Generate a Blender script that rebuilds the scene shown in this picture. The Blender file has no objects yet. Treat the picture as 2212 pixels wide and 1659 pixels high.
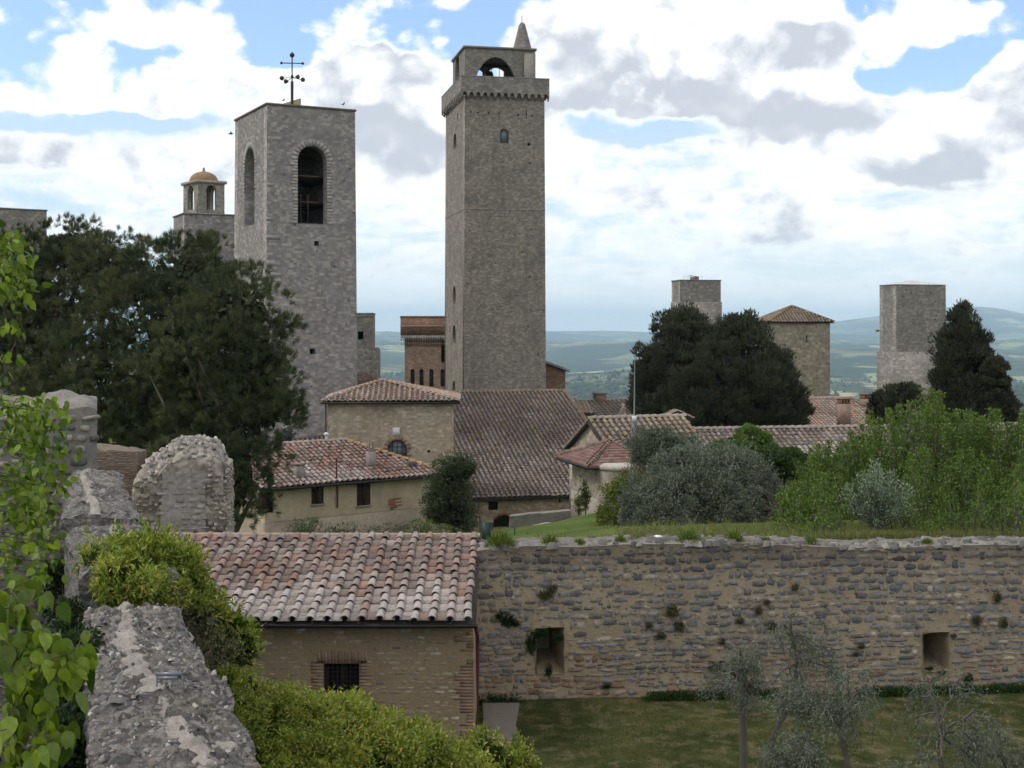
import bpy, math, random
import numpy as np
from mathutils import Vector
from mathutils.geometry import tessellate_polygon

random.seed(7)
rng = np.random.default_rng(7)
R = math.radians
S = bpy.context.scene
COL = S.collection

# ------------------------------------------------------------------ camera
FD, HXD, HYD = 2881.6, 1106.0, 712.8      # focal length, centre and horizon, in photo survey units
cam_d = bpy.data.cameras.new("camera")
cam = bpy.data.objects.new("camera", cam_d)
COL.objects.link(cam)
cam_d.sensor_width = 36
cam_d.lens = 36 * 1334.0 / 1024
cam_d.shift_y = -54.0 / 1024
cam_d.clip_start = 0.1
cam_d.clip_end = 90000
cam.location = (0, 0, 0)
cam.rotation_euler = (R(90), 0, 0)
S.camera = cam

# ------------------------------------------------------------------ view, world, sun
S.view_settings.view_transform = 'Standard'
S.view_settings.look = 'None'
S.view_settings.gamma = 1.0
S.view_settings.exposure = 0.22
S.cycles.use_denoising = True
S.cycles.use_adaptive_sampling = True
S.cycles.adaptive_threshold = .02
S.cycles.max_bounces = 6
S.cycles.diffuse_bounces = 3
S.cycles.transparent_max_bounces = 8
S.cycles.volume_bounces = 1
S.cycles.sample_clamp_indirect = 4
SUN_EL, SUN_AZ = 50.0, -98.0              # azimuth from the view direction, negative = left

world = bpy.data.worlds.new("World")
S.world = world
world.use_nodes = True
WN, WL = world.node_tree.nodes, world.node_tree.links
WN.clear()

class NG:
    """small helper to write node maths"""
    def __init__(s, nodes, links): s.n, s.l = nodes, links
    def put(s, node, idx, v):
        if v is None: return
        if hasattr(v, 'default_value') or hasattr(v, 'is_output'): s.l.new(v, node.inputs[idx])
        else: node.inputs[idx].default_value = v
    def m(s, op, a, b=None, c=None, clamp=False):
        n = s.n.new('ShaderNodeMath'); n.operation = op; n.use_clamp = clamp
        s.put(n, 0, a); s.put(n, 1, b); s.put(n, 2, c)
        return n.outputs[0]
    def ss(s, x, lo, hi):
        n = s.n.new('ShaderNodeMapRange'); n.interpolation_type = 'SMOOTHSTEP'
        s.put(n, 0, x); s.put(n, 1, lo); s.put(n, 2, hi); n.inputs[3].default_value = 0; n.inputs[4].default_value = 1
        return n.outputs[0]
    def mr(s, x, lo, hi, a, b):
        n = s.n.new('ShaderNodeMapRange')
        s.put(n, 0, x); s.put(n, 1, lo); s.put(n, 2, hi); s.put(n, 3, a); s.put(n, 4, b)
        return n.outputs[0]
    def mix(s, f, a, b, mode='MIX'):
        n = s.n.new('ShaderNodeMix'); n.data_type = 'RGBA'; n.blend_type = mode; n.clamp_factor = True
        s.put(n, 0, f)
        for i, v in ((6, a), (7, b)):
            if isinstance(v, (tuple, list)): v = tuple(v) + (1.0,) * (4 - len(v))
            s.put(n, i, v)
        return n.outputs[2]
    def noise(s, vec, scale, detail=4, rough=.55, dist=0, w=None):
        n = s.n.new('ShaderNodeTexNoise')
        if vec is not None: s.l.new(vec, n.inputs['Vector'])
        n.inputs['Scale'].default_value = scale; n.inputs['Detail'].default_value = detail
        n.inputs['Roughness'].default_value = rough; n.inputs['Distortion'].default_value = dist
        return n.outputs['Fac']
    def comb(s, x, y, z):
        n = s.n.new('ShaderNodeCombineXYZ'); s.put(n, 0, x); s.put(n, 1, y); s.put(n, 2, z); return n.outputs[0]
    def sep(s, v):
        n = s.n.new('ShaderNodeSeparateXYZ'); s.l.new(v, n.inputs[0]); return n.outputs

def az_of(x): return math.atan((x - HXD) / FD)
def el_of(x, y): return math.atan((HYD - y) / FD * math.cos(az_of(x)))

def build_world():
    g = NG(WN, WL)
    tc = WN.new('ShaderNodeTexCoord')
    d = g.sep(tc.outputs['Generated'])
    az = g.m('ARCTAN2', d[0], d[1])
    el = g.m('ARCSINE', g.m('MAXIMUM', g.m('MINIMUM', d[2], 1.0), -1.0))
    # cloud space: stretched towards the horizon, so layers flatten with distance
    elp = g.m('MAXIMUM', el, 0.0)
    vy = g.m('POWER', g.m('ADD', elp, 0.004), 0.62)
    p = g.comb(az, g.m('MULTIPLY', vy, 2.1), 0.0)
    pc = g.comb(az, g.m('MULTIPLY', el, 1.15), 0.3)
    n_warp = g.noise(pc, 9, 3, .5)
    def bill(vec, sc):
        v = WN.new('ShaderNodeTexVoronoi'); v.feature = 'SMOOTH_F1'; v.inputs['Scale'].default_value = sc; v.inputs['Smoothness'].default_value = .35
        WL.new(vec, v.inputs['Vector']); return v.outputs['Distance']
    def puff(dz):
        q = g.comb(az, g.m('ADD', g.m('MULTIPLY', el, 1.2), dz), .3)
        wn = WN.new('ShaderNodeTexNoise'); wn.inputs['Scale'].default_value = 22; wn.inputs['Detail'].default_value = 5; WL.new(q, wn.inputs['Vector'])
        ad = WN.new('ShaderNodeVectorMath'); ad.operation = 'MULTIPLY_ADD'; WL.new(wn.outputs['Color'], ad.inputs[0]); ad.inputs[1].default_value = (.035, .035, 0); WL.new(q, ad.inputs[2])
        f = g.noise(q, 14, 9, .66, .3)
        b = g.m('ADD', g.m('MULTIPLY', bill(ad.outputs[0], 24), -.62), g.m('MULTIPLY', bill(ad.outputs[0], 60), -.34))
        return g.m('ADD', g.m('ADD', f, b), .42)
    n_puff = puff(0.0); n_up = puff(.012)
    n_str = g.noise(p, 11, 8, .62, .5)
    n_fine = g.noise(pc, 70, 8, .65)
    # warped coordinates for the blobs
    azw = g.m('ADD', az, g.m('MULTIPLY', g.m('SUBTRACT', n_warp, .5), .05))
    n_w2 = g.noise(g.comb(el, az, 2.0), 12, 4, .55)
    elw = g.m('ADD', el, g.m('MULTIPLY', g.m('SUBTRACT', n_w2, .5), .045))
    vv = g.comb(azw, elw, 0.0)
    def field(blobs, base):
        acc = base
        for (x, y, rx, ry, s) in blobs:
            a0, e0 = az_of(x), el_of(x, y)
            n = WN.new('ShaderNodeVectorMath'); n.operation = 'MULTIPLY_ADD'; WL.new(vv, n.inputs[0])
            n.inputs[1].default_value = (FD / rx, FD / ry, 0); n.inputs[2].default_value = (-a0 * FD / rx, -e0 * FD / ry, 0)
            d_ = WN.new('ShaderNodeVectorMath'); d_.operation = 'DOT_PRODUCT'; WL.new(n.outputs[0], d_.inputs[0]); WL.new(n.outputs[0], d_.inputs[1])
            acc = g.m('MULTIPLY_ADD', g.ss(d_.outputs['Value'], 2.3, 0.0), s, acc)
        return acc
    low = g.ss(el, el_of(1106, 170), el_of(1106, 330))     # 1 near the horizon
    base = g.mr(low, 0.0, 1.0, .26, .60)
    base = g.m('ADD', base, g.ss(el, .32, .6), None)
    base = g.m('MINIMUM', base, .62)
    away = g.ss(g.m('ABSOLUTE', az), .5, .9)                # unseen bright overcast added all round behind the viewer to light facing walls
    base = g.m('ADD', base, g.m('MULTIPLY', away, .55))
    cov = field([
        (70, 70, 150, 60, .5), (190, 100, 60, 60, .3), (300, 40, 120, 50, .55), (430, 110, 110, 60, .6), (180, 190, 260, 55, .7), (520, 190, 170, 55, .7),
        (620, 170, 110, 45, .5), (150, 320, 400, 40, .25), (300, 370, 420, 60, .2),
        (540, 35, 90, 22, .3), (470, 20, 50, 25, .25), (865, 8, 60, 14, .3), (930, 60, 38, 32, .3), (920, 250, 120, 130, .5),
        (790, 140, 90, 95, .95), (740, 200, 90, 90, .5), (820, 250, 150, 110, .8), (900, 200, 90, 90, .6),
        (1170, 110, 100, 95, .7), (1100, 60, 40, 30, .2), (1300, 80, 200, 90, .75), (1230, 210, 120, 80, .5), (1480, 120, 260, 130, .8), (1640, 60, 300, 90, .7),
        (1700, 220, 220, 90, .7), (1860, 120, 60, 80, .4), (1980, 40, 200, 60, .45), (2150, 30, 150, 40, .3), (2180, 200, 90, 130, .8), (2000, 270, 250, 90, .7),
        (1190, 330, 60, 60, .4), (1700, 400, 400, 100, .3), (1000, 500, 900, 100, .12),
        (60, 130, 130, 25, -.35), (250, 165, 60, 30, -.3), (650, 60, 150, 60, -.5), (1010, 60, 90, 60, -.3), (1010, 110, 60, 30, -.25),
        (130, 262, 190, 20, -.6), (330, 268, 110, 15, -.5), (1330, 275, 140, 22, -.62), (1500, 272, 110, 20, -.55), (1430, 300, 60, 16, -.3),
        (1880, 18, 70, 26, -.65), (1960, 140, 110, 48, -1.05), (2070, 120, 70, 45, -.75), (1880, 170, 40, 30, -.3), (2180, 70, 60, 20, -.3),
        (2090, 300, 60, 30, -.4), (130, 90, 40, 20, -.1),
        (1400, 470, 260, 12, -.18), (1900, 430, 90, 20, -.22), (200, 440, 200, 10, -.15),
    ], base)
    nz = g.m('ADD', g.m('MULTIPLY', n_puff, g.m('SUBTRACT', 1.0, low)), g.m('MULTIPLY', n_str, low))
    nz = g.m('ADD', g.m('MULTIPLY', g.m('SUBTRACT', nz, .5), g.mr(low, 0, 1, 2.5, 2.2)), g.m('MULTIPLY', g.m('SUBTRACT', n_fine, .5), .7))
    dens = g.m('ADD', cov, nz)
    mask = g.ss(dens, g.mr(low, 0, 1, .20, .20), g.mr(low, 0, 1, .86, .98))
    # grey cloud bases
    gray = field([
        (820, 190, 100, 110, .42), (860, 300, 120, 60, .75), (930, 320, 60, 50, .3), (760, 250, 60, 50, .2),
        (1230, 180, 60, 60, .3), (1320, 150, 120, 70, .45), (1300, 230, 150, 35, .7), (1480, 225, 180, 42, .95), (1640, 260, 190, 42, .95), (1760, 280, 90, 30, .5), (1520, 150, 60, 70, .45), (1700, 90, 110, 45, .6),
        (1780, 110, 60, 50, .4), (2190, 190, 70, 110, .55), (2180, 300, 60, 60, .4), (1990, 370, 120, 35, .75), (2030, 340, 80, 40, .3),
        (340, 380, 160, 40, .22), (60, 340, 160, 30, .25), (1580, 580, 120, 35, .35), (1300, 600, 250, 30, .22), (1900, 560, 350, 60, .22),
        (1200, 360, 30, 60, .25),
    ], 0.03)
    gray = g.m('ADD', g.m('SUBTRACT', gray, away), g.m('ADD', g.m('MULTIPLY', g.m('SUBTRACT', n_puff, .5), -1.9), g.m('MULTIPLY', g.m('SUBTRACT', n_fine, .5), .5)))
    gray = g.m('ADD', g.m('MULTIPLY', g.ss(gray, .05, 1.1), 1.0), g.m('MULTIPLY', g.m('SUBTRACT', n_up, n_puff), g.m('SUBTRACT', .9, g.m('MULTIPLY', low, .6))))
    gray = g.m('MULTIPLY', gray, g.ss(dens, .55, 1.1), None, True)
    layer = g.m('MULTIPLY', g.ss(g.noise(p, 17, 8, .62, .8), .46, .78), low)
    gray = g.m('MAXIMUM', gray, g.m('MULTIPLY', layer, .42))
    sky = WN.new('ShaderNodeTexSky'); sky.sky_type = 'NISHITA'; sky.sun_disc = False
    sky.sun_elevation = R(SUN_EL); sky.sun_rotation = R(SUN_AZ); sky.air_density = 1.0; sky.dust_density = .6; sky.ozone_density = 1.2
    skyc = g.mix(1.0, sky.outputs[0], (1.22, 1.36, 1.52), 'MULTIPLY')
    K = 1 / .12
    cl = g.mix(gray, (1.08 * K, 1.08 * K, 1.08 * K), (.56 * K, .60 * K, .665 * K))
    thin = g.m('ADD', .13, g.m('MULTIPLY', low, .50))                       # milky veil low down
    base_sky = g.mix(thin, skyc, (.62 * K, .72 * K, .80 * K))
    base_sky = g.mix(g.ss(el, .062, .0), base_sky, (.80 * K, .88 * K, .93 * K))
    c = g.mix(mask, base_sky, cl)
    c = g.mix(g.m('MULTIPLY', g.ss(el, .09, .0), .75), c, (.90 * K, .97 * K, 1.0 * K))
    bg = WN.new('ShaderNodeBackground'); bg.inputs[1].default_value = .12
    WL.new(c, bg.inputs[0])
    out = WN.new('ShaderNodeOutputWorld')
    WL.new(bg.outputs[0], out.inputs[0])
build_world()

sun_d = bpy.data.lights.new("sun", 'SUN'); sun = bpy.data.objects.new("sun", sun_d); COL.objects.link(sun)
sun_d.energy = 1.4; sun_d.angle = R(14); sun_d.color = (1, .95, .88)
_sd = Vector((math.sin(R(SUN_AZ)) * math.cos(R(SUN_EL)), math.cos(R(SUN_AZ)) * math.cos(R(SUN_EL)), math.sin(R(SUN_EL))))
sun.rotation_euler = (-_sd).to_track_quat('-Z', 'Y').to_euler()

# ------------------------------------------------------------------ geometry helpers
def W(x, y, Y):
    """survey position (x, y) at forward distance Y -> world point"""
    return np.array([(x - HXD) / FD * Y, Y, (HYD - y) / FD * Y])
def ZY(y, Y): return (HYD - y) / FD * Y

_h = rng.permutation(256).astype(np.int64); _h = np.concatenate([_h, _h])
_hv = rng.random(512)
def vnoise(P):
    P = np.asarray(P, float); i = np.floor(P).astype(np.int64); f = P - i; f = f * f * (3 - 2 * f); i &= 255
    def hh(a, b, c): return _hv[_h[(_h[(_h[a & 255] + b) & 255] + c) & 255]]
    x, y, z = i[..., 0], i[..., 1], i[..., 2]; fx, fy, fz = f[..., 0], f[..., 1], f[..., 2]
    def lp(a, b, t): return a + (b - a) * t
    return lp(lp(lp(hh(x, y, z), hh(x+1, y, z), fx), lp(hh(x, y+1, z), hh(x+1, y+1, z), fx), fy),
              lp(lp(hh(x, y, z+1), hh(x+1, y, z+1), fx), lp(hh(x, y+1, z+1), hh(x+1, y+1, z+1), fx), fy), fz)
def fbm(P, o=4):
    P = np.asarray(P, float); s = 0; a = .5; t = 0
    for k in range(o):
        s = s + a * vnoise(P * 2 ** k + 17.3 * k); t += a; a *= .5
    return s / t

class MB:
    def __init__(s): s.v = []; s.f = []; s.c = []; s.m = []; s.n = 0
    def add(s, verts, faces, col=(1, 1, 1), mat=0):
        """verts (n,3); faces = list of index lists or int array (m,k); col (3,) or (n,3)"""
        verts = np.asarray(verts, float); n = len(verts)
        col = np.asarray(col, float)
        if col.ndim == 1: col = np.repeat(col[None], n, 0)
        s.v.append(verts); s.c.append(col)
        if isinstance(faces, np.ndarray):
            s.f.append((faces + s.n, mat))
        else:
            by = {}
            for f in faces: by.setdefault(len(f), []).append(f)
            for k, fs in by.items(): s.f.append((np.array(fs, int) + s.n, mat))
        s.n += n
    def batch(s, tv, tf, O, A, B, C, col=(1, 1, 1), mat=0):
        """template verts tv (k,3) placed at O (n,3) with axes A,B,C (n,3)"""
        O = np.asarray(O, float); n = len(O); k = len(tv)
        if n == 0: return
        tv = np.asarray(tv, float)
        if tv.ndim == 2: tv = np.repeat(tv[None], n, 0)
        V = O[:, None] + tv[..., 0:1] * A[:, None] + tv[..., 1:2] * B[:, None] + tv[..., 2:3] * C[:, None]
        k = tv.shape[1]
        tf = np.asarray(tf, int)
        F = (tf[None] + (np.arange(n) * k)[:, None, None]).reshape(-1, tf.shape[1])
        col = np.asarray(col, float)
        if col.ndim == 2: col = np.repeat(col[:, None], k, 1).reshape(-1, 3)
        s.add(V.reshape(-1, 3), F, col, mat)
    def box(s, lo, hi, col=(1, 1, 1), mat=0, ax=None, skip=()):
        """box in frame ax=(O,A,B,C) from lo to hi"""
        x0, y0, z0 = lo; x1, y1, z1 = hi
        v = np.array([(x0,y0,z0),(x1,y0,z0),(x1,y1,z0),(x0,y1,z0),(x0,y0,z1),(x1,y0,z1),(x1,y1,z1),(x0,y1,z1)], float)
        if ax is not None: v = ax[0] + v[:, :1] * ax[1] + v[:, 1:2] * ax[2] + v[:, 2:3] * ax[3]
        fs = [(0,3,2,1),(4,5,6,7),(0,1,5,4),(1,2,6,5),(2,3,7,6),(3,0,4,7)]
        s.add(v, [f for i, f in enumerate(fs) if i not in skip], col, mat)
    def tube(s, pts, rad, sides=8, col=(1, 1, 1), mat=0, cap=True):
        pts = np.asarray(pts, float); n = len(pts)
        if np.isscalar(rad): rad = [rad] * n
        T = np.gradient(pts, axis=0) if n > 2 else np.repeat((pts[1] - pts[0])[None], 2, 0)
        T /= np.linalg.norm(T, axis=1)[:, None] + 1e-9
        ref = np.array([0, 0, 1.0]) if abs(T[0, 2]) < .9 else np.array([1.0, 0, 0])
        vs = []
        for i in range(n):
            u = np.cross(T[i], ref); u /= np.linalg.norm(u) + 1e-9; w = np.cross(T[i], u)
            a = np.arange(sides) / sides * 2 * math.pi
            vs.append(pts[i] + rad[i] * (np.cos(a)[:, None] * u + np.sin(a)[:, None] * w))
        fs = []
        for i in range(n - 1):
            for j in range(sides):
                k = (j + 1) % sides
                fs.append((i*sides+j, i*sides+k, (i+1)*sides+k, (i+1)*sides+j))
        s.add(np.concatenate(vs), fs, col, mat)
        if cap:
            s.add(vs[-1], [tuple(range(sides))], col, mat); s.add(vs[0], [tuple(range(sides))[::-1]], col, mat)
    def lathe(s, O, prof, seg=16, col=(1, 1, 1), mat=0):
        """prof list of (r, z) from O upward"""
        O = np.asarray(O, float); vs = []
        for r, z in prof:
            a = np.arange(seg) / seg * 2 * math.pi
            vs.append(O + np.stack([r * np.cos(a), r * np.sin(a), np.full(seg, z)], 1))
        fs = [(i*seg+j, i*seg+(j+1) % seg, (i+1)*seg+(j+1) % seg, (i+1)*seg+j) for i in range(len(prof)-1) for j in range(seg)]
        s.add(np.concatenate(vs), fs, col, mat)
    def poly(s, pts, col=(1, 1, 1), mat=0):
        s.add(np.asarray(pts, float), [tuple(range(len(pts)))], col, mat)
    def build(s, name, mats, parent=None, smooth=False, taper=None, **props):
        V = np.concatenate(s.v); C = np.concatenate(s.c)
        if taper is not None:
            cx, cy, zt, k = taper
            sc = 1 + k * np.maximum(0, zt - V[:, 2])
            V[:, 0] = cx + (V[:, 0] - cx) * sc; V[:, 1] = cy + (V[:, 1] - cy) * sc
        org = np.zeros(3)
        if parent is not None:
            org = np.array(parent['_w'])
        elif props.get('origin') is not None: org = np.array(props['origin'])
        else:
            lo, hi = V.min(0), V.max(0); org = np.array([(lo[0]+hi[0])/2, (lo[1]+hi[1])/2, lo[2]])
            if props.get('kind') == 'structure': org = np.zeros(3)
        me = bpy.data.meshes.new(name)
        nl = sum(f.size for f, _ in s.f); nf = sum(len(f) for f, _ in s.f)
        me.vertices.add(len(V)); me.vertices.foreach_set('co', (V - org).astype(np.float32).ravel())
        li = np.concatenate([f.ravel() for f, _ in s.f]).astype(np.int32)
        ls = []; o = 0; mi = []
        for f, m in s.f:
            ls.append(o + np.arange(len(f)) * f.shape[1]); o += f.size; mi.append(np.full(len(f), m))
        me.loops.add(nl); me.loops.foreach_set('vertex_index', li)
        me.polygons.add(nf); me.polygons.foreach_set('loop_start', np.concatenate(ls).astype(np.int32))
        me.polygons.foreach_set('material_index', np.concatenate(mi).astype(np.int32))
        me.update(calc_edges=True)
        # uv in metres: along the wall / up the wall
        nr = np.zeros(nf * 3, np.float32); me.polygons.foreach_get('normal', nr); nr = nr.reshape(-1, 3)
        lt = np.concatenate([np.full(len(f), f.shape[1]) for f, _ in s.f])
        N = np.repeat(nr, lt, 0); P = V[li]
        h = np.sqrt(N[:, 0]**2 + N[:, 1]**2) + 1e-9
        tx, ty = -N[:, 1] / h, N[:, 0] / h
        wall = np.abs(N[:, 2]) < .75
        u = np.where(wall, P[:, 0] * tx + P[:, 1] * ty, P[:, 0]); v = np.where(wall, P[:, 2], P[:, 1])
        uvl = me.uv_layers.new(name='UVMap'); uvl.data.foreach_set('uv', np.stack([u, v], 1).astype(np.float32).ravel())
        ca = me.color_attributes.new('Col', 'FLOAT_COLOR', 'POINT')
        ca.data.foreach_set('color', np.concatenate([C, np.ones((len(C), 1))], 1).astype(np.float32).ravel())
        if smooth: me.polygons.foreach_set('use_smooth', np.ones(nf, bool))
        for m in (mats if isinstance(mats, (list, tuple)) else [mats]): me.materials.append(m)
        me.validate()
        ob = bpy.data.objects.new(name, me); COL.objects.link(ob)
        if parent is not None: ob.parent = parent; ob['_w'] = parent['_w']
        else: ob.location = org; ob['_w'] = list(map(float, org))
        for k in ('label', 'category', 'group', 'kind'):
            if props.get(k): ob[k] = props[k]
        return ob

def thing(name, loc, label, cat, group=None):
    o = bpy.data.objects.new(name, None); COL.objects.link(o); o.empty_display_size = .3
    o.location = loc; o['_w'] = [float(a) for a in loc]; o['label'] = label; o['category'] = cat
    if group: o['group'] = group
    return o
def copy_thing(src, delta, label):
    c = src.copy(); COL.objects.link(c); c.location = Vector(src.location) + Vector(delta); c['label'] = label
    for ch in list(src.children):
        d = ch.copy(); COL.objects.link(d); d.parent = c
        for g2 in list(ch.children):
            e = g2.copy(); COL.objects.link(e); e.parent = d
    return c

# ------------------------------------------------------------------ materials
def new_mat(name):
    m = bpy.data.materials.new(name); m.use_nodes = True
    nt = m.node_tree; b = nt.nodes['Principled BSDF']
    return m, NG(nt.nodes, nt.links), b
def mix3(a, b, t): return tuple(a[i] + (b[i] - a[i]) * t for i in range(3))

def mat_plain(name, c, rough=.8, metal=0, vary=.15, scale=3, spec=.3):
    m, g, b = new_mat(name)
    tc = g.n.new('ShaderNodeTexCoord')
    n = g.noise(tc.outputs['Object'], scale, 5)
    col = g.mix(n, tuple(x * (1 - vary) for x in c), tuple(min(1, x * (1 + vary)) for x in c))
    g.l.new(col, b.inputs['Base Color']); b.inputs['Roughness'].default_value = rough; b.inputs['Metallic'].default_value = metal
    b.inputs['Specular IOR Level'].default_value = spec
    return m

def mat_attr(name, rough=.9, n_scale=8, n_amt=.35, dirt=None, bump=.3, spec=.2, big=.6):
    """colour from the 'Col' attribute, roughened with noise"""
    m, g, b = new_mat(name)
    at = g.n.new('ShaderNodeAttribute'); at.attribute_name = 'Col'
    geo = g.n.new('ShaderNodeNewGeometry')
    n1 = g.noise(geo.outputs['Position'], n_scale, 6, .65)
    n2 = g.noise(geo.outputs['Position'], big, 4, .6)
    f = g.mr(n1, .25, .75, 1 - n_amt, 1 + n_amt)
    f = g.m('MULTIPLY', f, g.mr(n2, .3, .7, .85, 1.13))
    vm = g.n.new('ShaderNodeVectorMath'); vm.operation = 'SCALE'
    g.l.new(at.outputs['Color'], vm.inputs[0]); g.l.new(f, vm.inputs['Scale'])
    col = vm.outputs[0]
    if dirt:
        dcol, thr, amt, sc = dirt
        d = g.noise(geo.outputs['Position'], sc, 7, .7)
        col = g.mix(g.m('MULTIPLY', g.ss(d, thr, thr + .1), amt), col, dcol)
    g.l.new(col, b.inputs['Base Color']); b.inputs['Roughness'].default_value = rough; b.inputs['Specular IOR Level'].default_value = spec
    bp = g.n.new('ShaderNodeBump'); bp.inputs['Strength'].default_value = bump; bp.inputs['Distance'].default_value = .02
    g.l.new(n1, bp.inputs['Height']); g.l.new(bp.outputs[0], b.inputs['Normal'])
    return m

def mat_leaf(name, trans=.35, rough=.55, spec=.3, haze=None):
    m, g, b = new_mat(name)
    at = g.n.new('ShaderNodeAttribute'); at.attribute_name = 'Col'
    geo = g.n.new('ShaderNodeNewGeometry'); nf = g.mr(g.noise(geo.outputs['Position'], 38, 4, .6), .3, .7, .68, 1.3)
    vm = g.n.new('ShaderNodeVectorMath'); vm.operation = 'SCALE'; g.l.new(at.outputs['Color'], vm.inputs[0]); g.l.new(nf, vm.inputs['Scale'])
    g.l.new(vm.outputs[0], b.inputs['Base Color'])
    b.inputs['Roughness'].default_value = rough; b.inputs['Specular IOR Level'].default_value = spec
    tr = g.n.new('ShaderNodeBsdfTranslucent')
    c2 = g.mix(1.0, at.outputs['Color'], (1.25, 1.3, .6), 'MULTIPLY'); g.l.new(c2, tr.inputs[0])
    mx = g.n.new('ShaderNodeMixShader'); mx.inputs[0].default_value = trans
    g.l.new(b.outputs[0], mx.inputs[1]); g.l.new(tr.outputs[0], mx.inputs[2])
    g.l.new(mx.outputs[0], g.n['Material Output'].inputs[0])
    return m

def mat_stone(name, cols, mortar, bw=.45, bh=.22, msz=.02, stain=(.06, .055, .055), stain_amt=.6, warp=.05, warm=None, streak=.5, bump=.5, big_sc=.12, contrast=1.0, pale=None, holes=.0):
    """coursed stone: cols = three stone colours"""
    m, g, b = new_mat(name)
    uv = g.n.new('ShaderNodeUVMap'); uv.uv_map = 'UVMap'
    geo = g.n.new('ShaderNodeNewGeometry'); pos = geo.outputs['Position']
    s = g.sep(uv.outputs[0])
    nw = g.noise(uv.outputs[0], .9 / bw, 3, .5); nw2 = g.noise(pos, 1.3 / bw, 2, .5)
    u = g.m('ADD', s[0], g.m('MULTIPLY', g.m('SUBTRACT', nw, .5), warp * 7 * bw))
    v = g.m('ADD', s[1], g.m('MULTIPLY', g.m('SUBTRACT', nw2, .5), warp * 5 * bh))
    vec = g.comb(u, v, 0.0)
    def brick(vec, w, h, c1, c2, ms):
        n = g.n.new('ShaderNodeTexBrick'); g.l.new(vec, n.inputs['Vector'])
        n.inputs['Color1'].default_value = tuple(c1) + (1,); n.inputs['Color2'].default_value = tuple(c2) + (1,)
        n.inputs['Mortar'].default_value = tuple(mortar) + (1,); n.inputs['Scale'].default_value = 1
        n.inputs['Mortar Size'].default_value = ms; n.inputs['Mortar Smooth'].default_value = .35; n.inputs['Bias'].default_value = 0
        n.inputs['Brick Width'].default_value = w; n.inputs['Row Height'].default_value = h
        n.squash = .72; n.squash_frequency = 3; n.offset_frequency = 2
        return n
    b1 = brick(vec, bw, bh, cols[0], cols[1], msz)
    b2 = brick(vec, bw, bh, (0, 0, 0), (1, 1, 1), 0.0); b2.inputs['Bias'].default_value = .0
    # second random per stone: shift lookup by whole stones
    vec3 = g.comb(g.m('ADD', u, bw * 37), g.m('ADD', v, bh * 6 * 8), 0.0)
    b3 = brick(vec3, bw, bh, (0, 0, 0), (1, 1, 1), 0.0)
    col = g.mix(g.m('MULTIPLY', g.ss(b3.outputs[0], .62, 1.0), g.m('SUBTRACT', 1.0, b1.outputs['Fac'])), b1.outputs['Color'], cols[2])
    n1 = g.noise(pos, 2.3, 8, .68); n2 = g.noise(pos, big_sc, 5, .6); n3 = g.noise(pos, 9, 5, .7); n4 = g.noise(pos, .55, 5, .65)
    if warm: col = g.mix(g.m('MULTIPLY', g.ss(n2, .46, .66), .75), col, g.mix(.35, col, warm))
    f = g.m('MULTIPLY', g.mr(n1, .3, .7, 1 - .28 * contrast, 1 + .26 * contrast), g.mr(n3, .25, .75, 1 - .2 * contrast, 1 + .2 * contrast))
    f = g.m('MULTIPLY', f, g.mr(b3.outputs[0], 0.0, 1.0, 1 - .11 * contrast, 1 + .11 * contrast)); f = g.m('MULTIPLY', f, g.mr(n4, .3, .7, .84, 1.16))
    hv = g.n.new('ShaderNodeTexVoronoi'); hv.inputs['Scale'].default_value = .62 / bw * .45; g.l.new(vec, hv.inputs['Vector']); hv.inputs['Randomness'].default_value = 1
    hole = g.m('MULTIPLY', g.ss(hv.outputs['Distance'], .075, .045), holes); f = g.m('MULTIPLY', f, g.m('SUBTRACT', 1.0, g.m('MULTIPLY', hole, .8)))
    vm = g.n.new('ShaderNodeVectorMath'); vm.operation = 'SCALE'; g.l.new(col, vm.inputs[0]); g.l.new(f, vm.inputs['Scale'])
    col = vm.outputs[0]
    # vertical streaks and blotches of dark lichen and soot
    sv = g.comb(g.m('MULTIPLY', s[0], .9), g.m('MULTIPLY', s[1], .09), 0.0)
    st = g.noise(sv, 1.0, 6, .65); bl = g.noise(pos, .35, 7, .7)
    sf = g.m('MAXIMUM', g.m('MULTIPLY', g.ss(st, .52, .72), streak), g.ss(bl, .53, .7))
    sf = g.m('MULTIPLY', sf, g.mr(n3, .3, .7, .5, 1.1))
    col = g.mix(g.m('MULTIPLY', sf, stain_amt), col, stain)
    if pale:
        pl = g.noise(pos, .9, 6, .7, .5)
        col = g.mix(g.m('MULTIPLY', g.ss(pl, .58, .72), .6), col, pale)
    g.l.new(col, b.inputs['Base Color']); b.inputs['Roughness'].default_value = .95; b.inputs['Specular IOR Level'].default_value = .15
    hgt = g.m('ADD', g.m('MULTIPLY', g.m('SUBTRACT', 1.0, b1.outputs['Fac']), .6), g.m('MULTIPLY', n3, .8))
    hgt = g.m('ADD', hgt, g.m('MULTIPLY', b3.outputs[0], .35))
    bp = g.n.new('ShaderNodeBump'); bp.inputs['Strength'].default_value = bump; bp.inputs['Distance'].default_value = .04
    g.l.new(hgt, bp.inputs['Height']); g.l.new(bp.outputs[0], b.inputs['Normal'])
    return m

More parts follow.
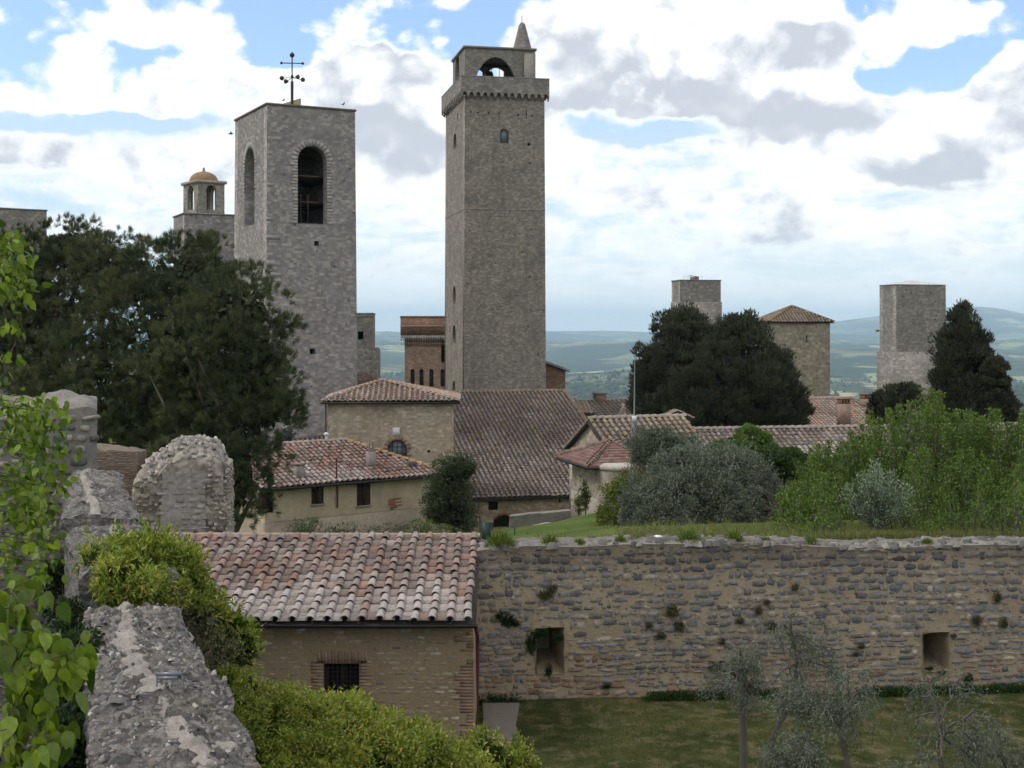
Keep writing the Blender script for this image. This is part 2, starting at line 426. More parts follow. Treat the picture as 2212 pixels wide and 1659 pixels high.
# ------------------------------------------------------------------ building frames
class Fr:
    """plan rectangle: C near corner, a along the right-hand face, b along the left-hand face"""
    def __init__(s, C, rot, La, Lb):
        s.C = np.array([C[0], C[1]], float); s.rot = R(rot)
        s.a = np.array([math.cos(s.rot), math.sin(s.rot)]); s.b = np.array([-math.sin(s.rot), math.cos(s.rot)])
        s.La, s.Lb = La, Lb
    def p(s, u, v, z):
        q = s.C + s.a * u + s.b * v
        return np.array([q[0], q[1], z])
    def solve(s, x, d):
        t = (x - HXD) / FD
        return (t * s.C[1] - s.C[0]) / (d[0] - t * d[1])
    def ua(s, x): return s.solve(x, s.a)
    def vb(s, x): return s.solve(x, s.b)
    def ya(s, u): return s.C[1] + s.a[1] * u
    def yb(s, v): return s.C[1] + s.b[1] * v
    def centre(s): return s.C + s.a * s.La / 2 + s.b * s.Lb / 2
def rectb(xl, xc, xr, Yc, rot, La=None, Lb=None):
    f = Fr(((xc - HXD) / FD * Yc, Yc), rot, 1, 1)
    f.La = La if La is not None else f.ua(xr)
    f.Lb = Lb if Lb is not None else f.vb(xl)
    return f

def hole_loop(u0, u1, z0, z1, kind='r'):
    if kind == 'r': return [(u0, z0), (u1, z0), (u1, z1), (u0, z1)]
    w = u1 - u0; pts = [(u0, z0), (u1, z0)]
    if kind == 'a':
        r = w / 2; zc = z1 - r
        for k in range(13): t = k / 12 * math.pi; pts.append((u0 + r + r * math.cos(t), zc + r * math.sin(t)))
    elif kind == 'g':          # pointed
        h = min(z1 - z0, w * .62); zc = z1 - h
        for k in range(8): t = k / 8; pts.append((u1 - w / 2 * (1 - math.cos(t * math.pi / 2)) ** .9, zc + h * math.sin(t * math.pi / 2) ** 1.15 * .995))
        pts.append((u0 + w / 2, z1))
        for k in range(7, -1, -1): t = k / 8; pts.append((u0 + w / 2 * (1 - math.cos(t * math.pi / 2)) ** .9, zc + h * math.sin(t * math.pi / 2) ** 1.15 * .995))
    elif kind == 's':          # segmental
        h = w * .22; zc = z1 - h
        for k in range(9): t = k / 8; pts.append((u1 - w * t, zc + h * math.sin(t * math.pi)))
    return pts

def panel(mb, O, U, N, outer, holes, t, mat=0, col=(1, 1, 1), edges=True, mat_in=None):
    """wall panel: O origin, U horizontal dir, N inward dir, outer/holes loops in (u,z), thickness t"""
    if mat_in is None: mat_in = mat
    O, U, N = (np.array(q, float) for q in (O, U, N)); Z = np.array([0, 0, 1.0])
    loops = [outer] + list(holes)
    flat = [q for l in loops for q in l]
    tri = tessellate_polygon([[Vector((q[0], q[1], 0)) for q in l] for l in loops])
    P = np.array([O + U * q[0] + Z * q[1] for q in flat])
    # orientation: front face normal must be -N
    def fix(f, P, want):
        n = np.cross(P[f[1]] - P[f[0]], P[f[2]] - P[f[0]])
        return f if n @ want > 0 else tuple(f[::-1])
    tri = [t_ for t_ in tri if len(set(t_)) == 3]
    mb.add(P, [fix(f, P, -N) for f in tri], col, mat)
    Q = P + N * t
    mb.add(Q, [fix(f, Q, N) for f in tri], col, mat_in)
    k = 0
    for li, l in enumerate(loops):
        n = len(l)
        if li > 0 or edges:
            vv = np.concatenate([P[k:k+n], Q[k:k+n]])
            fs = [(i, (i+1) % n, n + (i+1) % n, n + i) for i in range(n)]
            mb.add(vv, fs, col, mat)
        k += n

def walls4(mb, fr, z0, z1, hA=(), hB=(), hA2=(), hB2=(), t=.6, mat=0, col=(1, 1, 1), topA=None, topB=None, topA2=None, topB2=None, mat_in=None):
    """four wall panels; h* are hole loops; top* optional list of extra (u,z) top points running from the end back to 0"""
    a = np.append(fr.a, 0); b = np.append(fr.b, 0); La, Lb = fr.La, fr.Lb
    def outer(L, s0, s1, top):
        return [(s0, z0), (s1, z0), (s1, z1)] + (top or []) + [(s0, z1)]
    panel(mb, fr.p(0, 0, 0), a, b, outer(La, 0, La, topA), hA, t, mat, col, mat_in=mat_in)
    panel(mb, fr.p(0, Lb, 0), a, -b, outer(La, 0, La, topA2), hA2, t, mat, col, mat_in=mat_in)
    panel(mb, fr.p(0, 0, 0), b, a, outer(Lb, t, Lb - t, topB), hB, t, mat, col, mat_in=mat_in)
    panel(mb, fr.p(La, 0, 0), b, -a, outer(Lb, t, Lb - t, topB2), hB2, t, mat, col, mat_in=mat_in)

def holeA(fr, x0, x1, yt, yb_, kind='r'):
    u0, u1 = fr.ua(x0), fr.ua(x1); Y = fr.ya((u0 + u1) / 2)
    return hole_loop(u0, u1, ZY(yb_, Y), ZY(yt, Y), kind)
def holeB(fr, x0, x1, yt, yb_, kind='r'):
    v0, v1 = sorted((fr.vb(x0), fr.vb(x1))); Y = fr.yb((v0 + v1) / 2)
    return hole_loop(v0, v1, ZY(yb_, Y), ZY(yt, Y), kind)
def rect_of(loop):
    us = [q[0] for q in loop]; zs = [q[1] for q in loop]
    return min(us), max(us), min(zs), max(zs)
def slab(mb, fr, z0, z1, o=0, mat=0, col=(1, 1, 1), inset=None):
    A = (fr.p(0, 0, 0), np.append(fr.a, 0), np.append(fr.b, 0), np.array([0, 0, 1.0]))
    mb.box((-o, -o, z0), (fr.La + o, fr.Lb + o, z1), col, mat, A)
def frA(fr, face='A'):
    Z = np.array([0, 0, 1.0])
    if face == 'A': return (fr.p(0, 0, 0), np.append(fr.a, 0), np.append(fr.b, 0), Z)
    return (fr.p(0, 0, 0), np.append(fr.b, 0), np.append(fr.a, 0), Z)
def voussoirs(mb, fr, loop, width, face='A', col=(.42, .40, .37), mat=0, jamb=1.2, proud=.03):
    """stones round a round-headed opening"""
    u0, u1, z0, z1 = rect_of(loop); r = (u1 - u0) / 2; zc = z1 - r; uc = (u0 + u1) / 2
    O, A, B, Z = frA(fr, face); n = max(9, int(math.pi * (r + width / 2) / .33))
    for k in range(n):
        t0, t1 = k / n * math.pi + .012, (k + 1) / n * math.pi - .012
        q = [(uc + rr * math.cos(t), zc + rr * math.sin(t)) for rr, t in ((r, t0), (r + width, t0), (r + width, t1), (r, t1))]
        P = [O + A * x + Z * z - B * (proud - .0) for x, z in q] + [O + A * x + Z * z + B * .1 for x, z in q]
        c = np.array(col) * random.uniform(.8, 1.15)
        mb.add(P, [(0, 1, 2, 3), (0, 4, 5, 1), (1, 5, 6, 2), (2, 6, 7, 3), (3, 7, 4, 0)], c, mat)
    z = zc
    while z > max(z0, zc - jamb):
        h = random.uniform(.22, .34); w1, w2 = random.uniform(.5, 1.1) * width, random.uniform(.5, 1.1) * width
        for (x0, x1) in ((u0 - w1, u0), (u1, u1 + w2)):
            mb.box((x0, -proud, max(z0, z - h + .02)), (x1, .1, z - .01), np.array(col) * random.uniform(.75, 1.1), mat, (O, A, B, Z))
        z -= h

# ------------------------------------------------------------------ roofs
def tile_pal(kind, n, light=0.0):
    P = {'red': [(.25, .125, .09), (.20, .10, .075), (.25, .155, .12), (.19, .13, .105), (.28, .205, .17), (.23, .19, .165), (.15, .11, .095)],
         'warm': [(.33, .20, .145), (.30, .21, .16), (.36, .27, .21), (.30, .17, .12), (.27, .22, .18), (.22, .17, .14)],
         'brown': [(.185, .145, .12), (.16, .12, .10), (.22, .18, .15), (.14, .11, .095), (.26, .22, .185), (.19, .13, .10)],
         'lichen': [(.22, .175, .13), (.19, .145, .11), (.26, .215, .165), (.26, .20, .12), (.17, .135, .11)],
         'near': [(.28, .18, .145), (.25, .14, .105), (.29, .22, .185), (.33, .27, .235), (.23, .17, .145), (.26, .21, .185), (.30, .17, .12), (.20, .145, .125), (.24, .175, .15), (.17, .135, .12)]}[kind]
    P = np.array(P); i = rng.integers(0, len(P), n); q = P[i]; calm = .55 if kind in ('brown', 'lichen') else .8
    q = q * calm + P.mean(0) * (1 - calm); q = q * .82 + q.mean(1, keepdims=True) * np.array([.20, .178, .160])
    return q * rng.uniform(.85, 1.15, (n, 1))
def half_tile(seg, h=.9):
    """template: x across [-1,1], y down slope [0,1], z up. flared towards the lower end"""
    v = []
    for (y, r, z) in ((0, .78, 0.0), (1, 1.0, 1.0)):
        for k in range(seg + 1):
            t = math.pi * k / seg
            v.append((-math.cos(t) * r, y, math.sin(t) * r * h + 0 * z))
    n = seg + 1
    f = [(k, k + n, k + 1 + n, k + 1) for k in range(seg)]
    return v, f, n
def inside(poly, x, y):
    r = np.zeros(x.shape, bool); n = len(poly); j = n - 1
    for i in range(n):
        xi, yi = poly[i]; xj, yj = poly[j]
        if yi != yj:
            r ^= ((yi > y) != (yj > y)) & (x < (xj - xi) * (y - yi) / (yj - yi) + xi)
        j = i
    return r
def roof_plane(mb, O, U, D, poly, pal='brown', pitch=.33, row=.38, rad=.095, seg=4, patch=None, white=0, orange=0, thick=.12, jit=.02, mats=(0, 0), under=(.05, .04, .035), pan_k=.62, skew=.04):
    """O origin, U unit vector along the eave, D unit vector down the slope, poly in (u,d)"""
    O, U, D = (np.array(q, float) for q in (O, U, D)); N = np.cross(U, D)
    if N[2] < 0: N = -N
    us = [q[0] for q in poly]; ds = [q[1] for q in poly]
    P = [O + U * q[0] + D * q[1] - N * .07 for q in poly]
    Pd = [p - N * thick for p in P]; n = len(P)
    mb.add(P + Pd, [tuple(range(n)), tuple(range(n, 2*n))[::-1]] + [(i, n+i, n+(i+1) % n, (i+1) % n) for i in range(n)], under, mats[0])
    nu = int((max(us) - min(us)) / pitch); pitch = (max(us) - min(us)) / nu
    nd = int((max(ds) - min(ds)) / row) ; row = (max(ds) - min(ds)) / nd
    I, J = np.meshgrid(np.arange(nu), np.arange(nd), indexing='ij'); I = I.ravel(); J = J.ravel()
    u = min(us) + (I + .5) * pitch; d = min(ds) + J * row
    ok = inside(poly, u, d + row * .55); u, d, J, I = u[ok], d[ok], J[ok], I[ok]; n = len(u)
    def colr(u, d, extra=0):
        c = tile_pal(pal, len(u)); P = O + U * u[:, None] + D * d[:, None]
        nz = fbm(P * .55, 4); nz2 = fbm(P * 1.7 + 9, 3)
        if white:
            w = np.clip((nz - .5) * 3 + (d - (min(ds) + max(ds)) / 2) / (max(ds) - min(ds)) * 1.5 + rng.uniform(-.6, .5, len(u)), 0, 1)[:, None] * white
            c = c * (1 - w) + np.array([.42, .39, .36]) * w
        if orange:
            w = (np.clip((nz2 - .6) * 5, 0, 1) * orange)[:, None]
            c = c * (1 - w) + np.array([.33, .19, .05]) * w
        return c * (0.8 + .4 * nz[:, None])
    def at(u, d, lift):
        Q = O + U * u[:, None] + D * d[:, None]
        return Q + N * (lift + (fbm(Q * .4, 3) - .5)[:, None] * .13)
    # caps
    tv, tf, _ = half_tile(seg)
    ju = rng.normal(0, jit, n) * .5; jd = rng.normal(0, jit, n) + (rng.random(n) < .03) * .10
    base = at(u + ju, d + jd, .015)
    sk = rng.normal(0, skew, n)[:, None]
    Dn = D + U * sk; Dn = (Dn * row * 1.12 + N * .030)
    A = np.repeat((U * rad)[None], n, 0); C = np.repeat((N * rad)[None], n, 0)
    cc = colr(u, d)
    mb.batch(tv, tf, base, A, Dn, C, cc, mats[1])
    # lower lip of each cap: a dark thickness ring
    k = seg + 1; lip = []
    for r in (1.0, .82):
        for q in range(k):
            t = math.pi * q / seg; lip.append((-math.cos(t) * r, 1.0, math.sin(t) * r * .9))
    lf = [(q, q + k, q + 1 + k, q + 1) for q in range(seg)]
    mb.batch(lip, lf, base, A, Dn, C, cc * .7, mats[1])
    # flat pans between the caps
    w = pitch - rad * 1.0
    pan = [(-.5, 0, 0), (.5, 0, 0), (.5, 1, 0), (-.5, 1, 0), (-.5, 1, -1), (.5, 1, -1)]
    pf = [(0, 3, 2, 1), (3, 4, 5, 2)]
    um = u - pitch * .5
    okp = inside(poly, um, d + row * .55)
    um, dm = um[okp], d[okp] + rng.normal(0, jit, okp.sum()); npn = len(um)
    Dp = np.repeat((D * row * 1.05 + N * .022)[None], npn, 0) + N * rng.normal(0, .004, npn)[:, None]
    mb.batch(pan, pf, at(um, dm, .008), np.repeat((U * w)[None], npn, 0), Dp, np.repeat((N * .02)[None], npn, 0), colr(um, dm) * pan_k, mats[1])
def ridge_caps(mb, p, q, pal='brown', rad=.13, ln=.42, seg=5, up=None, orange=0, mat=0, white=0):
    p, q = np.array(p, float), np.array(q, float); L = np.linalg.norm(q - p); T = (q - p) / L
    n = max(1, int(L / ln)); ln = L / n
    U = np.cross(T, (0, 0, 1.0)); U /= np.linalg.norm(U); N = np.cross(U, T)
    tv, tf, _ = half_tile(seg, 1.0)
    o = p + T * (np.arange(n) * ln)[:, None] + N * .03
    c = tile_pal(pal, n)
    if orange: c = c * (1 - orange) + np.array([.33, .19, .05]) * orange
    if white: c = c * (1 - white) + np.array([.38, .34, .30]) * white
    mb.batch(tv, tf, o, np.repeat((U * rad)[None], n, 0), np.repeat((T * ln * 1.1 + N * .03)[None], n, 0), np.repeat((N * rad)[None], n, 0), c, mat)
def roof_quad(mb, p0, p1, q1, q0, **kw):
    """p0-p1 ridge (or top) left to right, q0-q1 eave left to right; planar, any shape"""
    p0, p1, q1, q0 = (np.array(t, float) for t in (p0, p1, q1, q0))
    U = q1 - q0; U /= np.linalg.norm(U)
    m = (p0 + p1) / 2 - q0; h = m - U * (m @ U); H = np.linalg.norm(h); D = -h / H
    O = q0 + h                      # above q0 at ridge level
    def uv(t): r = t - O; return (r @ U, r @ D)
    poly = [uv(p0), uv(p1), uv(q1), uv(q0)]
    if np.linalg.norm(p0 - p1) < 1e-3: poly = [poly[0]] + poly[2:]
    roof_plane(mb, O, U, D, poly, **kw)

# ------------------------------------------------------------------ rubble stones
def stone_template(k=4):
    g_ = np.linspace(-1, 1, k + 1); s, t = np.meshgrid(g_, g_, indexing='ij')
    s = s.ravel(); t = t.ravel()
    x = s * np.sqrt(1 - .26 * t**4); z = t * np.sqrt(1 - .26 * s**4)
    h = (1 - np.abs(s)**5) * (1 - np.abs(t)**5)
    h = np.where((np.abs(s) > .99) | (np.abs(t) > .99), -.6, .25 + .75 * h)
    v = np.stack([x * .5, -h, z * .5], 1)
    f = []
    for i in range(k):
        for j in range(k):
            a = i*(k+1)+j; f.append((a, a + k + 1, a + k + 2, a + 1))
    return v, np.array(f), s, t
def rubble(mb, O, U, N, u0, u1, z0, z1, h=(.08, .2), w=(.1, .38), gap=.02, prot=(.015, .045), colf=None, mask=None, mat=0, k=4, jit=.08, wave=0.0):
    """courses of rough stones standing proud of a face; N points inward"""
    O, U, N = (np.array(q, float) for q in (O, U, N)); Z = np.array([0, 0, 1.0])
    cu, cz, sw, sh = [], [], [], []
    z = z0
    while z < z1:
        hh = random.uniform(*h); u = u0 - random.uniform(0, w[0])
        while u < u1:
            ww = random.uniform(*w) * (.6 + .4 * hh / h[1]) ; h2 = hh * random.uniform(.62, 1.06)
            cu.append(u + ww / 2); cz.append(z + hh / 2 + random.uniform(-.02, .02) + wave * math.sin(u * .9 + z * 2.1) + wave * .6 * math.sin(u * 2.3 + z)); sw.append(ww - gap); sh.append(h2 - gap)
            u += ww
        z += hh
    cu, cz, sw, sh = map(np.array, (cu, cz, sw, sh))
    ok = (cu > u0) & (cu < u1) & (cz < z1) & (sw > .03) & (sh > .02)
    if mask is not None: ok &= mask(cu, cz, sw, sh)
    cu, cz, sw, sh = cu[ok], cz[ok], sw[ok], sh[ok]; n = len(cu)
    tv, tf, s, t = stone_template(k)
    T = np.repeat(tv[None], n, 0)
    T[..., 0] += rng.normal(0, jit * .5, T.shape[:2]) ; T[..., 2] += rng.normal(0, jit * .5, T.shape[:2]); T[..., 1] *= rng.uniform(.7, 1.25, T.shape[:2])
    rot = rng.normal(0, .06, n); cr, sr = np.cos(rot), np.sin(rot)
    A = (U * cr[:, None] + Z * sr[:, None]) * sw[:, None]; C = (-U * sr[:, None] + Z * cr[:, None]) * sh[:, None]
    B = N * rng.uniform(*prot, n)[:, None]
    c = colf(cu, cz, n) if colf else np.full((n, 3), .3)
    mb.batch(T, tf, O + U * cu[:, None] + Z * cz[:, None], A, B, C, c, mat)

# ------------------------------------------------------------------ foliage
def unit(v): return v / (np.linalg.norm(v, axis=-1, keepdims=True) + 1e-9)
def rdirs(n): return unit(rng.normal(0, 1, (n, 3)))
LEAF_V = [(0, 0, 0), (-.5, .45, .06), (0, 1, 0), (.5, .45, .06)]
LEAF_F = [(0, 1, 2, 3)]
def put_leaves(mb, P, D, ln, wd, col, roll=True, mat=0, tv=LEAF_V, tf=LEAF_F):
    n = len(P); D = unit(D); r = rdirs(n); X = unit(np.cross(D, r)); Nn = np.cross(X, D)
    ln = np.broadcast_to(ln, (n,)); wd = np.broadcast_to(wd, (n,))
    mb.batch(tv, tf, P, X * wd[:, None], D * ln[:, None], Nn * wd[:, None], col, mat)
def leafcol(n, c1, c2, var=.3, t=None):
    t = rng.random((n, 1)) if t is None else t
    return (np.array(c1) * (1 - t) + np.array(c2) * t) * rng.uniform(1 - var, 1 + var, (n, 1))
def lobes_to_world(lobes):
    out = []
    for (x, y, Y, rx, ry, rd) in lobes:
        out.append((W(x, y, Y), np.array([rx / FD * Y, rd, ry / FD * Y])))
    return out
def clumps_on(lobes, spacing, cr, inner=.25, flat=1.0):
    """clump centres spread over ellipsoid lobes; returns centres, radii, outward dirs"""
    Cs, Rs, Ds = [], [], []
    for c, r in lobes:
        area = 4 * math.pi * ((r[0]*r[1])**1.6 / 3 + (r[0]*r[2])**1.6 / 3 + (r[1]*r[2])**1.6 / 3) ** (1 / 1.6)
        n = int(area / spacing ** 2 * (1 + inner)) + 3
        d = rdirs(n); k = rng.uniform(.0, 1, n); k = np.where(k < inner, rng.uniform(.35, .85, n), rng.uniform(.86, 1.06, n))
        nz = fbm(d * 1.6 + c * .1, 3); k = k * (.74 + .52 * nz)
        P = c + d * r * k[:, None]
        keep = np.ones(n, bool)
        for c2, r2 in lobes:
            if c2 is c: continue
            keep &= (((P - c2) / r2) ** 2).sum(1) > .45
        Cs.append(P[keep]); Ds.append(unit(d[keep] / r)); Rs.append(rng.uniform(*cr, keep.sum()))
    return np.concatenate(Cs), np.concatenate(Rs), np.concatenate(Ds)
def clump_leaves(C, Rr, Dd, per, shell=.55):
    n = len(C); k = np.repeat(np.arange(n), per)
    d = rdirs(len(k)); d = unit(d + Dd[k] * .45)
    rr = Rr[k] * (shell + (1 - shell) * rng.random(len(k)) ** .7)
    P = C[k] + d * rr[:, None] * np.array([1, 1, .8])
    return P, d, k
# ------------------------------------------------------------------ terrain
TP = np.array([  # local ground control points: survey x, y, distance
    (400, 1165, 33), (700, 1165, 33), (1060, 1205, 33), (1100, 1185, 36), (1300, 1150, 36), (1500, 1150, 36), (1800, 1150, 36), (2200, 1150, 36), (2600, 1150, 36),
    (1140, 1172, 44), (1250, 1128, 46), (1300, 1095, 50), (1400, 1085, 50), (1700, 1105, 48), (2200, 1085, 50), (2600, 1085, 50),
    (1240, 1092, 60), (1500, 1040, 62), (1690, 1036, 64), (2000, 1030, 66), (2500, 1030, 66),
    (0, 1500, 33), (300, 1450, 38), (-400, 1500, 36),
    (1050, 1215, 50), (800, 1260, 50), (500, 1300, 50), (1000, 1230, 70), (700, 1220, 70), (300, 1150, 70), (-200, 1150, 70),
    (1120, 1165, 95), (900, 1160, 95), (600, 1150, 95), (1060, 1175, 100), (1240, 1140, 98), (1000, 1175, 108), (200, 1080, 100), (-300, 1080, 100), (1500, 1000, 85), (2000, 1000, 85), (2500, 1000, 85),
    (1100, 1190, 56), (1150, 1165, 62), (1190, 1150, 66), (1140, 1160, 78), (1000, 1170, 84), (1230, 1125, 78), (1150, 1130, 90), (1300, 1120, 92), (850, 1170, 60), (700, 1200, 55), (950, 1210, 45), (1000, 1215, 38), (1120, 1185, 48), (1180, 1158, 52), (1230, 1135, 54),
    (1290, 1092, 47), (1345, 1072, 50), (1340, 1092, 43), (1400, 1078, 47), (1250, 1118, 44), (1300, 1132, 39), (1210, 1140, 42), (1450, 1085, 44),
    (600, 1000, 140), (1100, 1000, 140), (1600, 950, 140), (2200, 950, 140), (2800, 950, 140), (-200, 1000, 140),
    (600, 960, 200), (1100, 960, 200), (1600, 930, 200), (2200, 930, 200), (-200, 960, 200), (2900, 930, 200)], float)
TX = np.array([W(*t) for t in TP])
def g_local(x, y):
    x = np.asarray(x, float); y = np.asarray(y, float)
    d2 = (x[..., None] - TX[:, 0])**2 + (y[..., None] - TX[:, 1])**2
    s = (2.0 + y[..., None] * .05) ** 2
    w = 1 / (d2 + s) ** 2.4
    z = (w * TX[:, 2]).sum(-1) / w.sum(-1)
    # earth is banked up level behind the garden wall
    m = np.clip((x - .4) / 2.5, 0, 1) * (1 - np.clip((y - 31) / 10, 0, 1)) ** 1.5 * (y > 25)
    return z + m * np.maximum(0, -5.0 - z)
RB = [0, 200, 260, 400, 700, 1200, 2200, 4000, 7000, 11000, 16000, 22000, 27000, 34000, 60000]
ZB = [-16, -17, -22, -50, -95, -150, -190, -215, -215, -200, -165, -95, -42, -120, -300]
def g_far(x, y):
    r = np.hypot(x, y); z = np.interp(r, RB, ZB)
    a = np.arctan2(x, y)
    P = np.stack([x / 2600.0, y / 2600.0, 0 * x], -1)
    amp = np.interp(r, [250, 700, 1500, 5000, 9000, 18000, 27000, 60000], [0, 14, 50, 95, 150, 150, 60, 30])
    z = z + amp * (fbm(P * 1.2, 5) - .5) * 2.2
    rid = fbm(np.stack([a * 9, 0 * a + 3, 0 * a], -1), 4)
    z += np.exp(-((r - 24500) / 2500)**2) * (rid - .5) * 60
    xs = HXD + np.tan(np.clip(a, -1.2, 1.2)) * FD
    m = 400 * np.exp(-((xs - 2100) / 150)**2) + 235 * np.exp(-((xs - 1930) / 120)**2) + 180 * np.exp(-((xs - 2330) / 180)**2) + 110 * np.exp(-((xs - 1790) / 90)**2)
    m *= 1 + (fbm(np.stack([a * 40, 0*a, 0*a], -1), 4) - .5) * .14
    z += m * np.exp(-((r - 26500) / 3600)**2)
    return z
def ground_z(x, y):
    x = np.asarray(x, float); y = np.asarray(y, float); r = np.hypot(x, y)
    t = np.clip((r - 210) / 90, 0, 1); t = t * t * (3 - 2 * t)
    return g_local(x, y) * (1 - t) + g_far(x, y) * t

def grid_faces(nu, nv):
    I, J = np.meshgrid(np.arange(nu - 1), np.arange(nv - 1), indexing='ij')
    a = (I * nv + J).ravel()
    return np.stack([a, a + nv, a + nv + 1, a + 1], 1)

def mat_ground():
    m, g, b = new_mat('terrain')
    geo = g.n.new('ShaderNodeNewGeometry'); pos = geo.outputs['Position']; s = g.sep(pos)
    dist = g.m('POWER', g.m('ADD', g.m('MULTIPLY', s[0], s[0]), g.m('MULTIPLY', s[1], s[1])), .5)
    # near grass
    n1 = g.noise(pos, .35, 6, .6); n2 = g.noise(pos, 5, 6, .7); n3 = g.noise(pos, 30, 4, .7)
    gr = g.mix(g.ss(n1, .38, .62), (.075, .118, .026), (.135, .160, .045))
    gr = g.mix(g.m('MULTIPLY', g.ss(n2, .5, .75), .55), gr, (.16, .135, .06))
    gr = g.mix(g.mr(n3, .3, .7, 0, .45), gr, (.02, .035, .01))
    # far fields
    def vor(sc, vec):
        v = g.n.new('ShaderNodeTexVoronoi'); v.inputs['Scale'].default_value = sc; g.l.new(vec, v.inputs['Vector']); v.inputs['Randomness'].default_value = .9; return v
    wv = g.n.new('ShaderNodeTexNoise'); wv.inputs['Scale'].default_value = .0009; wv.inputs['Detail'].default_value = 3; g.l.new(pos, wv.inputs['Vector'])
    add = g.n.new('ShaderNodeVectorMath'); add.operation = 'MULTIPLY_ADD'
    g.l.new(wv.outputs['Color'], add.inputs[0]); add.inputs[1].default_value = (500, 500, 0); g.l.new(pos, add.inputs[2])
    fl = g.comb(g.sep(add.outputs[0])[0], g.sep(add.outputs[0])[1], 0.0)
    v1 = vor(.0023, fl); sp = g.sep(v1.outputs['Color'])
    ramp = g.n.new('ShaderNodeValToRGB'); g.l.new(sp[0], ramp.inputs[0]); e = ramp.color_ramp; e.interpolation = 'CONSTANT'
    cols = [(0, (.13, .18, .06)), (.18, (.26, .28, .12)), (.34, (.05, .07, .035)), (.5, (.24, .20, .13)), (.62, (.18, .23, .08)), (.74, (.14, .11, .08)), (.86, (.38, .36, .20))]
    while len(e.elements) < len(cols): e.elements.new(.5)
    for k, (p, c) in enumerate(cols): e.elements[k].position = p; e.elements[k].color = c + (1,)
    wood = g.noise(pos, .0007, 9, .62); wood2 = g.noise(pos, .012, 4, .6)
    wf = g.ss(g.m('ADD', wood, g.m('MULTIPLY', g.m('SUBTRACT', wood2, .5), .28)), .465, .495)
    v2 = g.n.new('ShaderNodeTexVoronoi'); v2.feature = 'DISTANCE_TO_EDGE'; v2.inputs['Scale'].default_value = .0023; g.l.new(fl, v2.inputs['Vector']); v2.inputs['Randomness'].default_value = .9
    hedge = g.ss(v2.outputs['Distance'], .05, .02)
    far = g.mix(g.mr(g.noise(pos, .03, 4), .3, .7, 0, .3), ramp.outputs[0], (.10, .11, .04))
    wc = g.mix(g.noise(pos, .05, 5, .7), (.014, .024, .012), (.045, .06, .026))
    far = g.mix(g.m('MAXIMUM', wf, g.m('MULTIPLY', hedge, .8)), far, wc)
    col = g.mix(g.ss(dist, 230, 420), gr, far)
    g.l.new(col, b.inputs['Base Color']); b.inputs['Roughness'].default_value = 1; b.inputs['Specular IOR Level'].default_value = .05
    bp = g.n.new('ShaderNodeBump'); bp.inputs['Strength'].default_value = .6; bp.inputs['Distance'].default_value = .05
    g.l.new(n3, bp.inputs['Height']); g.l.new(bp.outputs[0], b.inputs['Normal'])
    return m
M_GROUND = mat_ground()

def build_terrain():
    # everything in front of the garden wall stays at lawn level, under the lawn sheet
    az = np.concatenate([np.linspace(-180, -42, 24)[:-1], np.linspace(-42, 42, 520), np.linspace(42, 180, 24)[1:]]) * math.pi / 180
    rr = np.concatenate([[0.5, 10, 20, 28, 32.5], np.geomspace(34, 60000, 330)])
    A, RR = np.meshgrid(az, rr, indexing='ij')
    X = np.sin(A) * RR; Y = np.cos(A) * RR
    Z = ground_z(X, Y)
    front = (Y < 37)
    Z = np.where(front, -9.6, Z)
    Z = np.where((RR < 200) & (Y < 0), -8.6, Z)
    mb = MB(); mb.add(np.stack([X.ravel(), Y.ravel(), Z.ravel()], 1), grid_faces(*A.shape))
    mb.build('ground', M_GROUND, smooth=True, kind='structure')
build_terrain()
def terrace():
    xs = np.linspace(-40, 45, 260); t = np.linspace(0, 1, 34)
    X, T_ = np.meshgrid(xs, t, indexing='ij'); Y0 = 30.35 + (X + .85) * .08; Y0 = np.clip(Y0, 30.35, 33); Y = Y0 + (41 - Y0) * T_
    Z = ground_z(X, Y) + .03
    mb = MB(); mb.add(np.stack([X.ravel(), Y.ravel(), Z.ravel()], 1), grid_faces(260, 34)); mb.build('grass_terrace', M_GROUND, smooth=True, kind='structure')
terrace()
LAWN = -8.28
m, g, b = new_mat('lawn')
geo = g.n.new('ShaderNodeNewGeometry'); pos = geo.outputs['Position']
n1 = g.noise(pos, .55, 6, .6); n2 = g.noise(pos, 2.2, 6, .65); n3 = g.noise(pos, 22, 6, .7)
c = g.mix(g.ss(n1, .40, .62), (.040, .050, .016), (.082, .082, .030))
c = g.mix(g.m('MULTIPLY', g.ss(n2, .46, .64), .8), c, (.165, .135, .075))
c = g.mix(g.mr(n3, .35, .7, 0, .6), c, (.020, .032, .008))
g.l.new(c, b.inputs['Base Color']); b.inputs['Roughness'].default_value = 1; b.inputs['Specular IOR Level'].default_value = .05
bp = g.n.new('ShaderNodeBump'); bp.inputs['Strength'].default_value = .8; bp.inputs['Distance'].default_value = .04; g.l.new(n3, bp.inputs['Height']); g.l.new(bp.outputs[0], b.inputs['Normal'])
M_LAWN = m
mb = MB(); gx = np.linspace(-16, 26, 90); gy = np.linspace(4, 31.3, 60); GX, GY = np.meshgrid(gx, gy, indexing='ij')
GZ = LAWN + (fbm(np.stack([GX * .5, GY * .5, 0 * GX], -1), 3) - .5) * .10
mb.add(np.stack([GX.ravel(), GY.ravel(), GZ.ravel()], 1), grid_faces(90, 60)); mb.build('lawn', M_LAWN, smooth=True, kind='structure')
M_CONC = mat_plain('old_concrete', (.155, .13, .108), vary=.3, scale=4)
mb = MB(); P = []
for k in range(14):
    y = 19 + k * .8; P.append((y, (-.62 + .03 * math.sin(k * 1.3)), (-.62 + .74 + .05 * math.sin(k * 2.1))))
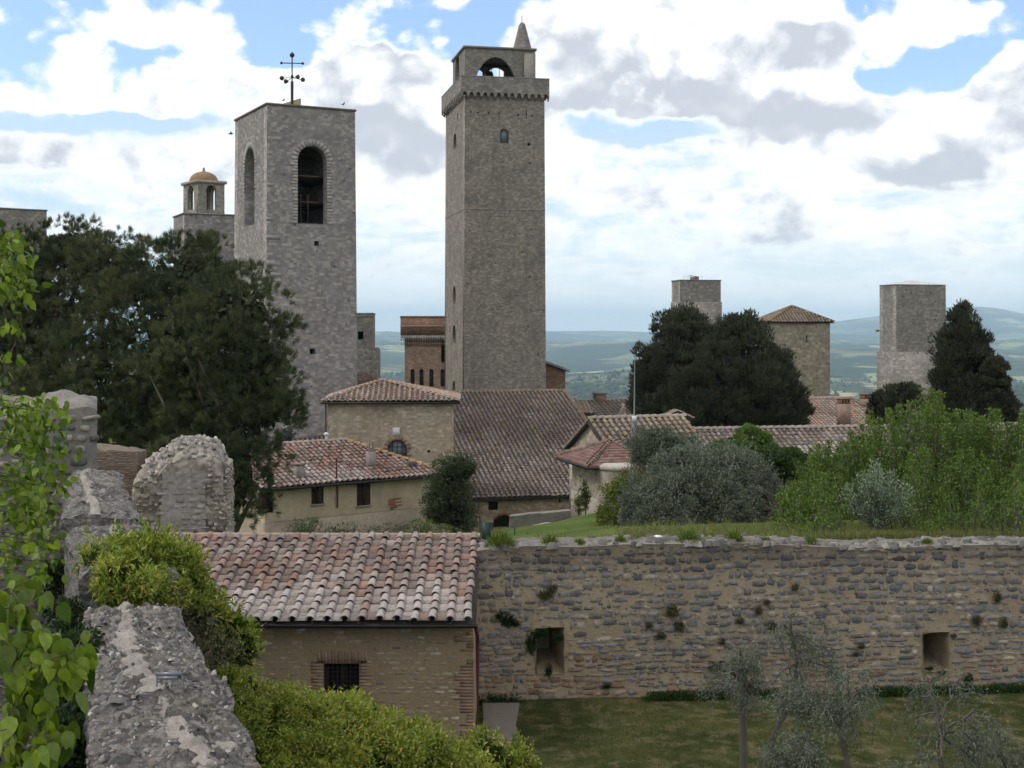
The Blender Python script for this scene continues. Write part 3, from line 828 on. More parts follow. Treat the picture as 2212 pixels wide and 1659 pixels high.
for i in range(13):
    a_, b_ = P[i], P[i+1]
    mb.add([(a_[1], a_[0], LAWN+.065), (a_[2], a_[0], LAWN+.065), (b_[2], b_[0], LAWN+.065), (b_[1], b_[0], LAWN+.065), (a_[2], a_[0], LAWN-.1), (b_[2], b_[0], LAWN-.1)], [(0, 1, 2, 3), (1, 4, 5, 2)])
mb.build('path', M_CONC, kind='structure')

# far woodland: real tree-sized clumps on the plain
def woodland():
    n = 26000
    az = rng.uniform(R(-24), R(26), n); r = np.exp(rng.uniform(math.log(420), math.log(7500), n))
    x = np.sin(az) * r; y = np.cos(az) * r
    P = np.stack([x, y, 0 * x], 1)
    w = fbm(P * .0032, 5); w2 = fbm(P * .014 + 50, 3)
    line = np.abs(fbm(P * .0022 + 90, 3) - .5) < .012
    keep = (w + (w2 - .5) * .35 > .525) | line | (rng.random(n) < .02)
    x, y = x[keep], y[keep]; n = len(x); z = ground_z(x, y)
    s = rng.uniform(3.2, 6.5, n) * np.interp(np.hypot(x, y), [400, 2500, 7500], [.8, 1.0, 1.7])
    ico_v, ico_f = [], []
    for j, (rr_, zz) in enumerate(((.55, 0), (1.0, .35), (.85, .8), (.35, 1.15))):
        for k in range(6): a = k / 6 * 6.283 + j * .5; ico_v.append((rr_ * math.cos(a), rr_ * math.sin(a), zz))
    for j in range(3):
        for k in range(6): ico_f.append((j*6+k, j*6+(k+1) % 6, j*6+6+(k+1) % 6, j*6+6+k))
    ico_f += [(18, 19, 20, 21), (18, 21, 22, 23)]
    T = np.repeat(np.array(ico_v)[None], n, 0) * rng.uniform(.75, 1.25, (n, 24, 1))
    c = leafcol(n, (.018, .034, .014), (.075, .095, .032), .3)
    mb = MB()
    mb.batch(T, ico_f, np.stack([x, y, z - .5], 1), np.repeat(np.array([[1., 0, 0]]), n, 0) * s[:, None] * rng.uniform(.8, 1.5, (n, 1)), np.repeat(np.array([[0, 1., 0]]), n, 0) * s[:, None], np.repeat(np.array([[0, 0, 1.]]), n, 0) * s[:, None] * rng.uniform(.9, 1.7, (n, 1)), c)
    mb.build('woodland', mat_attr('woodland_leaf', n_scale=.4, n_amt=.5, big=.05), smooth=False, kind='stuff', label='distant woods and hedgerows scattered over the plain', category='woodland', origin=(0, 2000, -150))
woodland()

# ------------------------------------------------------------------ shared building materials
M_TW1 = mat_stone('bell_tower_stone', [(.275, .246, .228), (.20, .183, .178), (.34, .307, .273)], (.26, .24, .228), bw=.40, bh=.20, msz=.010, stain=(.135, .125, .13), stain_amt=.55, streak=.25, bump=.3, contrast=.7, holes=1, warm=(.33, .29, .25), big_sc=.2)
M_TW2 = mat_stone('tall_tower_stone', [(.255, .220, .185), (.195, .170, .146), (.305, .262, .215)], (.25, .215, .178), bw=.31, bh=.155, msz=.012, stain=(.115, .106, .10), stain_amt=.7, streak=1.0, bump=.4, contrast=.9, holes=1)
M_TW3 = mat_stone('far_tower_stone', [(.245, .218, .193), (.19, .171, .155), (.295, .264, .23)], (.245, .225, .205), bw=.40, bh=.21, msz=.010, stain=(.12, .112, .11), stain_amt=.5, streak=.45, bump=.3, contrast=.7, holes=1)
M_BEIGE = mat_stone('beige_stone', [(.40, .325, .25), (.32, .26, .20), (.45, .385, .31)], (.40, .335, .26), bw=.36, bh=.17, msz=.016, stain=(.20, .17, .145), stain_amt=.45, streak=.2, warm=(.38, .25, .15), contrast=.8, big_sc=.35)
M_PALE = mat_stone('pale_tower_stone', [(.32, .28, .21), (.26, .22, .165), (.36, .32, .25)], (.29, .25, .19), bw=.55, bh=.3, msz=.014, stain=(.16, .14, .12), stain_amt=.4, streak=.35)
M_BRICK = mat_stone('brick', [(.25, .14, .095), (.19, .105, .075), (.29, .18, .125)], (.22, .165, .125), bw=.27, bh=.075, msz=.009, stain=(.10, .07, .06), stain_amt=.35, streak=.3, warp=.01, bump=.25)
M_TRIM = mat_attr('trim_stone', n_scale=4, n_amt=.25)
M_TILE = mat_attr('clay_tile', n_scale=9, n_amt=.38, dirt=((.07, .06, .055), .56, .6, 2.4), bump=.4)
M_TILE_N = mat_attr('near_clay_tile', n_scale=16, n_amt=.34, dirt=((.10, .085, .075), .55, .6, 5), bump=.5)
M_DARK = mat_plain('dark_opening', (.012, .011, .012), vary=.3)
M_GLASS = mat_plain('dull_glass', (.045, .06, .07), rough=.25, vary=.3, spec=.5)
M_GLASSP = mat_plain('pale_dull_glass', (.13, .155, .18), rough=.35, vary=.25, spec=.5)
M_SHUT = mat_plain('brown_shutter', (.045, .022, .018), rough=.6)
M_GUT = mat_plain('dark_gutter', (.028, .025, .026), rough=.5, metal=.3)
M_COPPER = mat_plain('red_brown_pipe', (.10, .03, .025), rough=.5)
M_IRON = mat_plain('iron', (.05, .045, .045), rough=.6, metal=.5)
M_WHITE = mat_plain('white_paint', (.6, .6, .6), rough=.6)
M_METALP = mat_plain('galvanised', (.30, .31, .32), rough=.45, metal=.6)
M_BRONZE = mat_plain('bell_bronze', (.035, .04, .035), rough=.5, metal=.6)
M_WOOD = mat_plain('old_timber', (.06, .045, .035), rough=.9, vary=.4)
M_MORTAR = mat_plain('mortar', (.40, .37, .33), rough=1, vary=.25, scale=6)

def small_hole(fr, x, y, s=6, face='A'):
    f = holeA if face == 'A' else holeB
    return f(fr, x - s / 2, x + s / 2, y - s / 2, y + s / 2)
def base_of(fr, z0): c = fr.centre(); return (c[0], c[1], z0)
def pane_in(mbp, fr, loop, face='A', depth=.25, col=(1, 1, 1), mat=0):
    u0, u1, z0, z1 = rect_of(loop); ax = frA(fr, face)
    mbp.box((u0 + .01, depth, z0 + .01), (u1 - .01, depth + .04, z1 - .01), col, mat, ax)
def louvre_shutter(name, fr, loop, parent, mat=None, face='A', proud=.05, label=None):
    u0, u1, z0, z1 = rect_of(loop); ax = frA(fr, face); um = (u0 + u1) / 2; obs = []
    for (a0, a1) in ((u0, um - .01), (um + .01, u1)):
        mb = MB(); fw = .05
        for (x0, x1, y0, y1) in ((a0, a0 + fw, z0, z1), (a1 - fw, a1, z0, z1), (a0 + fw, a1 - fw, z0, z0 + fw), (a0 + fw, a1 - fw, z1 - fw, z1)):
            mb.box((x0, -proud, y0), (x1, .02, y1), mat=0, ax=ax)
        z = z0 + fw
        while z < z1 - fw - .04:
            mb.box((a0 + fw, -proud + .015, z), (a1 - fw, .0, z + .035), mat=0, ax=ax); z += .07
        obs.append(mb.build(name, mat or M_SHUT, parent))
    return obs

# ------------------------------------------------------------------ the bell tower (broad, left)
def bell_tower():
    fr = rectb(508, 577, 767, 110, 27); z1 = ZY(226, 110); z0 = -16.5
    tp = (*fr.centre(), z1, .0016)
    T = thing('bell_tower', base_of(fr, z0), 'broad grey stone bell tower with tall round arches and an iron cross on top', 'bell tower')
    mb = MB(); hA0 = holeA(fr, 643, 705, 315, 484, 'a'); hB0 = holeB(fr, 529, 551, 320, 487, 'a')
    hA = [hA0] + [small_hole(fr, 683, 526, 10), small_hole(fr, 674, 759, 12)]
    hA += [small_hole(fr, x, y, 3) for x, y in ((712, 455), (742, 390), (738, 345), (755, 365), (602, 590), (720, 575), (615, 700), (745, 700), (632, 640), (700, 850))]
    hB = [hB0, small_hole(fr, 520, 560, 3, 'B'), small_hole(fr, 560, 585, 3, 'B')]
    u0, u1, q0, q1 = rect_of(hA0)
    hA2 = [hole_loop(.95, 1.45, q0, q1 - 1.2, 'r')]
    walls4(mb, fr, z0, z1, hA, hB, hA2, t=.9, mat_in=0)
    mb.build('wall', M_TW1, T, taper=tp)
    mb = MB(); voussoirs(mb, fr, hA0, .55, 'A', col=(.34, .31, .29), jamb=6); mb.build('arch_surround', M_TRIM, T, taper=tp); mb = MB(); voussoirs(mb, fr, hB0, .5, 'B', col=(.35, .32, .30), jamb=2); mb.build('arch_surround', M_TRIM, T, taper=tp); mb = MB()
    # long-and-short quoins
    z = z1 - 4
    for e in (0,):
        while z > z0 + 2:
            if random.random() < .5:
                h = random.uniform(.25, .4); w = random.uniform(.4, 1.3)
                mb = MB(); mb.box((0, -.02, z), (w, .1, z + h), np.array((.31, .285, .265)) * random.uniform(.8, 1.1), 0, frA(fr)); mb.build('quoin', M_TRIM, T, taper=tp)
            z -= random.uniform(.4, .9)
    mb = MB(); slab(mb, fr, z1 + .002, z1 + .17, .09, col=(.15, .12, .105)); mb.build('roof_slab', M_TRIM, T)
    # floors and beams in the bell chamber
    mb = MB(); ax = frA(fr)
    for y in (376, 433, 480):
        z = ZY(y, 110.5); mb.box((1.0, 1.2, z), (fr.La - 1.0, fr.Lb - 1.2, z + .12), ax=ax)
        mb.box((u0 + .02, .45, z - .06), (u1 - .5, .62, z + .07), ax=ax)
    for u in (u0 + .6, u0 + 1.25): mb.box((u, 1.2, q0), (u + .1, 1.3, q0 + 2.6), ax=ax)
    mb.build('bell_frame', M_WOOD, T)
    mb = MB(); xa = fr.ua(628); xb = fr.ua(668); zz = z1 + .22
    A = (fr.p(0, 0, 0), np.append(fr.a, 0), np.append(fr.b, 0), np.array([0, 0, 1.0]))
    v = [(xa, 2.2, zz), (xb, 2.2, zz), (xb, 2.2, zz + .95), (xa, 2.2, zz + .35), (xa, 3.6, zz), (xb, 3.6, zz), (xb, 3.6, zz + .95), (xa, 3.6, zz + .35)]
    v = np.array(v); v = A[0] + v[:, :1] * A[1] + v[:, 1:2] * A[2] + v[:, 2:3] * A[3]
    mb.add(v, [(0,1,2,3), (4,7,6,5), (3,2,6,7), (0,3,7,4), (1,5,6,2)], (.30, .27, .19)); mb.build('stair_hatch', M_TRIM, T)
    for k, (u, v_, z, s) in enumerate(((u0 + .75, 3.2, ZY(405, 112), .62), (u0 + 1.3, 3.4, ZY(460, 112), .8))):
        o = fr.p(u, v_, z); mb = MB()
        mb.lathe(o, [(.98*s, -.9*s), (1.0*s, -.85*s), (.78*s, -.6*s), (.62*s, -.2*s), (.55*s, .2*s), (.42*s, .42*s), (.12*s, .5*s), (.1*s, .8*s)], 18)
        mb.tube([o + (0, 0, -.3*s), o + (0, 0, -1.0*s)], .05, 6); mb.box((-.9*s, -.1, .6*s), (.9*s, .1, .85*s), ax=(o, np.array([1., 0, 0]), np.array([0, 1., 0]), np.array([0, 0, 1.])))
        mb.build('church_bell', M_BRONZE, smooth=False, label=['smaller dark bronze bell high inside the arch of the bell tower', 'larger dark bronze bell low inside the arch of the bell tower'][k], category='bell', group='bells in the bell tower')
    # cross with wind cups
    Y = 112.5; b0 = W(631, 216, Y); b0[2] = z1 + .2
    V = thing('weather_cross', b0, 'thin iron cross with ball ends and four wind cups on the bell tower roof', 'cross')
    top = ZY(112, Y)
    mb = MB(); mb.tube([b0, (b0[0], b0[1], ZY(176, Y))], .12, 8); mb.tube([(b0[0], b0[1], ZY(176, Y)), (b0[0], b0[1], top)], .055, 8); mb.build('pole', M_IRON, V)
    def ball(c, r, nm='ball'):
        mb = MB(); mb.lathe(c - np.array([0, 0, r]), [(0.01, 0)] + [(r * math.sin(t), r - r * math.cos(t)) for t in np.linspace(.3, 2.85, 7)] + [(0.01, 2 * r)], 10); mb.build(nm, M_IRON, V, smooth=True)
    ball(W(631, 119, Y), .21, 'ball')
    mb = MB(); l, r_ = W(608, 136, Y), W(654, 137, Y); mb.tube([l, r_], .045, 6); mb.build('cross_bar', M_IRON, V)
    for q in (l, r_): ball(q, .12)
    ball(W(631, 165, Y), .13)
    mb = MB(); c = W(631, 168, Y)
    for (x, y, dy) in ((607, 168, .35), (620, 175.5, -.8), (641, 166, .9), (656, 173, -.3)):
        e = W(x, y, Y + dy); mb.tube([c, e], .025, 5); d = unit(e - c); s_ = unit(np.cross(d, (0, 0, 1.0)))
        mb.tube([e - s_ * .16, e + s_ * .04, e + s_ * .2], [.02, .17, .20], 8)
    mb.build('wind_cup', M_IRON, V)
bell_tower()

# ------------------------------------------------------------------ the tall tower
def tall_tower():
    fr = rectb(963, 1004, 1176, 135, 12); z0 = -7.6; zt = ZY(228, 135)
    T = thing('tall_tower', base_of(fr, z0), 'tallest stone tower with corbelled parapet, open belfry and small pointed spire', 'tower')
    tp = (*fr.centre(), zt, .0010)
    mb = MB()
    hw = holeA(fr, 1080, 1099, 278, 309, 'a')
    hA = [hw] + [small_hole(fr, x, y, 3.4) for x, y in ((1017, 242), (1032, 243), (1055, 244), (1078, 245), (1120, 248), (1150, 250), (1144, 352), (1147, 496), (1143, 598), (1139, 705), (1128, 545), (1160, 765))]
    hA += [holeA(fr, 1136, 1138, 238, 256), small_hole(fr, 1142, 312, 6)]
    hB = [holeB(fr, 979.5, 986, 288, 321, 'a'), holeB(fr, 979.5, 986, 618, 656, 'a'), holeB(fr, 979.5, 986, 702, 741, 'a'), holeB(fr, 979.5, 986, 822, 848, 'a'), holeB(fr, 987, 989, 244, 262)]
    walls4(mb, fr, z0, zt + 2.2, hA, hB, t=.8); mb.build('wall', M_TW2, T, taper=tp)
    mb = MB(); pane_in(mb, fr, hw, depth=.18); mb.build('window_pane', M_GLASSP, T)
    # string course half way
    mb = MB(); zc = ZY(452, 135)
    for k in range(1): slab(mb, Fr(fr.C, 12, fr.La, fr.Lb), zc, zc + .07, .03, col=(.24, .215, .19))
    mb.build('string_course', M_TRIM, T, taper=tp)
    # parapet on little arched corbels
    o = .42; pf = Fr(fr.C - fr.a * o - fr.b * o, 12, fr.La + 2 * o, fr.Lb + 2 * o); p0 = ZY(203, 135); p1 = ZY(166, 135)
    def corbel_loop(L, n):
        w = L / n; h = w * .62; pts = [(0, p1), (0, p0 - .16)]
        for k in range(n):
            x = k * w
            pts += [(x + w * .16, p0 - .16)]
            for q in range(7): t = math.pi * (1 - q / 6); pts.append((x + w * .5 + w * .30 * math.cos(t), p0 - .08 + h * .62 * math.sin(t)))
            pts += [(x + w * .84, p0 - .16)]
        pts += [(L, p0 - .16), (L, p1)]
        return pts[::-1]
    mb = MB(); a = np.append(pf.a, 0); b = np.append(pf.b, 0)
    panel(mb, pf.p(0, 0, 0), a, b, corbel_loop(pf.La, 13), [], .38); panel(mb, pf.p(0, pf.Lb, 0), a, -b, corbel_loop(pf.La, 13), [], .38)
    def shift(l, L): return [(.39 + (q[0] / L) * (L - .78), q[1]) for q in l]
    panel(mb, pf.p(0, 0, 0), b, a, shift(corbel_loop(pf.Lb, 11), pf.Lb), [], .38); panel(mb, pf.p(pf.La, 0, 0), b, -a, shift(corbel_loop(pf.Lb, 11), pf.Lb), [], .38)
    # tapering feet of the corbels
    for (L, O, U, N, n) in ((pf.La, pf.p(0, 0, 0), a, b, 13), (pf.Lb, pf.p(0, 0, 0), b, a, 11)):
        w = L / n
        for k in range(n + 1):
            x0, x1 = max(.0, k * w - w * .16), min(L, k * w + w * .16); z_ = p0 - .162
            q = np.array([(x0, .002, z_), (x1, .002, z_), (x1, .40, z_), (x0, .40, z_), (x0, .16, z_ - .14), (x1, .16, z_ - .14), (x1, .42, z_ - .34), (x0, .42, z_ - .34)])
            v = O + q[:, :1] * U + q[:, 1:2] * N + q[:, 2:3] * np.array([0, 0, 1.])
            mb.add(v, [(0, 1, 5, 4), (1, 2, 6, 5), (3, 0, 4, 7), (4, 5, 6, 7), (0, 3, 2, 1)])
    mb.build('parapet', M_TW3, T)
    mb = MB()
    for (lo, hi) in (((-.03, -.03, p1 + .002), (pf.La + .03, .45, p1 + .09)), ((-.03, pf.Lb - .45, p1 + .002), (pf.La + .03, pf.Lb + .03, p1 + .09)), ((-.03, .452, p1 + .004), (.42, pf.Lb - .452, p1 + .085)), ((pf.La - .42, .452, p1 + .004), (pf.La + .03, pf.Lb - .452, p1 + .085))):
        mb.box(lo, hi, (.24, .22, .20), 0, frA(pf))
    mb.build('coping', M_TRIM, T)
    mb = MB(); slab(mb, Fr(fr.C + fr.a*.4 + fr.b*.4, 12, fr.La - .8, fr.Lb - .8), p0 - .2, p0, 0, col=(.2, .18, .17)); mb.build('terrace_floor', M_TRIM, T)
    # belfry
    bf = rectb(978, 1004, 1156, 136.2, 12); b1 = ZY(103, 136.2)
    ha = holeA(bf, 1027, 1115, 123, 186, 'g'); hb = holeB(bf, 983.5, 992, 118, 186, 'a')
    mb = MB(); L2 = bf.La
    h2 = hole_loop(.9, L2 / 2 - .45, p0, ZY(141, 143), 's'); h3 = hole_loop(L2 / 2 + .25, L2 - 1.8, p0, ZY(141, 143), 's')
    walls4(mb, bf, p0, b1, [ha], [hb], [h2, h3], [hb], t=.5)
    mb.build('belfry_wall', M_TW3B, T)
    mb = MB(); ax = frA(bf); c3 = bf.ua(1132)
    mb.box((c3, -.10, p0 + .01), (bf.La + .02, -.003, b1 - .3), (.26, .24, .21), 0, ax); mb.build('corner_pier', M_TRIM, T)
    mb = MB(); slab(mb, bf, b1 + .002, b1 + .22, .14, col=(.19, .17, .15)); mb.build('belfry_roof', M_TRIM, T)
    mb = MB(); ul, ur = rect_of(ha)[:2]; zb = ZY(139, 138)
    mb.box((ul, 2.4, zb), (ur, 2.65, zb + .25), ax=ax); mb.box((ul, 2.4, zb + .9), (ur, 2.55, zb + 1.05), ax=ax)
    for k in range(5): u = ul + (ur - ul) * (k + .5) / 5; mb.box((u, 2.6, p0 + .5), (u + .06, 2.66, zb), ax=ax)
    mb.build('bell_frame', M_WOOD, T)
    sp = bf.p(bf.ua(1132), 1.0, 0); mb = MB(); s0 = b1 + .22; s1 = ZY(46, 137)
    w = .84
    q = []
    for (z, r_) in ((s0, w), (s0 + (s1 - s0) * .5, w * .66), (s1, .27), (s1 + .22, .10)):
        for (dx, dy) in ((-1, -1), (1, -1), (1, 1), (-1, 1)): p_ = sp + np.append(bf.a * dx * r_ + bf.b * dy * r_, z); q.append(p_)
    fs = [(i*4+j, i*4+(j+1) % 4, i*4+4+(j+1) % 4, i*4+4+j) for i in range(3) for j in range(4)] + [(12, 13, 14, 15)]
    mb.add(q, fs); mb.build('spire', M_TW3B, T)
    mb = MB(); t_ = sp + (0, 0, s1); mb.tube([t_, t_ + (0, 0, .95)], .035, 5); mb.build('finial', M_IRON, T)
    o = bf.p((ul + ur) / 2 - .1, 3.2, zb - .1); mb = MB(); s = .72
    mb.lathe(o, [(.98*s, -1.9*s), (1.0*s, -1.85*s), (.80*s, -1.5*s), (.66*s, -1.0*s), (.6*s, -.6*s), (.45*s, -.38*s), (.1*s, -.3*s), (.08*s, .2)], 18)
    mb.build('church_bell', M_BRONZE, label='large dark bell hanging in the open belfry of the tallest tower', category='bell')
M_TW3B = mat_stone('belfry_render', [(.22, .20, .175), (.19, .172, .15), (.245, .22, .19)], (.20, .18, .16), bw=.3, bh=.09, msz=.004, stain=(.10, .09, .08), stain_amt=.6, streak=.7, warp=.01, bump=.2)
tall_tower()

# ------------------------------------------------------------------ domed tower behind, plain tower far left, tower house
def domed_tower():
    fr = rectb(375, 398, 545, 150, 26); z1 = ZY(462, 150); z0 = -18
    T = thing('domed_tower', base_of(fr, z0), 'grey stone tower with small arched lantern under an ochre dome, behind the bell tower', 'tower')
    mb = MB(); walls4(mb, fr, z0, z1, [small_hole(fr, 424, 470, 3), small_hole(fr, 412, 497, 3)], t=.7); mb.build('wall', M_TW1, T)
    mb = MB(); slab(mb, fr, z1 + .002, z1 + .15, .12, col=(.2, .18, .17)); mb.build('roof_slab', M_TRIM, T)
    lf = rectb(396, 428, 485, 153.5, 36); l0 = z1 + .15; l1 = ZY(393, 153)
    T2 = T
    mb = MB(); hA = holeA(lf, 449, 470, 400, 453, 'a'); hB = holeB(lf, 406, 420, 401, 453, 'a')
    def sq(l, L):
        u0, u1, q0, q1 = rect_of(l); w = u1 - u0; return hole_loop(L/2 - w/2, L/2 + w/2, q0, q1, 'a')
    hA, hB = sq(hA, lf.La), sq(hB, lf.Lb)
    walls4(mb, lf, l0, l1, [hA], [hB], [hA], [hB], t=.45); mb.build('lantern_wall', M_PALE2, T2)
    mb = MB(); slab(mb, lf, l1 + .002, l1 + .32, .22, col=(.30, .27, .22)); mb.build('lantern_cornice', M_TRIM, T2)
    c = lf.centre(); r_ = (W(472, 0, 155)[0] - W(410, 0, 155)[0]) / 2; mb = MB(); h = ZY(368, 155) - l1 - .32
    mb.lathe((c[0], c[1], l1 + .322), [(r_, 0)] + [(r_ * math.cos(t) ** .9, h * math.sin(t)) for t in np.linspace(.1, 1.42, 9)] + [(.22, h * 1.04), (.12, h * 1.15), (.16, h * 1.25), (.02, h * 1.42)], 24)
    mb.build('dome', M_OCHRE, T2, smooth=True)
M_PALE2 = mat_stone('lantern_stone', [(.27, .245, .21), (.23, .21, .18), (.30, .27, .23)], (.25, .225, .195), bw=.4, bh=.25, msz=.008, stain=(.15, .13, .11), stain_amt=.4)
M_OCHRE = mat_plain('ochre_dome', (.24, .155, .085), vary=.4, scale=1.2)
domed_tower()
def simple_tower(nm, label, fr, y1, Yt, z0, mat, holes=(), cap=(.2, .19, .18), hB=()):
    z1 = ZY(y1, Yt); T = thing(nm, base_of(fr, z0), label, 'tower')
    mb = MB(); walls4(mb, fr, z0, z1, list(holes), list(hB), t=.7); mb.build('wall', mat, T)
    mb = MB(); slab(mb, fr, z1 + .002, z1 + .14, .08, col=cap); mb.build('roof_slab', M_TRIM, T)
    return T, z1
simple_tower('stone_tower', 'flat topped grey tower showing only its top over the pine, at the far left', rectb(-90, -20, 101, 140, 34), 450, 140, -18, M_TW3)
def tower_house():
    fr = rectb(745, 750, 806, 150, 4, Lb=7); z0 = -18; z1 = ZY(678, 150)
    T = thing('tower_house', base_of(fr, z0), 'narrow beige stone tower house with a broken top, right beside the bell tower', 'house')
    mb = MB(); walls4(mb, fr, z0, z1, [holeA(fr, 773, 785, 716, 733)], t=.6); mb.build('wall', M_TW3, T)
    f2 = rectb(745, 750, 818, 149.2, 4, Lb=8); zb = ZY(745, 149.2)
    top = []
    n = 14
    for k in range(n, -1, -1):
        u = f2.La * k / n; top.append((u, zb + (-.3 if k > 11 else 0) + random.uniform(-.25, .25)))
    mb = MB(); a = np.append(f2.a, 0); b = np.append(f2.b, 0)
    outer = [(0, z0), (f2.La, z0)] + top
    panel(mb, f2.p(0, 0, 0), a, b, outer, [small_hole(f2, 790, 762, 3), small_hole(f2, 801, 775, 3)], .5); panel(mb, f2.p(f2.La, 0, 0), b, -a, [(.5, z0), (7, z0), (7, zb - .6), (.5, zb - .4)], [], .5)
    mb.build('lower_wall', M_TW3, T)
    mb = MB(); slab(mb, fr, z1 + .002, z1 + .12, .05, col=(.22, .2, .18)); mb.box((0, -.06, z1 - .35), (fr.La + .05, -.004, z1 - .2), (.2, .18, .16), 0, frA(fr)); mb.build('coping', M_TRIM, T)
tower_house()

def palace():
    fr = rectb(860, 874, 990, 165, 3, Lb=12); z0 = -20; z1 = ZY(722, 165)
    T = thing('brick_palace', base_of(fr, z0), 'red brick palace with white corbel band and narrow arched windows, between the two big towers', 'palace')
    mb = MB(); hs = [holeA(fr, x - 4.5, x + 4.5, 797, 835, 'a') for x in (891, 910.5, 932, 956)]
    hs += [holeA(fr, 953, 966, 733, 783, 'a')]
    walls4(mb, fr, z0, z1, hs, t=.6); mb.build('wall', M_BRICK2, T)
    for h in hs[:4]:
        m2 = MB(); pane_in(m2, fr, h, depth=.3); w = m2.build('window', M_GLASS, T)
        m2 = MB(); u0, u1, q0, q1 = rect_of(h); m2.box(((u0+u1)/2 - .03, .2, q0), ((u0+u1)/2 + .03, .29, q1 - .1), ax=frA(fr)); m2.box((u0, .2, (q0+q1)/2), (u1, .28, (q0+q1)/2 + .05), ax=frA(fr)); m2.build('window_bar', M_SHUT, w)
    o = .5; pf = Fr(fr.C - fr.a * o - fr.b * o, 3, fr.La + 2*o, 12); zb = ZY(724, 165); zt = ZY(686, 165); ax = frA(pf)
    mb = MB(); mb.box((0, 0, zb), (pf.La, 11.5, zt), ax=ax); mb.build('parapet', M_BRICK, T)
    mb = MB(); mb.box((-.05, -.05, zt + .002), (pf.La, 11.6, zt + .2), (.16, .12, .09), 0, ax); mb.box((-.04, -.06, ZY(706, 165)), (pf.La, -.003, ZY(703, 165)), (.33, .25, .2), 0, ax); mb.build('coping', M_TRIM, T)
    mb = MB(); n = 26; w = pf.La / n
    for k in range(n):
        x = k * w; mb.box((x + .04, .02, zb - .7), (x + w * .55, .48, zb - .002), np.array((.42, .38, .35)) * random.uniform(.8, 1.1), 0, ax); mb.box((x + w*.04, .03, zb - .35), (x + w * .98, .45, zb - .003), (.38, .33, .30), 0, ax)
        mb.box((x + .06, .25, zb - 1.25), (x + w * .5, .49, zb - .902), (.36, .3, .26), 0, ax)
    for k in range(int(8)):
        pass
    mb.build('corbel_band', M_TRIM, T)
M_BRICK2 = mat_stone('pinkish_brick', [(.36, .235, .165), (.30, .195, .135), (.39, .28, .205)], (.35, .26, .195), bw=.35, bh=.11, msz=.01, stain=(.17, .12, .10), stain_amt=.35, streak=.4, warp=.02, bump=.25)
palace()

def mono_roof(nm, T, p0, p1, q1, q0, mats=None, **kw):
    mb = MB(); roof_quad(mb, p0, p1, q1, q0, **kw); return mb.build(nm, mats or M_TILE, T)

def brick_house_far():
    fr = rectb(1150, 1160, 1221, 146, 3, Lb=10); z0 = -20; z1 = ZY(800, 146)
    T = thing('brick_house', base_of(fr, z0), 'tall plain red brick house end standing behind the right foot of the tallest tower', 'house')
    mb = MB(); zl = ZY(775, 146); walls4(mb, fr, z0, z1, t=.4, topA=[(fr.La, z1), (0, zl)], topA2=[(fr.La, z1), (0, zl)]); mb.build('wall', M_BRICK, T)
    p0, p1 = fr.p(-.1, -.4, zl + .05), fr.p(-.1, 10.3, zl + .05); q0, q1 = fr.p(fr.La + .45, -.4, z1 - .02), fr.p(fr.La + .45, 10.3, z1 - .02)
    mono_roof('roof', T, p0, p1, q1, q0, pal='brown')
brick_house_far()

# ------------------------------------------------------------------ chapel with the arched window
def chapel():
    fr = rectb(704, 708, 980, 95, 3, Lb=9); z0 = -17; z1 = ZY(866, 95) - .05
    T = thing('stone_chapel', base_of(fr, z0), 'pale stone chapel with hipped tile roof, white plaque and half-round window', 'chapel')
    hw = holeA(fr, 837, 879, 950, 996, 'a')
    mb = MB(); walls4(mb, fr, z0, z1, [hw, small_hole(fr, 926, 975, 6), small_hole(fr, 883, 917, 2.5), small_hole(fr, 745, 905, 2.5)], t=.5); mb.build('wall', M_BEIGE, T)
    mb = MB(); voussoirs(mb, fr, hw, .3, col=(.30, .19, .13), jamb=.5, proud=.02); mb.build('window_arch', M_TRIM, T)
    mb = MB(); pane_in(mb, fr, hw, depth=.2); W_ = mb.build('window', M_GLASSP, T)
    u0, u1, q0, q1 = rect_of(hw); mb = MB(); ax = frA(fr)
    for k in (1, 2, 3): x = u0 + (u1 - u0) * k / 4; mb.box((x - .02, .13, q0), (x + .02, .19, q1 - .08), ax=ax)
    for k in (1, 2): z = q0 + (q1 - q0) * k / 3; mb.box((u0, .14, z - .02), (u1, .185, z + .02), ax=ax)
    mb.build('window_bar', M_IRON, W_)
    mb = MB(); pu0, pu1 = fr.ua(848), fr.ua(864); mb.box((pu0, -.05, ZY(942, 95)), (pu1, -.002, ZY(924, 95)), ax=ax); mb.build('plaque', M_WHITE, T)
    # hipped roof
    o = .45; e = [fr.p(-o, -o, z1 + .02), fr.p(fr.La + o, -o, z1 + .02), fr.p(fr.La + o, 9 + o, z1 + .02), fr.p(-o, 9 + o, z1 + .02)]
    ap = W(826, 821, 99.5); kw = dict(pal='warm', pitch=.37, row=.42, rad=.12, white=.2, pan_k=.5)
    mb = MB(); roof_quad(mb, ap, ap, e[1], e[0], **kw)
    for i in (1, 2, 3): roof_quad(mb, ap, ap, e[(i + 1) % 4], e[i], **kw)
    for i in range(4): ridge_caps(mb, ap, e[i], pal='warm', rad=.13, ln=.45, orange=.15)
    mb.build('roof', M_TILE, T)
    mb = MB(); mb.box((-o - .02, -o - .06, z1 - .16), (fr.La + o, -o + .03, z1 - .02), ax=ax); mb.build('gutter', M_GUT, T)
    mb = MB(); x = fr.ua(704); mb.tube([fr.p(x, -.1, z1 - .1), fr.p(x, -.1, ZY(945, 95))], .06, 6); mb.build('downpipe', M_COPPER, T)
chapel()
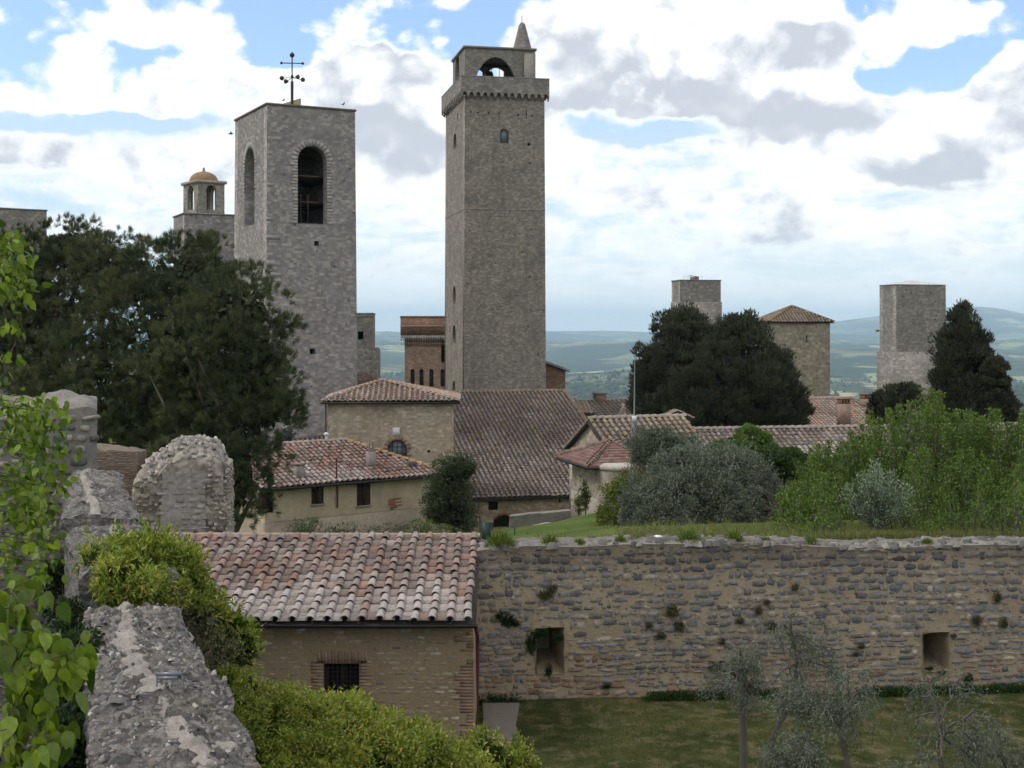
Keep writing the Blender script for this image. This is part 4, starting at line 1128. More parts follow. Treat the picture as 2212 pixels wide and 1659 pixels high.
def far_red_roof():
    T = thing('red_roofed_house', W(800, 850, 128), 'house behind the chapel showing only a plain orange tile slope', 'house')
    p0, p1, q1, q0 = W(765, 803, 132), W(790, 806, 132), W(850, 832, 120), W(760, 832, 120)
    mono_roof('roof', T, p0, p1, q1, q0, pal='red', pitch=.4)
    fr = Fr((W(768, 0, 121)[0], 121), 0, 3.4, 9); mb = MB(); walls4(mb, fr, -16, q0[2] - .2, t=.4); mb.build('wall', M_BRICK, T)
far_red_roof()

# ------------------------------------------------------------------ the great church roof
def church():
    Yt, Ye = 125.0, 105.0; rot = 14
    e1 = W(1364, 1064, 106.5)                                  # right end of the eave (hidden by other roofs)
    a = np.array([math.cos(R(rot)), math.sin(R(rot))]); b = np.array([-a[1], a[0]])
    L = 30.0; fr = Fr(e1[:2] - a * L, rot, L, 21.0)
    ze = e1[2]; zr = -5.75
    T = thing('church', base_of(fr, -18), 'low brick church under one huge weathered grey-brown tile roof', 'church')
    hs = [holeA(fr, 1055, 1076, 1083, 1102), holeA(fr, 1207, 1212, 1078, 1086)]
    ha = holeA(fr, 1066, 1112, 1113, 1140, 's')
    mb = MB(); walls4(mb, Fr(fr.C + b * .0, rot, L, 21), -18, ze - .05, hs + [ha], t=.6, topB2=[(21 - .6, zr - .3)], topB=[(21 - .6, zr - .3)]); mb.build('wall', M_CHW, T)
    for h in hs: mb = MB(); pane_in(mb, fr, h, depth=.15); mb.build('window', M_DARK, T)
    mb = MB(); voussoirs(mb, fr, hole_loop(rect_of(ha)[0], rect_of(ha)[1], -15, rect_of(ha)[3], 's'), .0, 'A') if False else None
    u0, u1, q0, q1 = rect_of(ha); ax = frA(fr); n = 14
    mb = MB()
    for k in range(n):
        t0, t1 = k / n, (k + .9) / n; z0_, z1_ = q1 - (u1-u0)*.22 * (1 - math.sin(t0 * math.pi)), q1 - (u1-u0)*.22 * (1 - math.sin(t1 * math.pi))
        q = [(u0 + (u1-u0)*t0, z0_), (u0 + (u1-u0)*t1, z1_), (u0 + (u1-u0)*t1, z1_ + .28), (u0 + (u1-u0)*t0, z0_ + .28)]
        P = [ax[0] + ax[1]*x + ax[3]*z - ax[2]*.03 for x, z in q] + [ax[0] + ax[1]*x + ax[3]*z + ax[2]*.1 for x, z in q]
        mb.add(P, [(0,1,2,3), (0,4,5,1), (1,5,6,2), (2,6,7,3), (3,7,4,0)], np.array((.28, .15, .10)) * random.uniform(.8, 1.2))
    mb.build('doorway_arch', M_TRIM, T)
    o = .5; p0, p1 = fr.p(-o, 20.4, zr), fr.p(L + o, 20.4, zr); q0, q1 = fr.p(-o, -o, ze), fr.p(L + o, -o, ze)
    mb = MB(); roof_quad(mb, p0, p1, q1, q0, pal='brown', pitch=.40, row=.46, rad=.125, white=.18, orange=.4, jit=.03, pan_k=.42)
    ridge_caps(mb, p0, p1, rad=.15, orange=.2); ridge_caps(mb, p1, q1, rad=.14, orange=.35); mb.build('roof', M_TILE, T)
    mb = MB(); mb.box((-o, -o - .08, ze - .2), (L + o, -o + .02, ze - .06), ax=ax); mb.build('gutter', M_GUT, T)
M_CHW = mat_stone('old_brickwork', [(.38, .275, .20), (.32, .225, .16), (.42, .34, .26)], (.37, .30, .225), bw=.34, bh=.13, msz=.012, stain=(.17, .13, .10), stain_amt=.45, streak=.4, warp=.05)
church()

# ------------------------------------------------------------------ plaster house with the shuttered windows
def plaster_house():
    rot = 38; fr = rectb(540, 572, 945, 70, rot, Lb=9.0); ze = ZY(1052, 70); z0 = -14.5
    T = thing('plaster_house', base_of(fr, z0), 'ochre plastered house with brown shutters and red tile roof below the chapel', 'house')
    ws = [holeA(fr, 673, 698, 1051, 1088), holeA(fr, 771, 799, 1042, 1091)]
    sm = holeA(fr, 621, 632, 1052, 1060); dr = holeA(fr, 575, 592, 1062, 1108)
    mb = MB(); walls4(mb, fr, z0, ze - .05, ws + [sm, dr], t=.45); mb.build('wall', M_PLASTER, T)
    for w in ws: louvre_shutter('shutter', fr, w, T)
    for w, m_ in ((sm, M_DARK), (dr, M_DARK)):
        mb = MB(); pane_in(mb, fr, w, depth=.15); mb.build('window', m_, T)
    ax = frA(fr); u0, u1, q0, q1 = rect_of(dr)
    mb = MB(); mb.box((u0 - .5, -.06, q0), (u0, -.003, q1), ax=ax); mb.build('shutter', M_SHUT, T, label='open brown shutter beside the left window')
    for w in ws: mb = MB(); u0, u1, q0, q1 = rect_of(w); mb.box((u0 - .08, -.09, q0 - .1), (u1 + .08, -.003, q0 - .01), (.28, .25, .2), 0, ax); mb.build('window_sill', M_TRIM, T)
    # brick patch where plaster has gone
    mb = MB(); uc = fr.ua(850); zc = ZY(1090, fr.ya(uc)); 
    for r_ in range(7):
        x = uc - .35 + random.uniform(-.12, .12) + r_ * .03; n = random.choice((1, 2, 2, 3))
        for k in range(n): mb.box((x + k * .26, -.02, zc + .28 - r_ * .095), (x + k * .26 + .24, .0 - .002, zc + .28 - r_ * .095 + .075), np.array((.27, .12, .08)) * random.uniform(.7, 1.2), 0, ax)
    mb.build('exposed_brick', M_TRIM, T)
    # base ledge
    mb = MB(); zl = ZY(1112, 73); mb.box((-.1, -.25, z0), (fr.La, -.003, zl), (.25, .21, .16), 0, ax); mb.build('base_ledge', M_TRIM, T)
    o = .5; v = 4.5; zr = ze + 1.75; La = fr.La
    A0, A1, B1, B0 = fr.p(-o, -o, ze), fr.p(La + o, -o, ze), fr.p(La + o, 9 + o, ze), fr.p(-o, 9 + o, ze)
    r0, r1 = fr.p(-o, v, zr), fr.p(La - 3.4, v, zr)
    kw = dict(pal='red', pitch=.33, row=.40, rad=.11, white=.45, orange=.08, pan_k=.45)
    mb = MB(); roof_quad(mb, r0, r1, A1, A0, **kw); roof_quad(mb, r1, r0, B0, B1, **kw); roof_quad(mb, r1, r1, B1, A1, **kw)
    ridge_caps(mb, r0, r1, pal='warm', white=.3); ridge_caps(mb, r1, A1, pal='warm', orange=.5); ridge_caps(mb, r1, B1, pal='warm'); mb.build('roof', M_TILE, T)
    mb = MB(); mb.box((-o, -o - .09, ze - .17), (La + o, -o + .02, ze - .04), ax=ax); mb.build('gutter', M_GUT, T)
    mb = MB(); x = fr.ua(727); mb.tube([fr.p(x, -.1, ze - .1), fr.p(x, -.1, ZY(1092, 73.5))], .05, 6); mb.build('downpipe', M_COPPER, T)
    # chimneys, pipes on the slope
    def on_roof(x, y):
        # intersect view ray with the front slope
        n = np.cross(A1 - A0, r0 - A0); d = W(x, y, 1.0); t = (n @ A0) / (n @ d); return d * t
    mb = MB(); p = on_roof(801, 1008); mb.box((-.2, -.2, -.3), (.2, .2, .8), (.22, .2, .19), 0, (p, ax[1], ax[2], ax[3]))
    for dx in (-.1, .12): mb.tube([p + ax[1] * dx + (0, 0, .8), p + ax[1] * dx + (0, 0, 1.35)], .06, 6, (.2, .18, .18))
    mb.build('chimney', M_TRIM, T)
    mb = MB(); p = on_roof(646, 1030); mb.box((-.22, -.22, -.3), (.22, .22, .65), (.24, .21, .19), 0, (p, ax[1], ax[2], ax[3])); mb.box((-.27, -.27, .652), (.27, .27, .72), (.2, .15, .12), 0, (p, ax[1], ax[2], ax[3])); mb.build('chimney', M_TRIM, T)
    mb = MB(); p = on_roof(727, 1035); mb.tube([p, p + (0, 0, 1.15)], .05, 6); mb.build('vent_pipe', M_COPPER, T)
    mb = MB(); p = on_roof(888, 1006); mb.box((-.25, -.2, -.1), (.25, .2, .22), (.09, .07, .06), 0, (p, ax[1], ax[2], ax[3])); mb.build('roof_vent', M_TRIM, T)
M_PLASTER = mat_stone('ochre_plaster', [(.42, .345, .245), (.40, .325, .23), (.44, .37, .27)], (.41, .33, .235), bw=3.1, bh=1.7, msz=0.0, stain=(.24, .195, .15), stain_amt=.5, streak=.8, warp=.1, bump=.12, contrast=.5)
plaster_house()

def back_left_roof():
    T = thing('tiled_outbuilding', W(600, 1000, 78), 'small roof of bright red tiles peeping out beside the pine, left of the plaster house', 'outbuilding')
    p0, p1, q1, q0 = W(500, 955, 92), W(622, 962, 90), W(600, 990, 82), W(470, 990, 82)
    mono_roof('roof', T, p0, p1, q1, q0, pal='red', pitch=.33)
    fr = Fr((q0[0] + .3, 82.5), 0, 3.2, 7); mb = MB(); walls4(mb, fr, -15, q0[2] - .25, t=.4); mb.build('wall', M_PLASTER, T)
    b = W(705, 960, 82); V = thing('white_flue', b, 'short white flue pipe with a cap in front of the chapel corner', 'flue')
    mb = MB(); b[2] = ZY(1000, 82); mb.tube([b, (b[0], b[1], ZY(941, 82))], .085, 10); mb.build('pipe', M_WHITE, V)
    mb = MB(); c = np.array((b[0], b[1], ZY(941, 82))); mb.lathe(c, [(.09, 0), (.16, .05), (.16, .13), (.02, .22)], 10); mb.build('cap', M_WHITE, V)
    Y = 81; b = W(640, 965, Y); b2 = b.copy(); b2[2] = ZY(1000, Y); V = thing('television_antenna', b2, 'white television antenna on a mast between the pine and the chapel', 'antenna')
    mb = MB(); mb.tube([b2, W(640, 915, Y)], .025, 5); mb.build('mast', M_METALP, V)
    mb = MB(); l, r_ = W(611, 925, Y + .5), W(651, 909, Y - .5); mb.tube([l, r_], .022, 5)
    for k in range(9): c = l + (r_ - l) * (k + .5) / 9; mb.tube([c - (0, .25, .0), c + (0, .25, .0)], .012, 4)
    mb.build('boom', M_WHITE, V)
    mb = MB(); c = W(622, 942, Y); mb.box((-.28, -.02, -.30), (.28, .02, .30), ax=(c, np.array([.7, .7, 0]), np.array([-.7, .7, 0]), np.array([0, 0, 1.]))); mb.tube([c, W(640, 935, Y)], .02, 4)
    for k in range(6): mb.tube([c + (-.25, -.1, -.3 + k * .12), c + (.25, .1, -.3 + k * .12)], .015, 4)
    mb.build('grid_reflector', M_IRON, V)
back_left_roof()

# ------------------------------------------------------------------ right-hand background buildings
def tower_right():
    fr = rectb(1451, 1469, 1557, 190, 10); T, z1 = simple_tower('stone_tower', 'plain stone tower stump with a tiny roof hatch, behind the dark cypresses', fr, 606, 190, -18, M_TW3)
    f2 = Fr(fr.C - fr.a * .12 - fr.b * .12, 10, fr.La + .24, fr.Lb + .24); mb = MB(); slab(mb, f2, -18, ZY(652, 190), 0); mb.build('lower_wall', M_TW3, T)
    mb = MB(); p = fr.p(fr.ua(1512), 2.5, z1 + .14); mb.box((-.55, -.5, 0), (.5, .5, .5), (.2, .15, .12), 0, (p, np.append(fr.a, 0), np.append(fr.b, 0), np.array([0, 0, 1.]))); mb.poly([p + (-.7, -.6, .72), p + (.6, -.6, .45), p + (.6, .6, .45), p + (-.7, .6, .72)], (.22, .16, .12)); mb.build('roof_hatch', M_TRIM, T)
    mb = MB(); q = fr.p(.8, 1.0, z1 + .14)
    for k in range(5): mb.tube([q + np.append(fr.a * k * .7, 0), q + np.append(fr.a * k * .7, .55)], .02, 4)
    mb.tube([q + (0, 0, .55), q + np.append(fr.a * 2.8, .55)], .02, 4); mb.build('railing', M_METALP, T)
    fr = rectb(1900, 1936, 2043, 150, 16); z1 = ZY(614, 150)
    T = thing('stone_tower', base_of(fr, -16), 'broad stone tower with a pale low cap, left of the pointed cypress', 'tower')
    hA = [small_hole(fr, x, y, 2.6) for x, y in ((1968, 634), (1990, 630), (2010, 632), (1950, 640), (1975, 720), (2020, 690))]
    mb = MB(); walls4(mb, fr, -16, z1, hA, t=.7); mb.build('wall', M_TW3, T)
    f2 = Fr(fr.C - fr.a * .22 - fr.b * .22, 16, fr.La + .44, fr.Lb + .44); mb = MB(); slab(mb, f2, -16, ZY(760, 150), 0); mb.build('lower_wall', M_TW3, T)
    mb = MB(); ap = np.append(fr.centre(), z1 + .55); e = [fr.p(-.1, -.1, z1), fr.p(fr.La + .1, -.1, z1), fr.p(fr.La + .1, fr.Lb + .1, z1), fr.p(-.1, fr.Lb + .1, z1)]
    mb.add(e + [ap], [(0, 1, 4), (1, 2, 4), (2, 3, 4), (3, 0, 4)], (.5, .5, .5)); mb.build('cap', M_TRIM, T)
tower_right()
def pyramid_building():
    fr = rectb(1630, 1664, 1793, 160, 12); z1 = ZY(693, 160) - .15
    T = thing('tower_house', base_of(fr, -16), 'square pale stone tower house with a lichen covered pyramid roof', 'house')
    mb = MB(); walls4(mb, fr, -16, z1, [small_hole(fr, 1743, 737, 5), small_hole(fr, 1765, 706, 2.5), holeA(fr, 1741, 1744, 725, 736)], t=.6); mb.build('wall', M_PALE, T)
    o = .4; e = [fr.p(-o, -o, z1 + .05), fr.p(fr.La + o, -o, z1 + .05), fr.p(fr.La + o, fr.Lb + o, z1 + .05), fr.p(-o, fr.Lb + o, z1 + .05)]; ap = np.append(fr.centre(), z1 + 2.0)
    mb = MB()
    for i in range(4): roof_quad(mb, ap, ap, e[(i+1) % 4], e[i], pal='lichen', pitch=.4, row=.45, orange=.5)
    for i in range(4): ridge_caps(mb, ap, e[i], pal='lichen', orange=.3)
    mb.build('roof', M_TILE, T)
pyramid_building()

def gable_roof_house(nm, label, fr, z0, ze, rise, cat='house', mat=None, pal='lichen', along='a', holesA=(), holesB=(), o=.4, parent_only=False, **kw):
    """ridge runs along a"""
    T = thing(nm, base_of(fr, z0), label, cat); La, Lb = fr.La, fr.Lb
    mb = MB(); walls4(mb, fr, z0, ze, list(holesA), list(holesB), t=.4, topB=[(Lb / 2, ze + rise * .96)], topB2=[(Lb / 2, ze + rise * .96)]); mb.build('wall', mat or M_BEIGE, T)
    s = rise / (Lb / 2); zr = ze + rise + .08; q = ze + .08 - s * o
    r0, r1 = fr.p(-o * .6, Lb / 2, zr), fr.p(La + o * .6, Lb / 2, zr)
    mb = MB(); roof_quad(mb, r0, r1, fr.p(La + o*.6, -o, q), fr.p(-o*.6, -o, q), pal=pal, **kw); roof_quad(mb, r1, r0, fr.p(-o*.6, Lb + o, q), fr.p(La + o*.6, Lb + o, q), pal=pal, **kw)
    ridge_caps(mb, r0, r1, pal=pal, white=.4, rad=.15); mb.build('roof', M_TILE, T)
    return T
def houses_right():
    # stone house with gable towards us
    fr = rectb(1230, 1329, 1528, 66, 20); ze = ZY(985, 66); rise = 1.55
    gable_roof_house('gabled_house', 'stone gabled house with mossy orange-lichened tiles, behind the olive bushes', fr, -9.5, ze, rise, pitch=.34, row=.40, rad=.11, white=.3, orange=.42, pan_k=.45)
    # bell gable behind it
    T = thing('bell_gable', W(1464, 912, 84), 'tiny arched bell gable rising behind the gabled house roof', 'bell gable')
    f2 = rectb(1436, 1437, 1492, 84, 2, Lb=1.2); zz = ZY(905, 84); mb = MB(); a = np.append(f2.a, 0); b = np.append(f2.b, 0)
    h = hole_loop(f2.La*.38, f2.La*.68, zz - 1.0, zz - .02, 'a')
    panel(mb, f2.p(0, 0, 0), a, b, [(0, -9), (f2.La, -9), (f2.La, zz), (f2.La / 2, zz + .42), (0, zz)], [h], 1.2); mb.build('wall', M_PALE, T)
    mb = MB(); pk = f2.p(f2.La/2, -.15, zz + .5); pk2 = f2.p(f2.La/2, 1.35, zz + .5)
    for (u, flip) in ((-.15, 0), (f2.La + .15, 1)):
        e0, e1 = f2.p(u, -.15, zz + .02), f2.p(u, 1.35, zz + .02)
        roof_quad(mb, pk, pk2, e1, e0, pal='lichen', pitch=.3, row=.3, rad=.09)
    mb.build('roof', M_TILE, T)
    # long low roof
    e1, e2 = W(1500, 992, 72), W(2300, 978, 76); d = e2[:2] - e1[:2]; rot = math.degrees(math.atan2(d[1], d[0]))
    fr = Fr(e1[:2], rot, np.linalg.norm(d), 6.5)
    gable_roof_house('long_house', 'long low house whose brown tile roof runs behind the hedge', fr, -10, e1[2], 1.25, pitch=.34, row=.40, white=.4, orange=.15, pal='brown')
    # roof with chimneys
    e1, e2 = W(1690, 937, 118), W(1925, 931, 121); d = e2[:2] - e1[:2]; rot = math.degrees(math.atan2(d[1], d[0])); fr = Fr(e1[:2], rot, np.linalg.norm(d), 14)
    T = gable_roof_house('town_house', 'house with two brick chimneys and a broad tile roof below the stone tower house', fr, -16, e1[2], 2.6, pal='warm', pitch=.38, row=.45, rad=.11, white=.2, orange=.2, o=.5)
    Z = np.array([0, 0, 1.])
    for (x, y0, y1, Y, w) in ((1823, 898, 860, 121, .5), (1873, 862, 850, 126, .55)):
        p = W(x, y0, Y); h = ZY(y1, Y) - p[2]; mb = MB(); A = (p, np.append(fr.a, 0), np.append(fr.b, 0), Z)
        mb.box((-w, -w*.7, -.8), (w, w*.7, h - .5), (.27, .19, .15), 0, A)
        for k in range(4): mb.box((-w + k * w * .58, -w*.7, h - .498), (-w + k * w * .58 + w*.22, w*.7, h - .1), (.26, .13, .09), 0, A)
        mb.box((-w - .1, -w*.8, h - .098), (w + .1, w*.8, h), (.24, .15, .11), 0, A); mb.build('chimney', M_TRIM, T)
    # small brick house to the right of the church roof
    fr = rectb(1195, 1200, 1277, 128, 3, Lb=5); ze = ZY(893, 128); T = thing('brick_house', base_of(fr, -14), 'small brick house with a yellow-lichened tile slope beside the great church roof', 'house')
    mb = MB(); walls4(mb, fr, -16, ze - .1, t=.4, topB=[(4.6, ze + .4)], topB2=[(4.6, ze + .4)]); mb.build('wall', M_CHW, T)
    mono_roof('roof', T, fr.p(-.3, 4.6, ze + .85), fr.p(fr.La + .3, 4.6, ze + .85), fr.p(fr.La + .3, -.3, ze), fr.p(-.3, -.3, ze), pal='lichen', orange=.6, pitch=.4, rad=.12)
    mb = MB(); mb.box((-.3, -.4, ze - .16), (fr.La + .35, -.3, ze - .05), ax=frA(fr)); mb.tube([fr.p(fr.La + .1, -.1, ze - .15), fr.p(fr.La + .1, -.1, ze - 3)], .05, 5); mb.build('gutter', M_GUT, T)
    # roofs of the town further off
    specs = [(1190, 1300, 872, 905, 150, -8, 'nearest the brick house'), (1268, 1395, 868, 912, 140, 24, 'rising to a small chimney'), (1330, 1480, 878, 915, 125, -14, 'beside the foot of the cypress'), (1195, 1262, 862, 890, 185, 12, 'farthest away in the row')]
    for i, (x0, x1, yr, ye, Y, rot, where) in enumerate(specs):
        fr = rectb(x0, x0, x1, Y, rot, Lb=9); ze = ZY(ye, Y); rise = max(1.0, ZY(yr, Y + 4) - ze)
        T = gable_roof_house('distant_house', 'distant brown tiled roof over the edge of town, ' + where, fr, -20, ze, rise, pal='brown', pitch=.5, row=.55, rad=.15, white=.2, seg=3)
        T['group'] = 'distant roofs at the edge of town'
        if i == 1:
            p = fr.p(fr.La * .55, 4.5, ze + rise); mb = MB(); mb.box((-.6, -.4, -.3), (.6, .4, .7), (.2, .13, .1), 0, (p, np.append(fr.a, 0), np.append(fr.b, 0), Z)); mb.box((-.7, -.5, .75), (.7, .5, .9), (.2, .13, .1), 0, (p, np.append(fr.a, 0), np.append(fr.b, 0), Z)); mb.build('chimney', M_TRIM, T)
houses_right()

def corner_house():
    rot = 15; fr = rectb(1236, 1290, 1388, 56, rot); ze = ZY(1004, 56); z0 = -8.6
    T = thing('small_hip_roofed_house', base_of(fr, z0), 'small rendered house with a low hipped roof of flat red tiles', 'house')
    mb = MB(); walls4(mb, fr, z0, ze - .05, t=.35); mb.build('wall', M_REND, T)
    mb = MB(); slab(mb, fr, z0, ZY(1078, 56), .05, col=(.34, .30, .25)); mb.build('plinth', M_TRIM, T)
    o = .55; e = [fr.p(-o, -o, ze), fr.p(fr.La + o, -o, ze), fr.p(fr.La + o, fr.Lb + o, ze), fr.p(-o, fr.Lb + o, ze)]
    ap = W(1320, 953, 60)
    mb = MB()
    for i in range(4):
        p0, q1, q0 = ap, e[(i+1) % 4], e[i]
        U = unit(q1 - q0); h = p0 - q0; h = h - U * (h @ U); H = np.linalg.norm(h); D = -h / H; N = np.cross(U, D); N = N if N[2] > 0 else -N
        O = q0 + h; uap = (p0 - O) @ U; Lq = np.linalg.norm(q1 - q0); n = 9
        for r_ in range(n):
            d0, d1 = H * r_ / n, H * (r_ + 1) / n + .03
            x0 = uap * (1 - d0 / H); x1 = uap + (Lq - uap) * d0 / H; y0 = uap * (1 - min(1, d1 / H)); y1 = uap + (Lq - uap) * min(1, d1 / H)
            m_ = max(1, int((y1 - y0) / .24))
            for k in range(m_):
                a0, a1 = k / m_, (k + .96) / m_
                c = tile_pal('near', 1)[0] * np.array([.8, .62, .6])
                P = [O + U*(x0 + (x1-x0)*a0) + D*d0 + N*.01, O + U*(x0 + (x1-x0)*a1) + D*d0 + N*.01, O + U*(y0 + (y1-y0)*a1) + D*d1 + N*.05, O + U*(y0 + (y1-y0)*a0) + D*d1 + N*.05,
                     O + U*(y0 + (y1-y0)*a1) + D*d1 - N*.02, O + U*(y0 + (y1-y0)*a0) + D*d1 - N*.02]
                mb.add(P, [(0, 3, 2, 1), (3, 5, 4, 2)], c)
        ridge_caps(mb, ap + N * 0, e[i] + (0, 0, .03), pal='red', rad=.12, ln=.36)
    mb.add([q - (0, 0, .06) for q in e], [(0, 1, 2, 3)], (.07, .06, .05)); mb.build('roof', M_TILE_N, T)
    mb = MB(); ax = frA(fr)
    mb.box((-o - .05, -o - .07, ze - .14), (fr.La + o, -o, ze - .03), ax=ax); mb.box((-o - .07, -o, ze - .14), (-o, fr.Lb + o, ze - .03), ax=ax); mb.build('gutter', M_GUT, T)
    # curved wall with pale rim beside it
    c = W(1350, 0, 55.9); ww = 1.15; T2 = thing('curved_wall', (c[0], c[1], z0), 'rounded rendered wall with a pale rim beside the small hip roofed house', 'wall')
    mb = MB(); z1 = ZY(1012, 54.7); mb.lathe((c[0], c[1], z0), [(ww, 0), (ww, z1 - z0)], 28); mb.build('wall', M_REND, T2, smooth=True)
    mb = MB(); mb.lathe((c[0], c[1], z1), [(ww + .02, -.12), (ww + .06, -.1), (ww + .06, .06), (ww - .3, .10), (0.01, .10)], 28, (.40, .36, .31)); mb.build('rim', M_TRIM, T2)
M_REND = mat_stone('grey_render', [(.36, .30, .235), (.28, .24, .195), (.40, .34, .27)], (.34, .285, .225), bw=.32, bh=.16, msz=.014, stain=(.17, .155, .14), stain_amt=.6, streak=.8, warp=.15, bump=.4)
corner_house()

def mast():
    Y = 53; b = W(1370, 1040, Y); b[2] = -7.4; T = thing('radio_mast', b, 'tall thin grey radio mast with a whip aerial beside the small hip roofed house', 'antenna')
    mid = W(1370, 905, Y); top = W(1371, 765, Y)
    mb = MB(); mb.tube([b, mid], .05, 6); 
    for dx in (-.1, .1): mb.tube([b + (dx, 0, 0), mid + (dx, 0, 0)], .018, 4)
    for k in range(14): z = b[2] + (mid[2] - b[2]) * k / 14; mb.tube([(b[0] - .1, b[1], z), (b[0] + .1, b[1], z + .12)], .01, 3)
    mb.build('lattice', M_METALP, T)
    mb = MB(); mb.tube([mid, top], [.035, .012], 5); mb.build('whip', M_METALP, T)
    mb = MB(); mb.box((-.09, -.06, -.12), (.09, .06, .12), ax=(mid, np.array([1., 0, 0]), np.array([0, 1., 0]), np.array([0, 0, 1.]))); mb.build('junction_box', M_WHITE, T)
mast()
# ------------------------------------------------------------------ near stonework
M_RUB = mat_attr('rubble_stone', n_scale=14, n_amt=.32, dirt=((.05, .048, .045), .60, .5, 3.0), bump=.7, big=1.1)
def mat_mortar(name, c1, c2, dark=(.10, .085, .07), top_dark=None, sc=1.0):
    m, g, b = new_mat(name)
    geo = g.n.new('ShaderNodeNewGeometry'); pos = geo.outputs['Position']; z = g.sep(pos)[2]
    n1 = g.noise(pos, 1.1 * sc, 6, .6); n2 = g.noise(pos, 9 * sc, 7, .72); n3 = g.noise(pos, 45 * sc, 5, .7)
    col = g.mix(g.ss(n1, .35, .65), c1, c2)
    col = g.mix(g.m('MULTIPLY', g.ss(n2, .50, .72), .75), col, dark)
    f = g.mr(n3, .3, .7, .72, 1.25)
    vm = g.n.new('ShaderNodeVectorMath'); vm.operation = 'SCALE'; g.l.new(col, vm.inputs[0]); g.l.new(f, vm.inputs['Scale']); col = vm.outputs[0]
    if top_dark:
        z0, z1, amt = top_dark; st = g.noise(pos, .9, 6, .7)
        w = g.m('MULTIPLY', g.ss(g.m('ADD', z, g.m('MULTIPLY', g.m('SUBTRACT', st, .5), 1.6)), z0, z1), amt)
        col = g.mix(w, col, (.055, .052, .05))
    g.l.new(col, b.inputs['Base Color']); b.inputs['Roughness'].default_value = 1; b.inputs['Specular IOR Level'].default_value = .1
    h = g.m('ADD', g.m('MULTIPLY', n2, 1.0), g.m('MULTIPLY', n3, .35))
    bp = g.n.new('ShaderNodeBump'); bp.inputs['Strength'].default_value = .9; bp.inputs['Distance'].default_value = .03
    g.l.new(h, bp.inputs['Height']); g.l.new(bp.outputs[0], b.inputs['Normal'])
    return m
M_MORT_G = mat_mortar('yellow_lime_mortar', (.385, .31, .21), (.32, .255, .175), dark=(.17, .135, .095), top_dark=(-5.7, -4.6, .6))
M_MORT_R = mat_mortar('pale_rubble_core', (.38, .34, .28), (.28, .245, .20))
M_MORT_D = mat_mortar('grey_rubble_core', (.25, .23, .205), (.18, .165, .15))
M_RIDGE = mat_mortar('fresh_mortar', (.40, .36, .32), (.30, .27, .24), dark=(.17, .155, .135), sc=1.6)
M_CAPM = mat_mortar('weathered_mortar', (.20, .185, .165), (.14, .13, .115), dark=(.10, .095, .085), sc=1.6)

def grid_lump(mb, fn, nu, nv, col=(1, 1, 1), mat=0, flip=False):
    """fn(s,t) -> points over unit square arrays"""
    s, t = np.meshgrid(np.linspace(0, 1, nu), np.linspace(0, 1, nv), indexing='ij')
    P = fn(s, t).reshape(-1, 3); f = grid_faces(nu, nv)
    if flip: f = f[:, ::-1]
    mb.add(P, f, col, mat)
def rough(P, amp, sc, o=4):
    """the same displacement for the same place, so that meeting sheets stay closed"""
    d = np.stack([fbm(P * sc + k * 31.7, o) - .5 for k in range(3)], -1)
    return P + d * amp * 2

def box_ruin(mb, fr, z0, ztop, du=.09, amp=.07, sc=2.2, mat=0, rnd=.25, taper=0.0, detail=.04):
    """broken masonry block with an uneven rounded top; ztop(u,v) gives height"""
    La, Lb = fr.La, fr.Lb; C = np.append(fr.C, 0); a = np.append(fr.a, 0); b = np.append(fr.b, 0); Z = np.array([0, 0, 1.])
    def pos(u, v, k):
        u, v, k = np.broadcast_arrays(np.asarray(u, float), np.asarray(v, float), np.asarray(k, float)); zt = ztop(u, v) + 0 * u; eu = np.minimum(u, La - u); ev = np.minimum(v, Lb - v); e = np.minimum(eu, ev)
        zt = zt - rnd * (1 - np.clip(e / (rnd + .15), 0, 1)) ** 2
        z = z0 + (zt - z0) * k
        if taper:
            sh = taper * (1 - (z - z0) / max(.1, 3)) ; u = La/2 + (u - La/2) * (1 + sh); v = Lb/2 + (v - Lb/2) * (1 + sh)
        P = C + a * u[..., None] + b * v[..., None] + Z * z[..., None]
        P = rough(P, amp, sc); P = rough(P, detail, sc * 5, 3); return P
    nu, nv, nz = max(4, int(La / du)), max(4, int(Lb / du)), max(6, int(abs(ztop(np.array(La/2), np.array(Lb/2)) - z0) / du))
    grid_lump(mb, lambda s, t: pos(s * La, 0 * t, t), nu, nz, mat=mat)
    grid_lump(mb, lambda s, t: pos(s * La, 0 * t + Lb, t), nu, nz, mat=mat, flip=True)
    grid_lump(mb, lambda s, t: pos(0 * s, s * Lb, t), nv, nz, mat=mat, flip=True)
    grid_lump(mb, lambda s, t: pos(0 * s + La, s * Lb, t), nv, nz, mat=mat)
    grid_lump(mb, lambda s, t: pos(s * La, t * Lb, 0 * s + 1), nu, nv, mat=mat)

def stonecol(pal, lo=.8, hi=1.2):
    pal = np.array(pal)
    def f(u, z, n): return pal[rng.integers(0, len(pal), n)] * rng.uniform(lo, hi, (n, 1))
    return f

def scatter_stones(mb, P, size, mat=0, pal=((.33, .30, .26), (.27, .245, .21), (.20, .185, .165), (.40, .37, .33)), flat=.55):
    n = len(P); tv, tf, _, _ = stone_template(4); tv2 = tv.copy(); tv2[:, [1, 2]] = tv[:, [2, 1]]; tv2[:, 2] = -tv[:, 1]
    Tt = np.repeat(tv2[None], n, 0) * rng.uniform(.7, 1.3, (n, 25, 1)); s = rng.uniform(*size, n)[:, None]; A = rdirs(n) * np.array([1, 1, .4]); A = unit(A); B = unit(np.cross(rdirs(n) * .35 + np.array([0, 0, 1.]), A)); C = np.cross(A, B)
    mb.batch(Tt, tf[:, ::-1], P, A * s * 1.3, B * s, C * s * flat, stonecol(pal)(0, 0, n), mat)
